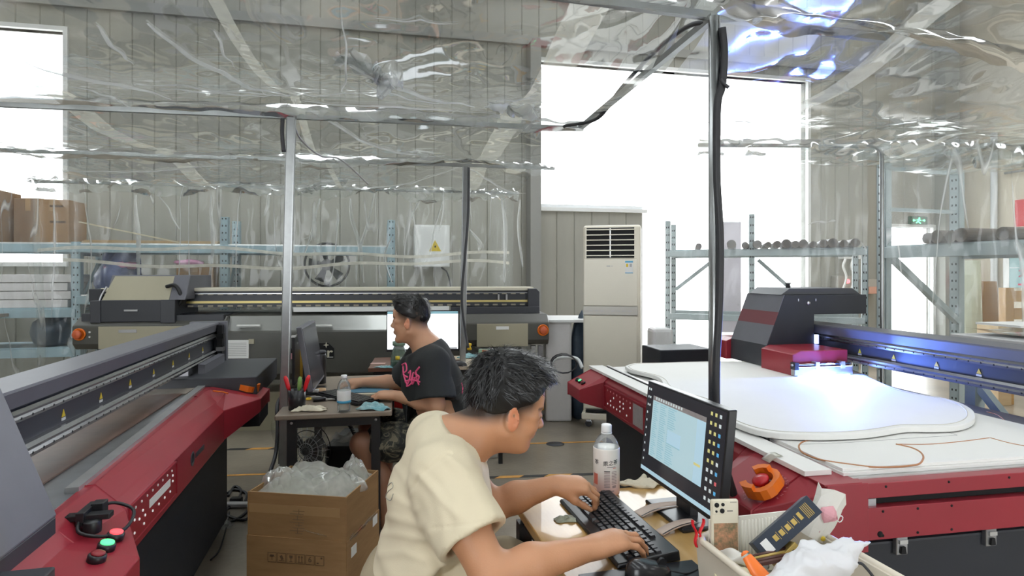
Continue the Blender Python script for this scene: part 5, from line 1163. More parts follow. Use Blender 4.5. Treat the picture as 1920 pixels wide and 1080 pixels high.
# ---- cream tub of odds and ends
tb = thing('storage_tub', 'cream plastic tub full of odds and ends on the wood desk', 'tub', (.91,1.06,TZn), NA)
X0,X1,Y0,Y1,Z0,Z1 = .770,1.055,.80,1.268,TZn,.80
def wallp(a,b,c_,d_):
    MB().hull([(a[0]+.012*sx_,a[1]+.012*sy_,Z0) for a,sx_,sy_ in ((a,*c_),)]+[(b[0]+.012*c_[0],b[1]+.012*c_[1],Z0),(b[0],b[1],Z0),(a[0],a[1],Z0)],[(a[0]+.006*c_[0],a[1]+.006*c_[1],Z1),(b[0]+.006*c_[0],b[1]+.006*c_[1],Z1),(b[0]-.01*d_[0],b[1]-.01*d_[1],Z1),(a[0]-.01*d_[0],a[1]-.01*d_[1],Z1)]).build('tub_wall', MATS['tub_cream'], tb)
wallp((X0,Y0),(X0,Y1),(1,0),(1,0)); wallp((X1,Y1),(X1,Y0),(-1,0),(-1,0)); wallp((X1,Y1),(X0,Y1),(0,-1),(0,-1)); wallp((X0,Y0),(X1,Y0),(0,1),(0,1))
MB().box((X0+.004,Y0+.004,Z0),(X1-.004,Y1-.004,Z0+.006)).build('tub_floor', MATS['tub_cream'], tb)
MB().tube([(X0-.008,Y0,Z1),(X0-.008,Y1-.03,Z1),(X0+.004,Y1-.004,Z1),(X0+.03,Y1+.008,Z1),(X1-.03,Y1+.008,Z1),(X1-.004,Y1-.004,Z1),(X1+.008,Y1-.03,Z1),(X1+.008,Y0,Z1)], .008, 10).build('rim', MATS['tub_cream'], tb)
cp = thing('ridged_panel', 'white ridged plastic panel standing at the back of the tub', 'panel', (.88,1.25,.712), NA)
MB().box((X0+.012,1.245,.712),(X0+.225,1.249,.848)).build('sheet', MATS['card_white'], cp)
for k in range(14): MB().tube([(X0+.09+.009*k,1.2445,.74),(X0+.09+.009*k,1.2445,.838)], .0022, 6).build('ridge', MATS['card_white'], cp)
def placed(name, label, cat, p, rx=0, ry=0, rz=0):
    o = bpy.data.objects.new(name, None); COL.objects.link(o); o.empty_display_size = .05; o.location = p; o.rotation_euler = (R(rx),R(ry),R(rz)); OFF[o.name] = (0,0,0); return tag(o, label, cat)
px_ = PX(1360,1012,1.385)
ph = placed('smartphone', 'phone in a pale patterned case standing in the tub', 'phone', (px_[0],px_[1],px_[2]-.056), -6, 2, 8)
MB().box((-.034,-.005,-.01),(.034,.006,.145)).build('case_back', mat('phone_cream', (.72,.66,.52), .4), ph, bevel=.006, seg=3)
MB().box((-.031,-.0064,.112),(.002,-.005,.143)).build('camera_plate', MATS['phone_cream'], ph, bevel=.005)
for x,z,r in ((-.022,.133,.0055),(-.007,.134,.004),(-.009,.120,.0055),(-.023,.119,.0025)): MB().lathe([(r,0),(r,.002),(0,.002)], (x,-.0062,z), 14, Matrix.Rotation(R(90),3,'X')).build('camera_lens', MATS['hole'], ph)
mat('floral', (.62,.30,.17), .5, col2=(.16,.16,.09), scale=90)
MB().box((-.029,-.0056,.006),(.029,-.005,.092)).build('floral_print', MATS['floral'], ph)
MB().box((.012,-.0054,.138),(.028,-.005,.139)).box((.004,-.0054,.118),(.018,-.005,.120)).build('small_print', MATS['ink_dark'], ph)
bx0 = PX(1472,990,1.345)
bk_ = placed('tea_box', 'navy and gold carton tilted on end in the tub', 'box', (bx0[0],bx0[1],bx0[2]), -32, -36, 10)
MB().box((-.082,-.022,-.022),(.082,.022,.022)).build('carton', MATS['navy_box'], bk_, bevel=.001)
gt = MB(); gt.text('口ㅣ오ㅣ옥', .014, None, .0003, warp=lambda p: Vector((-.005+p.x*1.2,-.0225,.004+p.y))) if False else None
for k,x in enumerate((-.035,-.017,.001,.019)):
    MB().box((x-.005,-.0226,-.006),(x+.005,-.022,.006)).box((x+.0075,-.0226,-.009),(x+.0085,-.022,.009)).build('gold_character', MATS['gold'], bk_)
MB().box((.034,-.0226,-.007),(.042,-.022,.009)).build('gold_seal', MATS['gold'], bk_); MB().box((-.070,-.0228,-.016),(-.052,-.022,.012)).build('barcode_label', MATS['white_label'], bk_)
for k in range(5): MB().box((.050+.004*k,-.0226,-.014),(.0515+.004*k,-.022,.014)).build('gold_line', MATS['gold'], bk_)
g0 = PX(1478,1030,1.315); o = placed('gold_box', 'small gold labelled carton under the navy carton', 'box', (g0[0],g0[1],g0[2]-.02), -25, -38, 14)
MB().box((-.032,-.018,-.018),(.032,.018,.018)).build('carton', MATS['gold'], o, bevel=.001)
for k in range(3): MB().box((-.02,-.0186,.008-.008*k),(.018-.006*k,-.018,.011-.008*k)).build('print_line', MATS['ink_dark'], o)
w0 = PX(1524,962,1.42); nz = Noise(120)
pb = placed('paper_bag', 'white paper bag with pink lining in the tub', 'bag', (w0[0]-.005,w0[1],w0[2]-.055), 5, 28, 10)
MB().grid(lambda a,b: ((.030+.012*b+.005*nz((a,b,0)))*math.cos(a*6.283), (.018+.006*b+.004*nz((a,b,3)))*math.sin(a*6.283), .105*b+.008*(b > .85)*math.sin(a*19)+.012*b*nz((a*1.4,0,5))), 9, 5, False).build('bag', MATS['paper_white'], pb, solid=.0012)
MB().lathe([(.0,.098),(.020,.096),(.027,.07),(.027,.02),(0,.015)], (0,0,0), 16, None, True, 1, .62).build('lining', MATS['pink_paper'], pb); MB().tube([(.036+.006*math.sin(k*.7),-.012,.07+.008*math.cos(k*.7)) for k in range(10)], .0012, 6).build('string_loop', MATS['white_label'], pb); MB().grid(lambda a,b: (-.006+.022*math.cos(a*6.283)*math.sin(b*3.1)*(1+.2*nz((a,b,9))), -.022+.010*math.sin(a*6.283)*math.sin(b*3.1), .045+.045*b), 10, 6, False).build('pink_tissue', MATS['pink_paper'], pb); MB().lathe([(.006,0),(.006,.001),(0,.001)], (.012,-.0215,.012), 10, Matrix.Rotation(R(90),3,'X')).build('yellow_mark', MATS['yellow_tri'], pb)
pc = PX(1395,1032,1.33); crumple((pc[0],pc[1],.745), .12, .09, .03, 121, 'paper_sleeve', MATS['paper_cream'], 'pale yellow paper sleeve lying in the tub', 'paper', -18, th=.0015, fr=.5)
p2_ = PX(1400,1010,1.34); crumple((p2_[0],p2_[1],.775), .11, .045, .03, 122, 'paper_slip', MATS['paper_white'], 'translucent paper slip on the yellow sleeve', 'paper', -30, th=.001, fr=.4)
for k in range(4):
    r0 = PX(1400+4*k,1062-6*k,1.26+.012*k); r1_ = PX(1482,1046-6*k,1.29+.012*k); o = MB(); sq(o, r0, r1_, .007)
    one(o, 'brown_stick', MATS['ruler_brown'] if k != 2 else MATS['gold'], ['nearest','second nearest','brass coloured third','farthest'][k]+' thin stick in the tub beside the orange handle', 'stick', tuple(r0), group='thin sticks in the tub')
h0 = PX(1422,1065,1.24); oh = placed('scraper', 'orange plastic scraper handle sticking up in the tub', 'scraper', (h0[0],h0[1],h0[2]-.01), -35, -28, 10)
MB().grid(lambda a,b: ((.010+.012*(1-b))*math.cos(a*6.283), .007*math.sin(a*6.283), .075*b-.035-.004*(b>.98)), 20, 10).build('handle', MATS['orange_handle'], oh); MB().lathe([(.010,.04),(.007,.045),(0,.047)], (0,0,0), 16, None, True, 1, .7).build('handle_tip', MATS['orange_handle'], oh)
# white carrier bag
vs = SDF((.50,1.10,.74),(.86,1.50,.98),.005)
bgc = lambda u,v,Y: PX(u,v,Y)
for (u,v,Y,r) in ((1480,1084,1.23,.038),(1510,1072,1.24,.042),(1545,1066,1.25,.042),(1578,1058,1.26,.036),(1528,1046,1.25,.030),(1505,1048,1.24,.026),(1517,1025,1.25,.016),(1455,1095,1.21,.03)): vs.ell(bgc(u,v,Y), (r,r,r*.8), k=.03)
vs.cone(bgc(1562,1046,1.26), bgc(1632,1016,1.28), .028, .006, .02); vs.cone(bgc(1570,1040,1.27), bgc(1592,1008,1.29), .024, .008, .02)
V, Q = vs.mesh(); N_ = vnormals(V,Q); nz, nz2 = Noise(130), Noise(131); V = V-N_*(.0075*np.abs(nz(V*11))+.0025*np.abs(nz2(V*24)))[:,None]+N_*(0*nz(V*7)+.0035*nz2(V*14))[:,None]*.0+N_*(-.004*np.abs(nz2(V*7)))[:,None]
mat('carrier', (.84,.84,.86), .38, spec=.4); MATS['carrier'].node_tree.nodes['Principled BSDF'].inputs['Transmission Weight'].default_value = .15
organic('carrier_bag', V, Q, MATS['carrier'], None, (.66,1.27,.76), None, 'crumpled white plastic bag bulging out of the tub', 'bag')
cl = placed('spring_clip', 'red plastic spring clip on the tub corner', 'clip', PX(1309,1012,1.405), 0, 0, 14)
for s in (-1,1): MB().grid(lambda a,b: (s*(.004+.009*(b**1.5)+.003*math.sin(b*9))+.003*math.cos(a*6.283), .005*math.sin(a*6.283), -.016+.062*b), 10, 14).build('jaw', MATS['clip_red'], cl)
MB().tube([(-.007,0,.012),(.007,0,.012)], .003, 8).build('spring_pin', MATS['steel'], cl)
cable([PX(1590,1062,1.27), PX(1612,1056,1.26), PX(1625,1066,1.25), PX(1640,1085,1.24)], .003, 'thin black cord looped over the tub rim')

# ================================================================ second desk
DA = 10.6
t = thing('computer_desk', 'narrow taupe desk with black legs where the man in black works', 'desk', (-.31,3.55,0), DA)
MB().box((-.585,3.03,.715),(-.035,4.12,.74)).build('desktop', MATS['desk_taupe'], t, bevel=.006, seg=3)
MB().box((-.53,3.08,.665),(-.10,3.11,.715)).build('front_rail', MATS['leg_black'], t); MB().box((-.53,4.05,.665),(-.10,4.08,.715)).build('rear_rail', MATS['leg_black'], t)
for x in (-.515,-.115):
    for y in (3.095,4.065): MB().box((x-.022,y-.018,0),(x+.022,y+.018,.70)).build('leg', MATS['leg_black'], t)
for x in (-.515,-.115): MB().lathe([(.007,0),(.007,.002),(0,.003)], (x,3.076,.69), 8, Matrix.Rotation(R(90),3,'X')).build('screw', MATS['alu'], t)
DZ = .74
def cup(u,v,label):
    c = G(u,v,DZ); o = thing('pen_cup', label, 'pen holder', (c[0],c[1],DZ)); MB().lathe([(.03,0),(.040,.002),(.041,.10),(.038,.10),(.037,.01),(0,.01)], (c[0],c[1],DZ), 20).build('cup', MATS['bezel'], o); return c
c = cup(557,768,'black round pen cup on the taupe desk')
for k,(dx,dy,h,lx_,m,lab) in enumerate(((-.015,0,.155,-.045,'clip_red','red-handled tool leaning left in the pen cup'),(.0,.01,.15,.012,'pale_green2','green-handled tool in the middle of the pen cup'),(.012,-.005,.16,.05,'clip_red','red-handled tool leaning right in the pen cup'))):
    mat('pale_green2', (.22,.38,.10), .4)
    o = thing('hand_tool', lab, 'tool', (c[0]+dx,c[1]+dy,DZ+.012)); p = Vector((c[0]+dx,c[1]+dy,DZ+.012)); q = p+Vector((lx_,0,h)); m_ = p.lerp(q,.5)
    MB().tube([p, m_], .004, 8).build('blade', MATS['steel'], o); MB().tube([m_, m_.lerp(q,.3), m_.lerp(q,.8), q], [.006,.010,.011,.006], 10).build('grip', MATS[m], o)
c = G(580,770,DZ); crumple((c[0],c[1],DZ), .13, .07, .03, 140, 'cotton_glove', MATS['cloth_cream'], 'cream cotton gloves bunched before the pen cup', 'glove', 5)
c = G(699,768,DZ); crumple((c[0],c[1],DZ), .14, .06, .04, 141, 'cloth_glove', MATS['cloth_teal'], 'teal and white knitted glove at the corner of the taupe desk', 'glove', 0)
c = G(645,772,DZ)
wb_ = thing('water_bottle', 'clear water bottle with blue and white label on the taupe desk', 'bottle', (c[0],c[1],DZ)); rr_ = .032
MB().lathe([(.02,0),(rr_-.002,.003),(rr_,.01),(rr_,.12),(rr_-.003,.135),(.02,.152),(.013,.160),(.0125,.168)], (c[0],c[1],DZ), 24).build('shell', film_pet, wb_); MB().lathe([(rr_+.0008,.045),(rr_+.0012,.046),(rr_+.0012,.105),(rr_+.0008,.106)], (c[0],c[1],DZ), 24).build('label_band', MATS['white_label'], wb_); MB().lathe([(rr_+.0016,.046),(rr_+.0016,.058)], (c[0],c[1],DZ), 24).build('blue_band', MATS['label_blue'], wb_); MB().lathe([(.0145,.163),(.0145,.180),(0,.181)], (c[0],c[1],DZ), 18).build('cap', MATS['cap_white'], wb_)
def dloc(u,v,z=DZ): return loc2(G(u,v,z), DA)
a = dloc(650,748); k2 = thing('keyboard', 'black keyboard lying askew on the taupe desk', 'keyboard', (a[0],a[1],DZ), DA)
MK = Matrix.Translation(Vector((a[0],a[1],DZ))) @ Matrix.Rotation(R(-52),4,'Z')
MB().box((-.20,-.07,.001),(.20,.07,.016), MK).build('case', MATS['bezel'], k2, bevel=.004)
for r in range(5):
    for q in range(16): MB().box((-.188+.0238*q,-.056+.024*r,.016),(-.168+.0238*q,-.036+.024*r,.0225), MK).build('key', MATS['key_black'], k2)
a = dloc(690,733); one(MB().box((a[0]-.12,a[1]-.05,DZ),(a[0]+.12,a[1]+.10,DZ+.003)), 'blue_mat', mat('mat_blue', (.10,.25,.36), .6), 'blue mat under the hands of the man in black', 'mat', (a[0],a[1],DZ), DA)
for k,(u,v) in enumerate(((690,743),(698,751))): a = dloc(u,v); one(MB().box((a[0]-.055,a[1]-.012,DZ+.0035),(a[0]+.065,a[1]+.012,DZ+.016)), 'foam_strip', MATS['cloth_cream'], ['farther','nearer'][k]+' cream foam strip on the taupe desk', 'strip', (a[0],a[1],DZ+.0035), DA, bevel=.003)
a = dloc(610,752); tool = thing('utility_knife', 'black and steel utility knife beside the pen cup', 'knife', (a[0],a[1],DZ), DA); MB().tube([(a[0]-.06,a[1]-.02,DZ+.012),(a[0],a[1],DZ+.012)], .011, 8).build('handle', MATS['bezel'], tool); MB().box((a[0],a[1]-.006,DZ+.008),(a[0]+.10,a[1]+.02,DZ+.011)).build('blade', MATS['alu'], tool)
a = dloc(590,750); sc_ = thing('scissors', 'yellow-handled scissors behind the pen cup', 'scissors', (a[0],a[1],DZ), DA)
for s in (-1,1): MB().tube([(a[0]-.03+.012*math.cos(k*.52), a[1]+s*.014+.010*math.sin(k*.52), DZ+.008) for k in range(13)], .0035, 6).build('finger_loop', MATS['yellow_plastic'], sc_); sq(MB(), (a[0]-.018,a[1]+s*.012,DZ+.008), (a[0]+.06,a[1]-s*.004,DZ+.008), .005).build('blade', MATS['steel'], sc_)
for k,(u,v,l) in enumerate(((600,738,.09),(598,745,.10),(570,746,.08))): a = dloc(u,v); one(MB().box((a[0]-l,a[1]-.01,DZ),(a[0]+l*.4,a[1]+.012,DZ+.006)), 'paper_strip', [MATS['paper_white'],MATS['pencil'],MATS['carton']][k], ['white','grey','brown'][k]+' strip of card scattered below the desk monitor', 'strip', (a[0],a[1],DZ), DA)
# monitor seen edge-on, thin black board, yellow box, tumbler
mo2 = thing('computer_monitor', 'grey-edged monitor seen nearly edge-on on the taupe desk', 'monitor', (-.44,3.62,DZ), DA)
ex0 = loc2(PX(597,728,3.38), DA)[0]
def tilt(x,y,z): return (ex0+x-.17*(z-.785), y, z)
def tb_(a,b,name,m,parent=mo2,bevel=0): (xa,ya,za),(xb,yb,zb) = a,b; return MB().hull([tilt(xa,ya,za),tilt(xb,ya,za),tilt(xb,yb,za),tilt(xa,yb,za)],[tilt(xa,ya,zb),tilt(xb,ya,zb),tilt(xb,yb,zb),tilt(xa,yb,zb)]).build(name,m,parent,bevel=bevel)
tb_((-.035,3.36,.785),(-.006,3.86,1.13),'casing',MATS['machine_grey'],bevel=.003); tb_((-.006,3.368,.80),(-.004,3.852,1.12),'screen',MATS['screen_dark'])
tb_((-.050,3.45,.80),(-.035,3.78,1.06),'rear_shell',MATS['bezel'],bevel=.006); MB().box((ex0-.09,3.56,DZ),(ex0-.05,3.66,.93)).build('stand_neck', MATS['bezel'], mo2); MB().box((ex0-.13,3.5,DZ),(ex0+.02,3.72,DZ+.012)).build('stand_foot', MATS['bezel'], mo2, bevel=.004)
p = loc2(PX(555,700,3.75), DA); o = thing('black_board', 'thin black upright board with pink sticker behind the edge-on monitor', 'board', (p[0],p[1],DZ), DA)
MB().box((p[0]-.008,p[1]-.10,DZ),(p[0]+.008,p[1]+.10,1.035)).build('sheet', MATS['bezel'], o); MB().box((p[0]-.012,p[1]-.105,1.03),(p[0]+.012,p[1]-.06,1.04)).build('top_cap', MATS['alu'], o); MB().box((p[0]-.035,p[1]-.11,.90),(p[0]-.006,p[1]-.101,.935)).build('pink_sticker', MATS['pink_paper'], o)
p = loc2(PX(566,700,3.95), DA); o = thing('yellow_box', 'dark yellow box between the black board and the monitor', 'box', (p[0],p[1],DZ), DA); MB().box((p[0]-.035,p[1]-.05,DZ),(p[0]+.04,p[1]+.04,.92)).build('carton', mat('ochre', (.42,.24,.02), .5), o, bevel=.003); MB().box((p[0]-.03,p[1]-.052,.925),(p[0]+.03,p[1]+.02,.965)).build('white_tag', MATS['white_label'], o)
c = PX(601,722,3.72); tu = thing('tumbler', 'tall black tumbler behind the edge-on monitor', 'tumbler', (c[0],c[1],DZ)); MB().lathe([(.030,0),(.033,.004),(.034,.17),(.032,.185),(0,.186)], (c[0],c[1],DZ), 20).build('body', MATS['bezel'], tu); MB().lathe([(.034,.186),(.034,.198),(.028,.203),(0,.203)], (c[0],c[1],DZ), 20).build('lid', MATS['machine_dark'], tu)
c = G(601,736,DZ); one(MB().lathe([(.0,0),(.028,0),(.03,.004),(.03,.022),(.012,.024),(.012,0)], (c[0],c[1],DZ), 18), 'tape_roll', mat('tape_tan', (.70,.45,.25), .4), 'small tan roll of tape beside the edge-on monitor', 'tape roll', (c[0],c[1],DZ))
c = G(592,738,DZ); one(MB().cbox((c[0],c[1],DZ+.012),(.035,.03,.024)), 'eraser', MATS['cap_white'], 'small white block below the edge-on monitor', 'block', (c[0],c[1],DZ), bevel=.003)
# under the taupe desk
fc = Vector(PX(578,842,3.5)); fa = thing('floor_fan', 'dark wire floor fan wrapped in clear film under the taupe desk', 'fan', (fc.x,fc.y,0))
for rr_ in (.13,.10,.07,.04): MB().tube([fc+Vector((rr_*math.cos(k*math.pi/16), -.05*(1-(rr_/.14)**2), rr_*1.15*math.sin(k*math.pi/16))) for k in range(33)], .003, 6).build('guard_ring', MATS['steel'] if rr_ < .1 else MATS['black_plastic'], fa)
for k in range(20): a = k*math.pi/10; MB().tube([fc+Vector((q*math.cos(a), -.05*(1-(q/.14)**2), q*1.15*math.sin(a))) for q in (.02,.05,.09,.13)], .0018, 5).build('guard_wire', MATS['steel'], fa)
for k in range(3): a = k*2.094; MB().hull([fc+Vector((.02*math.cos(a),.0,.02*math.sin(a))),fc+Vector((.11*math.cos(a+.1),.0,.11*math.sin(a+.1))),fc+Vector((.11*math.cos(a+1.1),.03,.11*math.sin(a+1.1))),fc+Vector((.02*math.cos(a+1),.02,.02*math.sin(a+1)))],[fc+Vector((.02*math.cos(a),.004,.02*math.sin(a))),fc+Vector((.11*math.cos(a+.1),.004,.11*math.sin(a+.1))),fc+Vector((.11*math.cos(a+1.1),.034,.11*math.sin(a+1.1))),fc+Vector((.02*math.cos(a+1),.024,.02*math.sin(a+1)))]).build('blade', MATS['machine_dark'], fa)
MB().lathe([(.05,0),(.05,.10),(.03,.13),(0,.13)], tuple(fc), 14, Matrix.Rotation(R(-90),3,'X')).build('motor', MATS['black_plastic'], fa); MB().tube([fc+Vector((0,.06,-.1)), Vector((fc.x,fc.y+.06,.02))], .012, 8).build('stand', MATS['black_plastic'], fa); MB().lathe([(.14,0),(.14,.015),(.05,.03),(0,.03)], (fc.x,fc.y+.06,0), 20).build('base', MATS['black_plastic'], fa)
nz = Noise(150); MB().grid(lambda a,b: (fc.x-.16+.30*a+.012*nz((a*3,b*3,0)), fc.y-.10+.03*nz((a*3,b*2,4)), .10+.50*b+.01*nz((a,b*3,2))), 26, 26).build('film_wrap', film_wall, fa)
p = PX(644,850,3.55); cpu = thing('computer_case', 'black computer case on the floor under the taupe desk', 'computer', (p[0],p[1],0)); MB().box((p[0]-.11,p[1],0),(p[0]+.095,p[1]+.42,.40)).build('case', MATS['bezel'], cpu, bevel=.005); MB().box((p[0]-.10,p[1]-.004,.03),(p[0]+.085,p[1],.38)).build('front', MATS['hole'], cpu)
crumple((p[0]+.0,p[1]+.12,.402), .20, .16, .05, 151, 'film_scrap', film_small, 'scrap of clear film on top of the black computer case', 'plastic film', 0, th=0)
sp = [];
for k in range(90):
    tt = k/89; b_ = Vector(PX(650,788,3.5)).lerp(Vector(PX(668,838,3.5)), tt); sp.append(b_+Vector((.010*math.cos(k*1.1)+.02*math.sin(tt*2), .010*math.sin(k*1.1), 0)))
one(MB().tube(sp, .004, 5), 'coiled_cord', MATS['black_rubber'], 'black coiled cord hanging under the taupe desk', 'cord', tuple(sp[-1]))
cable([PX(530,740,3.35), PX(520,760,3.2), PX(521,800,3.15), PX(517,850,3.1), PX(508,880,3.0), PX(500,905,2.95)], .010, 'black cable running down the left side of the taupe desk')
# ---- third desk in front of the long dark printer
RAa = 8.0
t = thing('computer_desk', 'small desk with brown and beige top before the long dark printer', 'desk', (0,4.75,0), RAa)
l0 = loc2(G(690,690,.74), RAa); l1 = loc2(G(960,690,.74), RAa)
ya_, yb_ = l0[1], l0[1]+.55
xmid = l0[0]+.48
mat('desk_brown', (.20,.085,.055), .35, var=.15, scale=6)
MB().box((l0[0],ya_,.71),(xmid,yb_,.738)).build('brown_top', MATS['desk_brown'], t, bevel=.003); MB().box((xmid,ya_-.02,.715),(l1[0],yb_,.74)).build('beige_top', MATS['desk_beige'], t, bevel=.003)
MB().box((l0[0]+.04,ya_+.03,.655),(l1[0]-.03,yb_-.03,.71)).build('frame', MATS['leg_black'], t)
for x in (l0[0]+.05,xmid+.1,l1[0]-.06):
    for y in (ya_+.05,yb_-.05): MB().box((x-.015,y-.015,0),(x+.015,y+.015,.70)).build('leg', MATS['leg_black'], t)
m3 = thing('computer_monitor', 'monitor with a bright white screen behind the man in black', 'monitor', (0,4.65,.74))
c = PX(793,620,4.62); M3 = Matrix.Translation(Vector(c)) @ Matrix.Rotation(R(6),4,'Z') @ Matrix.Rotation(R(-4),4,'X')
MB().box((-.275,0,-.16),(.275,.03,.155), M3).build('casing', MATS['bezel'], m3, bevel=.003); s3 = MB().box((-.268,-.002,-.14),(.268,.0,.148), M3).build('screen', MATS['screen_white'], m3)
MB().box((-.268,-.003,.128),(.268,-.002,.148), M3).build('title_bar', MATS['screen_row'], s3); MB().box((-.24,-.003,.0),(.25,-.002,.002), M3).build('rule_line', MATS['icon_w'], s3); MB().box((.16,-.003,-.139),(.26,-.002,-.130), M3).build('status_mark', MATS['pencil'], s3)
for k in range(4): MB().box((-.24,-.003,.10-.02*k),(.10,-.002,.103-.02*k), M3).build('text_line', MATS['icon_w'], s3)
MB().box((c[0]-.04,c[1]+.03,.74),(c[0]+.04,c[1]+.06,c[2])).build('stand_neck', MATS['bezel'], m3); MB().box((c[0]-.11,c[1]-.05,.74),(c[0]+.11,c[1]+.12,.752)).build('stand_foot', MATS['bezel'], m3)
c = G(748,688,.738); jg = thing('water_jug', 'greenish plastic water jug on the brown desk end', 'jug', (c[0],c[1],.738)); mat('jug_green', (.20,.30,.24), .15, trans=.55, alpha=.8)
MB().lathe([(.05,0),(.062,.006),(.060,.05),(.052,.11),(.038,.145),(.036,.155)], (c[0],c[1],.738), 20).build('body', MATS['jug_green'], jg); MB().lathe([(.042,.155),(.046,.16),(.046,.185),(.03,.19),(0,.19)], (c[0],c[1],.738), 20).build('lid', mat('lid_green', (.16,.24,.18), .4), jg); MB().lathe([(0,.06),(.016,.062),(.016,.085),(0,.087)], (c[0],c[1]-.052,.738), 10).build('yellow_tag', MATS['yellow_tri'], jg); MB().lathe([(.0,.008),(.056,.008),(.055,.045),(0,.045)], (c[0],c[1],.738), 16).build('water', mat('jug_water', (.10,.17,.13), .2), jg)
c = G(725,689,.738); crumple((c[0],c[1],.738), .12, .05, .015, 160, 'cloth_glove', MATS['cloth_teal'], 'teal knitted glove beside the green jug', 'glove', 0)
one(MB().box((G(705,682,.738)[0]-.04,G(705,682,.738)[1]-.02,.738),(G(722,682,.738)[0],G(722,682,.738)[1]+.03,.741)), 'pink_slip', mat('slip_pink', (.62,.42,.38), .6), 'pink paper slip on the brown desk end', 'paper', (G(710,682,.738)[0],G(710,682,.738)[1],.738))
c = G(886,671,.74); crumple((c[0],c[1],.741), .20, .12, .03, 161, 'cloth_glove', MATS['cloth_teal'], 'pale teal knitted gloves on the beige desk end', 'glove', -8)
c = G(863,686,.74); one(MB().grid(lambda a,b: (c[0]+.05*math.cos(a*6.283)*math.sin(b*1.57)**.7, c[1]+.03*math.sin(a*6.283)*math.sin(b*1.57)**.7, .74+.035*math.cos(b*1.57)), 20, 8), 'computer_mouse', MATS['bezel'], 'black mouse on the beige desk end', 'mouse', (c[0],c[1],.74))
c = G(842,678,.74); one(MB().cbox((c[0],c[1],.742),(.2,.16,.004)), 'mouse_pad', mat('pad_brown', (.07,.035,.025), .6), 'dark brown mouse pad on the beige desk end', 'mouse pad', (c[0],c[1],.74))
c = G(880,664,.74); one(MB().lathe([(0,0),(.018,0),(.02,.01),(.012,.03),(.02,.04),(.018,.055),(0,.06)], (c[0],c[1],.775), 12), 'yellow_jar', MATS['yellow_plastic'], 'small yellow jar behind the pale teal gloves', 'jar', (c[0],c[1],.775))
c = G(908,671,.74); one(MB().cbox((c[0],c[1],.775),(.09,.05,.07)), 'green_packet', mat('packet_green', (.35,.52,.36), .5), 'green and orange packet on the beige desk end', 'packet', (c[0],c[1],.74), bevel=.006)
one(MB().cbox((c[0]+.01,c[1]-.026,.795),(.05,.004,.025)), 'orange_tag', MATS['orange_plastic'], 'orange tag on the green packet', 'tag', (c[0]+.01,c[1]-.026,.782))
c = G(915,672,.74); one(MB().lathe([(.012,0),(.022,0),(.022,.06),(.012,.06),(.012,0)], (c[0]+.015,c[1]-.02,.74), 16), 'tape_roll', mat('purple', (.16,.10,.34), .4), 'purple roll of tape standing on the beige desk end', 'tape roll', (c[0],c[1],.74))
p = PX(885,740,5.0); vn = thing('drawer_unit', 'pale grey drawer unit with vents under the beige desk', 'drawer unit', (p[0]+.05,4.75,0)); MB().box((p[0]-.10,4.62,0),(p[0]+.22,4.9,.60)).build('body', MATS['ac_grey'], vn, bevel=.005); MB().box((p[0]-.11,4.60,.60),(p[0]+.24,4.92,.63)).build('top', MATS['white_stack'], vn)
for k in range(6): MB().box((p[0]-.02+.025*k,4.615,.2),(p[0]-.01+.025*k,4.62,.42)).build('vent_slot', MATS['hole'], vn)
# ================================================================ carton of clear film in front
CA = -9.0
b0 = loc2(G(465,921,.55), CA); b1 = loc2(G(649,934,.55), CA)
cx0,cx1,cy0,cy1 = b0[0], b1[0], (b0[1]+b1[1])/2, (b0[1]+b1[1])/2+.33
bxo = thing('cardboard_box', 'open brown carton full of clear film beside the desk', 'box', ((cx0+cx1)/2,(cy0+cy1)/2,0), CA)
th = .005; zs_ = .378
def ring(z0,z1,ins,nm,flare=0):
    for nm2,a,b in (('front',(cx0,cy0),(cx1,cy0)),('right',(cx1,cy0),(cx1,cy1)),('back',(cx1,cy1),(cx0,cy1)),('left',(cx0,cy1),(cx0,cy0))):
        ax_,ay_ = a; bx2,by2 = b; d = Vector((bx2-ax_,by2-ay_,0)).normalized(); n = Vector((-d.y,d.x,0))
        A0,B0 = Vector((ax_,ay_,0))+n*ins, Vector((bx2,by2,0))+n*ins; A1,B1 = A0-n*flare, B0-n*flare
        MB().hull([A0+Vector((0,0,z0)),B0+Vector((0,0,z0)),B0+n*th+Vector((0,0,z0)),A0+n*th+Vector((0,0,z0))],[A1+Vector((0,0,z1)),B1+Vector((0,0,z1)),B1+n*th+Vector((0,0,z1)),A1+n*th+Vector((0,0,z1))]).build(nm, MATS['carton'], bxo)
ring(0,zs_,-.003,'side_wall'); ring(zs_,.55,.002,'raised_flap')
MB().box((cx0,cy0,.01),(cx1,cy1,.02)).build('bottom', MATS['carton'], bxo)
MB().box((cx0,cy0+.002,.47),(cx1-.03,cy0+.001,.505)).build('tape_band', MATS['carton_tape'], bxo)
sy = MB(); z_s = .28
sx_ = cx0+.09
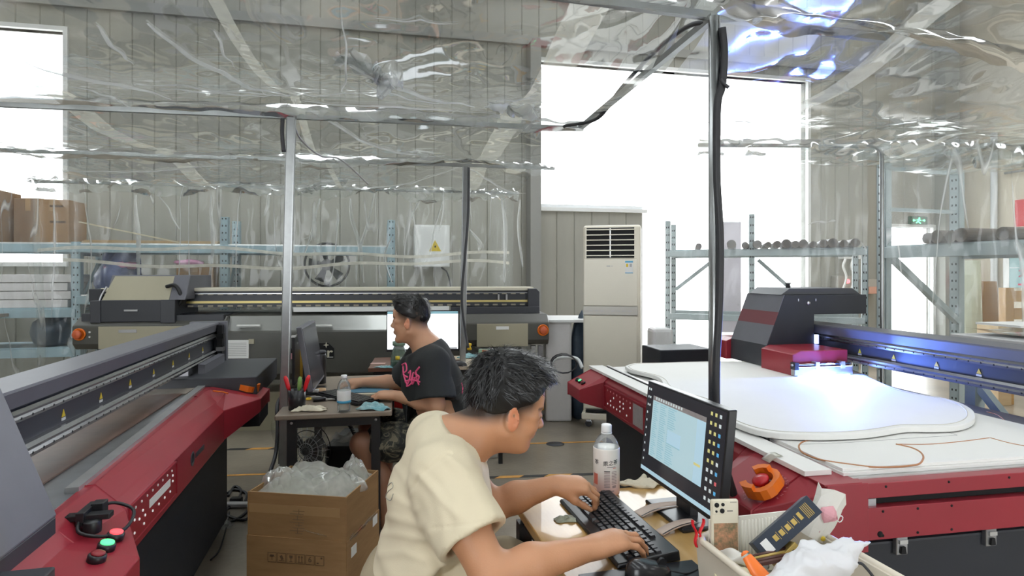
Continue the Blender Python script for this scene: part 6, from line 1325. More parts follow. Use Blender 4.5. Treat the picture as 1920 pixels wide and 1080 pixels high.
for k in range(6):
    x = sx_+.040*k; yv = cy0-.0045
    for a,b in (((x,z_s),(x+.037,z_s+.0015)),((x,z_s+.0365),(x+.037,z_s+.038)),((x,z_s),(x+.0015,z_s+.038)),((x+.0355,z_s),(x+.037,z_s+.038))): sy.box((a[0],yv,a[1]),(b[0],yv+.0012,b[1]))
    cxm = x+.0185
    if k in (0,): sy.prism([(cxm-.011,z_s+.022),(cxm-.007,z_s+.029),(cxm+.007,z_s+.029),(cxm+.011,z_s+.022)],'y',yv,yv+.001); sy.box((cxm-.001,yv,z_s+.008),(cxm+.001,yv+.001,z_s+.024))
    if k == 1: sy.prism([(cxm-.008,z_s+.026),(cxm+.002,z_s+.030),(cxm+.009,z_s+.014),(cxm,z_s+.010)],'y',yv,yv+.001); sy.box((cxm-.010,yv,z_s+.007),(cxm+.012,yv+.001,z_s+.009))
    if k == 2: sy.prism([(cxm-.007,z_s+.031),(cxm+.007,z_s+.031),(cxm+.005,z_s+.020),(cxm-.005,z_s+.020)],'y',yv,yv+.001); sy.box((cxm-.001,yv,z_s+.008),(cxm+.001,yv+.001,z_s+.02)); sy.box((cxm-.006,yv,z_s+.006),(cxm+.006,yv+.001,z_s+.008))
    if k == 3:
        for d in (-.006,.006): sy.box((cxm+d-.0012,yv,z_s+.008),(cxm+d+.0012,yv+.001,z_s+.028)); sy.prism([(cxm+d-.004,z_s+.026),(cxm+d+.004,z_s+.026),(cxm+d,z_s+.033)],'y',yv,yv+.001)
        sy.box((cxm-.011,yv,z_s+.005),(cxm+.011,yv+.001,z_s+.007))
    if k == 4: sy.text('6', .030, None, .0004, bold=True, warp=lambda p: Vector((cxm+p.x, yv, z_s+.020+p.y)))
    if k == 5: sy.box((cxm-.012,yv,z_s+.006),(cxm-.004,yv+.001,z_s+.011)); sy.box((cxm+.004,yv,z_s+.026),(cxm+.011,yv+.001,z_s+.032))
sy.build('handling_symbols', MATS['print_brown'], bxo, kind='stuff')
hw = MB()
for k in range(9): z = .395+.011*k; hw.box((cx0+.205-.012*((k*5)%3),cy0+.0008,z),(cx0+.235+.004*((k*7)%3),cy0+.0016,z+.0025)); 
for k in range(4): hw.box((cx0+.212+.006*(k%2),cy0+.0008,.398+.025*k),(cx0+.215+.006*(k%2),cy0+.0016,.417+.025*k))
hw.build('faded_print', mat('faded_ink', (.22,.14,.075), .8), bxo, kind='stuff')
for y,z in ((cy0+.06,.30),(cy1-.05,.33)): MB().box((cx1+.003,y-.025,z),(cx1+.0042,y+.025,z+.04)).build('shipping_label', MATS['white_label'], bxo)
ribbon(MB(), [(cx1+.0055,cy0+.02+.26*k/20,.376+.004*math.sin(k)) for k in range(21)], .018, side=Vector((0,.1,1))).build('clear_tape', film_edge, bxo)
ribbon(MB(), [(cx0+.24+.10*k/10,cy0-.006,.412-.003*k*.6) for k in range(11)], .006, side=Vector((0,0,1))).build('clear_tape', film_edge, bxo)
nz, nz2 = Noise(170), Noise(171)
def heap(a,b,zz,am,s):
    x, y = cx0+.012+(cx1-cx0-.024)*a, cy0+.012+(cy1-cy0-.024)*b; e = min(1, 6*min(a,1-a,b,1-b))
    return (x, y, zz+e*(am*(.6+.5*nz((x*5+s,y*5,0)))+.010*abs(nz2((x*9+s,y*9,1)))+.003*nz2((x*18,y*18+s,2)))-.02*(1-e))
fp = MB(); fp.grid(lambda a,b: heap(a,b,.50,.030,0), 60, 50)
one(fp, 'packing_film', mat('film_pile', (.90,.86,.76), .25, var=.12, scale=25, bump=.5, bscale=50), 'heap of crumpled clear and white film inside the open carton', 'packing film', ((cx0+cx1)/2,(cy0+cy1)/2,.47), CA, kind='stuff')
f2 = MB()
for s in range(3): f2.grid(lambda a,b: heap(a,b,.528+.012*s,.034,s*1.7), 44, 36)
for (ca_,cb_,rx,h) in ((.12,.45,.075,.09),(.62,.5,.10,.075),(.80,.82,.06,.11),(.35,.6,.07,.06),(.92,.5,.05,.06)):
    nq = Noise(int(ca_*100)+180)
    f2.grid(lambda a,b: (cx0+(cx1-cx0)*ca_+rx*math.cos(a*6.283)*math.sin(b*1.57)*(1+.12*nq((math.cos(a*6.283),math.sin(a*6.283),b))), cy0+(cy1-cy0)*cb_+rx*.8*math.sin(a*6.283)*math.sin(b*1.57)*(1+.12*nq((math.sin(a*6.283),math.cos(a*6.283),b))), .525+h*.75*math.cos(b*1.57)*(1+.16*nq((math.cos(a*6.283),math.sin(a*6.283),b*1.5)))), 30, 16)
one(f2, 'film_bags', film_small, 'loose shiny clear bags on top of the film in the carton', 'plastic film', ((cx0+cx1)/2,(cy0+cy1)/2,.52), CA, kind='stuff')
# ================================================================ floor things
mat('tape_orange', (.72,.36,.08), .6, var=.25, scale=15); mat('tape_black', (.03,.03,.03), .6)
def floor_tape(u0,v0,u1,v1,w,label,bands):
    a, b = Vector(G(u0,v0,0)), Vector(G(u1,v1,0)); L = (b-a).length; ang = math.degrees(math.atan2(b.y-a.y,b.x-a.x)); o = thing('floor_tape', label, 'floor tape', (*loc2(a, ang)[:2],.001), ang); x0,y0_ = loc2(a, ang)[:2]
    n = max(1, int(L/.16)) if bands else 1
    for k in range(n):
        x = x0+L*k/n; q = L/n
        if bands: MB().hull([(x,y0_-w/2,.001),(x+q,y0_-w/2,.001),(x+q+.04,y0_+w/2,.001),(x+.04,y0_+w/2,.001)],[(x,y0_-w/2,.0022),(x+q,y0_-w/2,.0022),(x+q+.04,y0_+w/2,.0022),(x+.04,y0_+w/2,.0022)]).build('stripe', MATS['tape_orange'] if k%2 else MATS['tape_black'], o)
        else: MB().box((x,y0_-w/2,.001),(x+q,y0_+w/2,.0022)).build('stripe', MATS['tape_orange'], o)
floor_tape(420,843,545,840,.05,'black and orange hazard tape on the floor left of the tent pole',True)
floor_tape(600,849,760,846,.05,'black and orange hazard tape on the floor under the taupe desk',True)
floor_tape(880,897,1110,889,.045,'worn orange floor tape in front of the seated man',True)
floor_tape(985,832,1130,828,.03,'thin worn orange floor line near the air conditioner',False)
floor_tape(420,892,500,889,.03,'faded orange floor line beside the left printer base',False)
for k,(pts,lab) in enumerate((([(425,925),(440,918),(462,925),(455,945),(430,950),(425,965),(455,975),(470,968)],'black cable tangled on the floor beside the carton'),([(418,985),(440,975),(460,962),(475,940)],'second black cable on the floor beside the carton'),([(395,1050),(412,1030),(424,990),(430,960)],'thin dark wire trailing along the left printer base'),([(428,950),(445,938),(452,920),(440,912),(428,930)],'looped black plug lead by the carton'))):
    cable([G(u,v,.008) for u,v in pts], .008 if k != 2 else .004, lab)
one(MB().cbox((*G(443,938,.02)[:2],.02),(.07,.04,.035)), 'power_plug', MATS['bezel'], 'black power plug on the floor beside the carton', 'plug', (*G(443,938,.02)[:2],.002), bevel=.006)
one(MB().cbox((*G(445,945,.015)[:2],.012),(.14,.05,.022)), 'power_strip', MATS['white_stack'], 'white power strip under the cables on the floor', 'power strip', (*G(445,945,.015)[:2],.001), bevel=.004)
crumple((*G(418,988,.0)[:2],.0), .10, .08, .03, 190, 'film_scrap', film_small, 'scrap of clear film by the left printer base', 'plastic film', 10, th=0)
o = one(MB().lathe([(.075,0),(.075,.004),(0,.004)], (*G(1041,833,0)[:2],.001), 24, None, True, 1.0, .8), 'drain_cover', MATS['machine_dark'], 'dark round drain cover in the concrete floor by the printer', 'drain cover', (*G(1041,833,0)[:2],.001))
# ================================================================ people
from mathutils.bvhtree import BVHTree
def unit(v): v = np.array(v, float); return v/np.linalg.norm(v)
def head_parts(S, C, A, neck, sc=1.0, rneck=.052, fz=1.0):
    """A columns: forward, side, up of the head"""
    hp = lambda x,y,z: np.array(C)+A@(np.array((x-(1-fz)*.55*max(0,-z)*(x > .02), y, z*(fz if z < 0 else 1)))*sc)
    e = lambda c,r,k=.012,mode='u': S.ell(hp(*c), np.array(r)*sc, A, k, mode)
    e((-.006,0,.052),(.098,.076,.088),.01); e((.038,0,-.018),(.056,.060,.085),.03); e((.062,0,.055),(.035,.056,.045),.02)
    for s in (-1,1):
        S.cone(hp(.002,s*.055,-.045), hp(.068,s*.022,-.092), .019*sc, .015*sc, .028); e((.062,s*.036,-.018),(.026,.022,.026),.02)
        e((.055,s*.050,.012),(.022,.016,.014),.015)
    e((.079,0,-.092),(.018,.024,.017),.02); e((.081,0,.036),(.014,.044,.010),.012)
    S.cone(hp(.091,0,.022), hp(.110,0,-.014), .0085*sc, .0115*sc, .012); e((.109,0,-.018),(.0125,.0125,.010),.008)
    for s in (-1,1):
        e((.101,s*.013,-.021),(.010,.0075,.008),.006); e((.103,s*.031,.016),(.016,.017,.011),.008,'s'); e((.0835,s*.031,.014),(.0125,.0165,.011),.004)
    e((.088,0,-.050),(.014,.026,.014),.012); e((.0985,0,-.0475),(.0085,.021,.0048),.004); e((.0965,0,-.0575),(.0085,.018,.0055),.004); e((.106,0,-.0525),(.010,.022,.0013),.002,'s')
    for s in (-1,1):
        M = A@np.array(Matrix.Rotation(R(s*18),3,'Z')@Matrix.Rotation(R(-12),3,'Y')); c = hp(-.006,s*.077,.0)
        S.ell(c, np.array((.019,.0075,.033))*sc, M, .006); S.ell(hp(-.002,s*.089,.005), np.array((.012,.011,.022))*sc, M, .002, 's'); S.ell(hp(-.002,s*.080,-.004), np.array((.006,.006,.006))*sc, M, .004)
    S.cone(hp(-.028,0,-.035), neck, (rneck+.002)*sc, rneck*1.12*sc, .03); S.cone(hp(.02,0,-.06), np.array(neck)+A@np.array((.03,0,-.01)), .038*sc, .044*sc, .03)
    return hp
def hand_parts(S, w, d, n, lat, curls, s=1.0, spread=6, thumb=(.75,.62,-.35), tcurl=25, fr=.0088):
    d, lat = unit(d), unit(lat); n = unit(np.array(n)-np.dot(n,d)*d); lat = unit(lat-np.dot(lat,d)*d-np.dot(lat,n)*n); w = np.array(w)
    off = [(.086,.030),(.092,.0095),(.087,-.0105),(.077,-.029)]; ln = [(.042,.026,.021),(.046,.029,.022),(.043,.027,.021),(.034,.021,.019)]
    tips = []
    for i,(a,l) in enumerate(off):
        K = w+(d*a+lat*l+n*(.004-.006*abs(i-1.2)/2))*s; S.cone(w+lat*l*.45*s, K, .0155*s, .0118*s, .014)
        ang = 0; p = K; sp = R(spread*(1.5-i)); dd = d*math.cos(sp)+lat*math.sin(sp); rr = fr*(1 if i < 3 else .88)*s
        for j,L_ in enumerate(ln[i]):
            ang += R(curls[i][j]); q = p+(dd*math.cos(ang)-n*math.sin(ang))*L_*s
            S.cone(p, q, rr*(1.08-.10*j), rr*(1.0-.12*j), .005 if j else .007); p = q
        tips.append(p)
    S.cone(w+d*.02*s, w+(d*.065)*s, .022*s, .021*s, .015, 'u', (lat,.62))
    td = unit(d*thumb[0]+lat*thumb[1]+n*thumb[2]); b = w+(d*.022+lat*.022-n*.006)*s; m = b+td*.042*s
    S.cone(b, m, .0150*s, .0118*s, .014); td2 = unit(td+d*math.sin(R(tcurl))*.8-lat*.25); m2 = m+td2*.032*s; S.cone(m, m2, .0108*s, .0098*s, .006); S.cone(m2, m2+unit(td2+d*.3-n*.25)*.024*s, .0098*s, .0075*s, .005)
    return tips
SKIN = mat('skin', (.55,.30,.18), .48, attr='tone', var=.06, scale=14, bump=.06, bscale=260)
MATS['skin'].node_tree.nodes['Principled BSDF'].inputs['Subsurface Weight'].default_value = .08; MATS['skin'].node_tree.nodes['Principled BSDF'].inputs['Subsurface Radius'].default_value = (.012,.005,.003)
HAIR = mat('hair', (.012,.011,.011), .36, var=.3, scale=40)
def skin_tones(V, C, A, sc, base, hairline, fade, ear=(1.12,.86,.80), fz=1.0):
    L = (V-np.array(C))@A/sc; x,y,z = L.T; z = np.where(z < 0, z/fz, z); x = x+(1-fz)*.55*np.maximum(0,-z)*(x > .02); T = np.tile(np.array(base),(len(V),1)); inh = (np.abs(L) < .16).all(1) & (z > -.12)
    ay = np.abs(y)
    g = lambda d,w: np.clip(1-d/w,0,1)
    lip = inh & (x > .082); wl = np.where(lip, g(np.abs(z+.0525),.012)*g(ay,.026)**.5, 0); T = T*(1-wl[:,None]*.55)+np.array((.42,.14,.12))*wl[:,None]*.55
    br = np.where(inh & (x > .05), g(np.abs(z-.0335-.004*np.sin(ay*60)),.0065)*((ay > .010)&(ay < .056)), 0); T = T*(1-.85*br[:,None])+np.array((.02,.016,.014))*.85*br[:,None]
    ey = np.where(inh & (x > .055), g(np.abs(z-.0125+.05*(ay-.03)**1),.0042)*((ay > .014)&(ay < .048)), 0); T = T*(1-.8*ey[:,None])+np.array((.02,.015,.013))*.8*ey[:,None]
    ea = np.where(inh & (ay > .079) & (np.abs(x) < .04) & (z < .05), 1.0, 0); T = T*(1-ea[:,None])+T*np.array(ear)*ea[:,None]
    hl = z-hairline(x); fd = np.where(inh & (ay < .0785) & (x < .075), np.clip((hl+fade)/fade,0,1)**1.3*np.clip((z+.055)/.03,0,1), 0)*np.where(x > .045, np.clip((.075-x)/.03,0,1), 1); T = T*(1-.93*fd[:,None])+np.array((.018,.015,.014))*.93*fd[:,None]
    ch = np.where(inh & (x > .045), g(np.abs(z+.01),.03)*g(np.abs(ay-.045),.03), 0)*.25; T = T*(1+ch[:,None]*np.array((.15,-.10,-.10)))
    return T
def strands(V, N, pick, flow, n, L, w, seed, droop=.2, lift=.35):
    r = np.random.default_rng(seed); ids = r.choice(np.flatnonzero(pick), n); mb = MB()
    for i in ids:
        p = V[i]; f = flow(p); f = f-np.dot(f,N[i])*N[i]; f = f/(np.linalg.norm(f)+1e-6)+r.normal(size=3)*.28; f = unit(f); l = L*(.6+.8*r.random()); s = unit(np.cross(f,N[i])+1e-6)*w
        pts = [p-N[i]*.004, p+f*l*.45+N[i]*l*lift*.55, p+f*l+N[i]*l*lift*(.75-droop)]
        mb.add([pts[0]-s, pts[0]+s, pts[1]+s*.8, pts[1]-s*.8, pts[2]+s*.12, pts[2]-s*.12], [[0,1,2,3],[3,2,4,5]], True)
    return mb
def hair_cap(C, A, sc, parts, hairline, below, parent, off, flow_l, n, L, seed, h=.004, amp=.006, lift=.35):
    hp = lambda x,y,z: np.array(C)+A@(np.array((x,y,z))*sc); c = np.array(C); S = SDF(c-.19, c+.21, h)
    for (p,r,k) in parts: S.ell(hp(*p), np.array(r)*sc, A, k)
    p0, p1 = np.array((.1,0,hairline(.1))), np.array((-.12,0,hairline(-.12))); d = p1-p0; nrm = np.array((d[2],0,-d[0])); nrm = nrm if nrm[2] < 0 else -nrm
    S.cut(hp(*p0)-A@unit(nrm)*0, A@unit(nrm), c-.25, c+.25, .008)
    for (p,r) in below: S.ell(hp(*p), np.array(r)*sc, A, .006, 's')
    V, Q = S.mesh(); N = vnormals(V,Q); L_ = (V-c)@A/sc
    n1_, n2_ = Noise(seed), Noise(seed+1); V = V+N*(amp*n1_(L_*np.array((3,14,10)))+amp*.6*n2_(L_*np.array((6,38,26))))[:,None]
    o = organic('hair', V, Q, HAIR, parent, off); N = vnormals(V,Q)
    mb = strands(V, N, L_[:,2] > hairline(L_[:,0])+.045, lambda p: A@flow_l((p-c)@A/sc), n, L, .0011, seed+5, .2, lift)
    mb.build('hair_strands', HAIR, o, off=off, kind='stuff'); return o
def cloth(name, S, m, parent, off, folds, seed, color=None, it=1):
    V, Q = S.mesh(); V = relax(V,Q,it); N = vnormals(V,Q); a, b = Noise(seed), Noise(seed+1); V = V+N*folds(V, a, b)[:,None]
    return organic(name, V, Q, m, parent, off, color), V, Q
# ---------------- seated man in the cream shirt (near)
Fd = unit((.97,.242,0)); Sd = unit((.242,-.97,0)); UP = np.array((0,0,1.))
pit_, yaw = R(14), math.atan2(.36,.93)
hf = np.array((math.cos(yaw)*math.cos(pit_), math.sin(yaw)*math.cos(pit_), -math.sin(pit_))); hs = np.array((math.sin(yaw),-math.cos(yaw),0)); hu = np.cross(hs, hf); hu = hu if hu[2] > 0 else -hu
A1 = np.stack([hf,hs,hu],1); C1 = np.array((-.022,1.655,1.036))
Sh = SDF((-.46,1.20,.0),(.46,2.02,1.26),.0042)
neck1 = np.array((-.145,1.65,.965)); head_parts(Sh, C1, A1, neck1, 1.03, .058, .80)
shR, shL = np.array((-.172,1.475,.922)), np.array((-.235,1.815,.922)); elR, elL = np.array((-.045,1.345,.742)), np.array((-.060,1.765,.735)); wrR, wrL = np.array((.188,1.448,.758)), np.array((.128,1.785,.792))
Sh.chain([neck1+(0,0,-.02), (-.20,1.645,.86), (-.25,1.645,.62)], [.07,.10,.11], .04, (Sd,.7)); Sh.chain([shR, np.array((-.2,1.645,.95)), shL], [.05,.06,.05], .04)
for a,b,c_ in ((shR,elR,wrR),(shL,elL,wrL)):
    Sh.chain([a, a*.5+b*.5, b], [.056,.052,.044], .02); Sh.chain([b, b*.62+c_*.38+(0,0,.004), c_], [.044,.043,.0275], .02)
hand_parts(Sh, wrR, (.90,.40,.10), (.05,.0,1), (-.40,.90,0), [(22,34,22),(20,32,24),(20,32,24),(20,32,22)], 1.02, 5, thumb=(.7,.55,-.45))
hand_parts(Sh, wrL, (.985,.04,-.02), (.0,-.25,1), (.05,-.98,-.15), [(38,52,28),(40,48,26),(36,44,26),(30,40,24)], .98, 4, thumb=(.80,.45,-.48), tcurl=15)
hips = [(-.285,1.56,.53),(-.315,1.73,.53)]; knees = [(.11,1.60,.53),(.09,1.83,.53)]; ank = [(.05,1.60,.09),(.03,1.83,.09)]
for a,b,c_ in zip(hips,knees,ank):
    Sh.chain([a,b], [.085,.058], .03); Sh.chain([b, np.array(b)*.65+np.array(c_)*.35-(.015,0,0), c_], [.056,.056,.036], .02); Sh.cone(np.array(c_)+(-.03,0,-.05), np.array(c_)+(.15,.04,-.06), .032, .026, .03)
V, Q = Sh.mesh(); V = relax(V,Q,1,.4); hl1 = lambda x: .022+.46*x
T = skin_tones(V, C1, A1, 1.03, (.56,.275,.145), hl1, .045, fz=.80)
off1 = (-.28,1.64,0.0)
p1 = organic('person', V, Q, SKIN, None, off1, T, 'man in a cream t-shirt leaning over the keyboard in front', 'person')
hair_cap(C1, A1, 1.03, [((-.006,0,.052),(.1025,.0800,.0925),.01),((-.008,0,.098),(.100,.0785,.072),.02),((.050,0,.118),(.062,.064,.036),.03),((-.045,0,.075),(.068,.072,.07),.03)], hl1, [((.106,0,.035),(.034,.09,.050)),((0.018,.095,-.01),(.045,.03,.055)),((0.018,-.095,-.01),(.045,.03,.055))], p1, off1,
         lambda l: np.array((.9*(l[0] > -.055)-.35*(l[0] <= -.055), 1.4*l[1]*6, -.25-.6*(l[0] < -.06))), 5200, .030, 300, .004, .0028, .16)
# t-shirt
St = SDF((-.50,1.22,.40),(.10,2.02,1.10),.0055)
St.chain([(-.160,1.645,.922),(-.192,1.645,.80),(-.222,1.645,.64),(-.262,1.645,.45)], [.095,.120,.132,.152], .06, (Sd,.64))
St.chain([(-.195,1.63,.915),(-.235,1.64,.83)], [.072,.09], .05, (Sd,.6)); St.chain([shR+(.0,.02,.0), (-.185,1.645,.935), shL-(0,.02,0)], [.070,.080,.070], .05)
seR, seL = shR*.40+elR*.60, shL*.45+elL*.55
St.cone(shR, seR+unit(elR-shR)*.05, .074, .094, .045); St.cone(shL, seL+unit(elL-shL)*.05, .074, .088, .045)
for a,b,e in ((shR,elR,seR),(shL,elL,seL)):
    n_ = unit(b-a); St.cut(e+n_*.015, n_, e-.125+n_*.055, e+.125+n_*.055, .003); St.cone(e-n_*.05, e+n_*.10, .060, .082, .004, 's')
St.cut((-.124,1.65,.960), (.72,.05,.70), (-.22,1.54,.86), (.10,1.76,1.10), .006)
St.cone(neck1+A1@np.array((-.02,0,-.03)), C1+A1@np.array((-.02,0,-.05)), .060, .068, .006, 's')
FOLDS = [([(842,850),(812,870),(785,893),(768,924)],-.0035,3.5),([(788,890),(820,925),(858,968)],.0045,8),([(838,860),(875,890),(905,930),(924,965)],.0045,9),([(880,895),(905,930),(915,950)],-.003,6),([(770,926),(788,967),(808,997)],.0045,8),([(735,930),(780,955)],.0035,8),([(722,967),(755,975),(790,985)],.004,8),([(720,1000),(760,1003),(800,1012)],.004,8),([(744,876),(760,900),(770,920)],.004,8),([(790,1020),(815,1040),(830,1075)],-.004,9),([(715,1040),(760,1035),(800,1050)],.0035,9),([(880,800),(900,840),(912,862)],.003,6),([(860,795),(880,835),(895,870)],-.0025,6),([(812,990),(870,985),(934,973)],-.0022,2.5)]
def folds1(V, a, b):
    f = .0022*a(V*np.array((2.2,2.2,4.5))+3)+.0010*b(V*np.array((7,7,9)))
    d = np.linalg.norm(V-np.array((-.13,1.42,.86)),axis=1); f += .0015*np.sin(95*(V[:,2]*.75+V[:,0]*.9)+3*a(V*2.5))*np.exp(-(d/.13)**2)
    u = CX+F*V[:,0]/V[:,1]; v = CY+F*(H-V[:,2])/V[:,1]; near = V[:,1] < 1.68
    for pts,am,w in FOLDS:
        best = np.full(len(V), 1e9)
        for (a0,b0),(a1,b1) in zip(pts[:-1],pts[1:]):
            dx,dy = a1-a0,b1-b0; t = np.clip(((u-a0)*dx+(v-b0)*dy)/(dx*dx+dy*dy),0,1); best = np.minimum(best, np.hypot(u-a0-t*dx, v-b0-t*dy))
        f += near*am*np.exp(-(best/w)**2)
    lo = np.clip((.80-V[:,2])/.25,0,1); f += .0028*lo*np.sin(60*(V[:,2]+.55*V[:,0])+4*a(V*1.6)+1.5*b(V*3))
    return f
mat('shirt_cream', (.72,.63,.45), .85, var=.04, scale=4, bump=.10, bscale=420)
sh1, Vs, Qs = cloth('t_shirt', St, MATS['shirt_cream'], p1, off1, folds1, 310)
cam0 = Vector((0,0,H))
def project(bvh, u, v, off_=.001):
    d = Vector(((u-CX)/F, 1, -(v-CY)/F)).normalized(); h = bvh.ray_cast(cam0, d); return (h[0]+h[1]*off_*(1 if h[1].dot(d) < 0 else -1)) if h[0] is not None else None
bv = BVHTree.FromPolygons([tuple(p) for p in Vs], Qs.tolist())
def strokes(bv, lst, r, name, m, parent, off):
    mb = MB()
    for pts in lst:
        P = [project(bv, p.x, p.y) for p in catmull([(u,v,0) for u,v in pts], 6)]; P = [p for p in P if p is not None]
        if len(P) > 2: mb.tube(P, r, 6)
    mb.build(name, m, parent, off=off)
strokes(bv, [[(726,912),(735,905),(737,914),(728,922),(724,932),(733,938),(738,926)],[(722,900),(730,894)]], .0012, 'back_print', mat('print_grey', (.42,.40,.34), .8), p1, off1)
hemp = lambda e,n_,r,k: [e+n_*.012+r*(math.cos(t)*unit(np.cross(n_,UP))+math.sin(t)*unit(np.cross(n_,np.cross(n_,UP)))) for t in np.linspace(0,6.283,k)]
# shorts
Ss = SDF((-.48,1.40,.36),(.06,1.98,.66),.007)
Ss.chain([(-.29,1.645,.55),(-.27,1.645,.49)], [.13,.125], .04, (Sd,.66))
for a,b in zip(hips,knees): Ss.cone(a, np.array(a)*.25+np.array(b)*.75, .102, .092, .03)
mat('khaki', (.40,.33,.22), .85, var=.08, scale=6, bump=.12, bscale=300)
cloth('shorts', Ss, MATS['khaki'], p1, off1, lambda V,a,b: .004*a(V*np.array((4,6,6)))+.002*b(V*9), 320)
for c_ in ank:
    So = SDF(np.array(c_)-(.10,.08,.09), np.array(c_)+(.24,.12,.05), .006); So.cone(np.array(c_)+(-.035,0,-.045), np.array(c_)+(.16,.04,-.055), .045, .036, .03); So.cut((0,0,.012),(0,0,-1),np.array(c_)-.3,np.array(c_)+.3,.003); V_,Q_ = So.mesh(); organic('shoe', V_, Q_, MATS['leg_black'], p1, off1)
stl = thing('stool', 'round black stool under the man in the cream t-shirt', 'stool', (-.30,1.645,0))
MB().lathe([(.0,.36),(.16,.36),(.17,.37),(.17,.395),(.16,.405),(0,.405)], (-.30,1.645,0), 24).build('seat', MATS['leg_black'], stl)
for k in range(4): a = k*math.pi/2+.6; MB().tube([(-.30+.12*math.cos(a),1.645+.12*math.sin(a),.36),(-.30+.17*math.cos(a),1.645+.17*math.sin(a),0)], .013, 8).build('leg', MATS['steel'], stl)
# ---------------- man in the black shirt (farther, at the taupe desk)
yaw = math.atan2(.20,-.98); pit_ = R(2)
hf = np.array((math.cos(yaw)*math.cos(pit_), math.sin(yaw)*math.cos(pit_), -math.sin(pit_))); hs = np.array((math.sin(yaw),-math.cos(yaw),0)); hu = np.cross(hs, hf); hu = hu if hu[2] > 0 else -hu
A2 = np.stack([hf,hs,hu],1); C2 = np.array((-.548,3.29,1.150)); Sx = unit((.42,.90,0)); Fx = unit((-.90,.42,0))   # shoulder axis, facing
S2 = SDF((-1.25,2.80,.0),(-.10,3.85,1.40),.0062)
neck2 = np.array((-.455,3.30,1.005)); head_parts(S2, C2, A2, neck2, 1.0, .055)
sL, sR = np.array((-.405,3.135,.945)), np.array((-.515,3.46,.945)); eL, eR = np.array((-.385,3.07,.745)), np.array((-.645,3.56,.775)); wL, wR = np.array((-.615,3.185,.772)), np.array((-.880,3.56,.775))
S2.chain([neck2, (-.44,3.30,.86), (-.38,3.28,.62)], [.07,.10,.11], .04, (Sx,.7)); S2.chain([sL,(-.46,3.3,.95),sR], [.05,.06,.05], .04)
for a,b,c_ in ((sL,eL,wL),(sR,eR,wR)): S2.chain([a,b],[.054,.043],.02); S2.chain([b,b*.6+c_*.4,c_],[.043,.041,.028],.02)
hand_parts(S2, wL, (-.97,.14,.05), (0,-.1,1), (.2,.97,-.1), [(30,35,20)]*4, 1.0, 5, fr=.0095)
hand_parts(S2, wR, (-.97,-.05,.0), (0,-.2,1), (-.05,-.97,-.1), [(25,40,25)]*4, 1.0, 5, fr=.0095)
hp2 = [(-.40,3.17,.545),(-.42,3.38,.545)]; kn2 = [(-.765,3.085,.545),(-.80,3.40,.555)]; an2 = [(-.63,3.09,.09),(-.72,3.40,.09)]
for a,b,c_ in zip(hp2,kn2,an2): S2.chain([a,b],[.085,.062],.03); S2.chain([b,np.array(b)*.62+np.array(c_)*.38+(.035,0,0),c_],[.060,.062,.038],.02); S2.cone(np.array(c_)+(.03,0,-.05), np.array(c_)+(-.15,0,-.06), .034,.028,.03)
V, Q = S2.mesh(); V = relax(V,Q,1,.3); hl2 = lambda x: .036+.42*x
T = skin_tones(V, C2, A2, 1.0, (.58,.31,.185), hl2, .062)
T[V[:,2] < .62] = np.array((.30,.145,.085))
off2 = (-.42,3.28,0)
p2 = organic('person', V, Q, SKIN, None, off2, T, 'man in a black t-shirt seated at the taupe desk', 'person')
hair_cap(C2, A2, 1.0, [((-.006,0,.052),(.1005,.0780,.0905),.01),((-.004,0,.092),(.096,.072,.064),.02),((.045,0,.118),(.055,.056,.030),.03)], hl2, [((.108,0,.030),(.034,.09,.058)),((.02,.092,-.005),(.055,.03,.05)),((.02,-.092,-.005),(.055,.03,.05))], p2, off2,
         lambda l: np.array((.9*(l[0] > -.04)-.3, 1.2*l[1]*6, .25-.6*(l[0] < -.06))), 2200, .020, 340, .005, .0022, .25)
Sb = SDF((-.85,2.88,.50),(-.12,3.75,1.12),.007)
Sb.chain([(-.455,3.30,.975),(-.435,3.29,.82),(-.40,3.28,.66),(-.38,3.28,.56)], [.105,.130,.138,.14], .06, (Sx,.66)); Sb.chain([sL,(-.46,3.3,.965),sR], [.075,.09,.075], .05)
for a,b,t_ in ((sL,eL,.80),(sR,eR,.78)):
    e = a*(1-t_)+b*t_; n_ = unit(b-a); Sb.cone(a, e+n_*.05, .082, .108, .05); Sb.cut(e+n_*.012, n_, e-.15+n_*.07, e+.15+n_*.07, .003); Sb.cone(e-n_*.05, e+n_*.1, .068, .095, .004, 's')
Sb.cut((-.49,3.30,1.012), (-.50,.05,.86), (-.62,3.16,.95), (-.34,3.44,1.12), .006); Sb.cone(neck2, C2+A2@np.array((-.02,0,-.05)), .062, .07, .006, 's')
mat('shirt_black', (.014,.016,.017), .8, bump=.1, bscale=300)
sh2, V2, Q2 = cloth('t_shirt', Sb, MATS['shirt_black'], p2, off2, lambda V,a,b: .005*a(V*np.array((2.5,2.5,4)))+.003*b(V*7)+.004*np.sin(38*(V[:,2]+.5*V[:,0])+4*a(V*2))*np.clip((.85-V[:,2])/.2,0,1), 350)
bv2 = BVHTree.FromPolygons([tuple(p) for p in V2], Q2.tolist())
strokes(bv2, [[(756,684),(757,700),(760,712),(764,722)],[(754,684),(761,682),(763,694),(757,702),(765,708)],[(766,700),(770,696),(768,712),(763,724),(772,718),(775,700)],[(776,698),(772,712),(774,720),(780,708)],[(780,696),(783,714),(786,722)],[(787,688),(779,700),(786,706),(783,716)],[(776,709),(784,707)],[(760,716),(772,712),(788,716)]], .0048, 'pink_graffiti_print', mat('print_pink', (.80,.10,.24), .7), p2, off2)
strokes(bv2, [[(865,718),(867,728),(866,738)]], .004, 'pink_back_print', MATS['print_pink'], p2, off2)
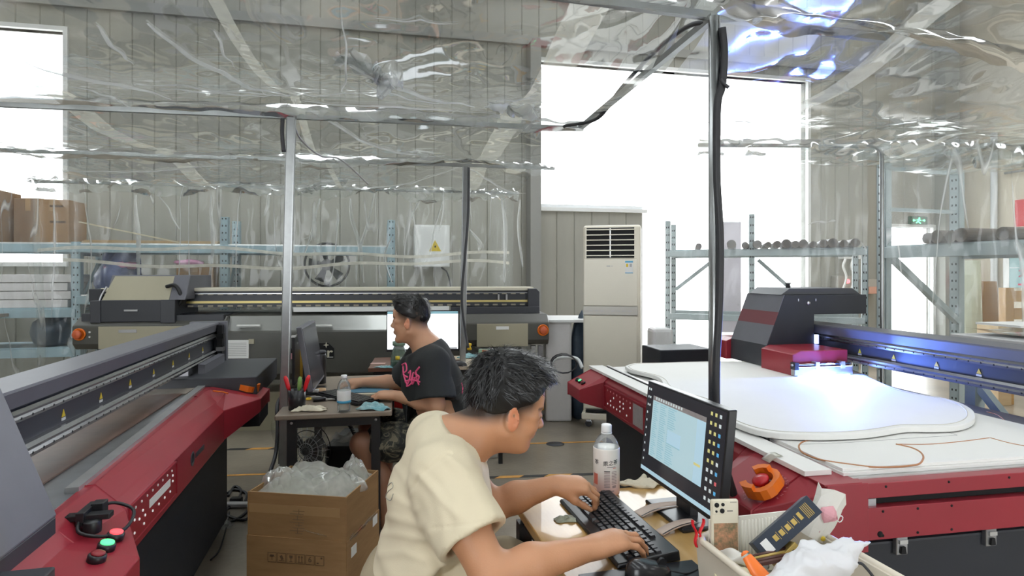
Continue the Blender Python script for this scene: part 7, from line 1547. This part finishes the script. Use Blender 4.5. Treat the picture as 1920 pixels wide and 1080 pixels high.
Sq = SDF((-.85,2.92,.38),(-.20,3.60,.70),.008); Sq.chain([(-.40,3.28,.58),(-.38,3.28,.52)], [.14,.135], .04, (Sx,.68))
for a,b in zip(hp2,kn2): Sq.cone(a, np.array(a)*.30+np.array(b)*.70, .108, .100, .03)
cm = mat('camo', (.05,.05,.04), .85); nt = cm.node_tree; nn_ = nt.nodes.new('ShaderNodeTexNoise'); nn_.inputs['Scale'].default_value = 16; nn_.inputs['Detail'].default_value = 3; nn_.inputs['Distortion'].default_value = 1.2; rp_ = nt.nodes.new('ShaderNodeValToRGB'); rp_.color_ramp.interpolation = 'CONSTANT'
for k,(pos,c) in enumerate(((0,(.012,.013,.012)),(.46,(.05,.048,.036)),(.54,(.16,.14,.095)),(.62,(.03,.032,.028)))):
    e = rp_.color_ramp.elements[k] if k < 2 else rp_.color_ramp.elements.new(pos); e.position = pos; e.color = (*c,1)
tcn = nt.nodes.new('ShaderNodeTexCoord'); nt.links.new(tcn.outputs['Object'], nn_.inputs['Vector']); nt.links.new(nn_.outputs['Fac'], rp_.inputs['Fac']); nt.links.new(rp_.outputs['Color'], nt.nodes['Principled BSDF'].inputs['Base Color'])
cloth('camouflage_shorts', Sq, cm, p2, off2, lambda V,a,b: .006*a(V*np.array((4,6,6)))+.003*b(V*9), 360)
for c_ in an2:
    So = SDF(np.array(c_)-(.24,.08,.09), np.array(c_)+(.10,.08,.05), .007); So.cone(np.array(c_)+(.035,0,-.045), np.array(c_)+(-.16,0,-.055), .045, .038, .03); So.cut((0,0,.012),(0,0,-1),np.array(c_)-.3,np.array(c_)+.3,.003); V_,Q_ = So.mesh(); organic('shoe', V_, Q_, MATS['leg_black'], p2, off2)
rs = thing('stool', 'red plastic stool under the man in black', 'stool', (-.39,3.28,0)); mat('stool_red', (.70,.03,.03), .35)
MB().hull([(-.55,3.12,.375),(-.23,3.12,.375),(-.23,3.44,.375),(-.55,3.44,.375)],[(-.54,3.13,.41),(-.24,3.13,.41),(-.24,3.43,.41),(-.54,3.43,.41)]).build('seat', MATS['stool_red'], rs, bevel=.015)
for sx_ in (-1,1):
    for sy_ in (-1,1): MB().hull([(-.39+sx_*.19-.02,3.28+sy_*.19-.02,0),(-.39+sx_*.19+.02,3.28+sy_*.19-.02,0),(-.39+sx_*.19+.02,3.28+sy_*.19+.02,0),(-.39+sx_*.19-.02,3.28+sy_*.19+.02,0)],[(-.39+sx_*.13-.025,3.28+sy_*.13-.025,.38),(-.39+sx_*.13+.025,3.28+sy_*.13-.025,.38),(-.39+sx_*.13+.025,3.28+sy_*.13+.025,.38),(-.39+sx_*.13-.025,3.28+sy_*.13+.025,.38)]).build('leg', MATS['stool_red'], rs, bevel=.005)
p = PX(745,766,3.5); one(MB().cbox((p[0],p[1]+.1,p[2]-.01),(.07,.05,.09)), 'red_box', MATS['stool_red'], 'small red box behind the taupe desk corner', 'box', (p[0],p[1]+.1,p[2]-.055), bevel=.005)
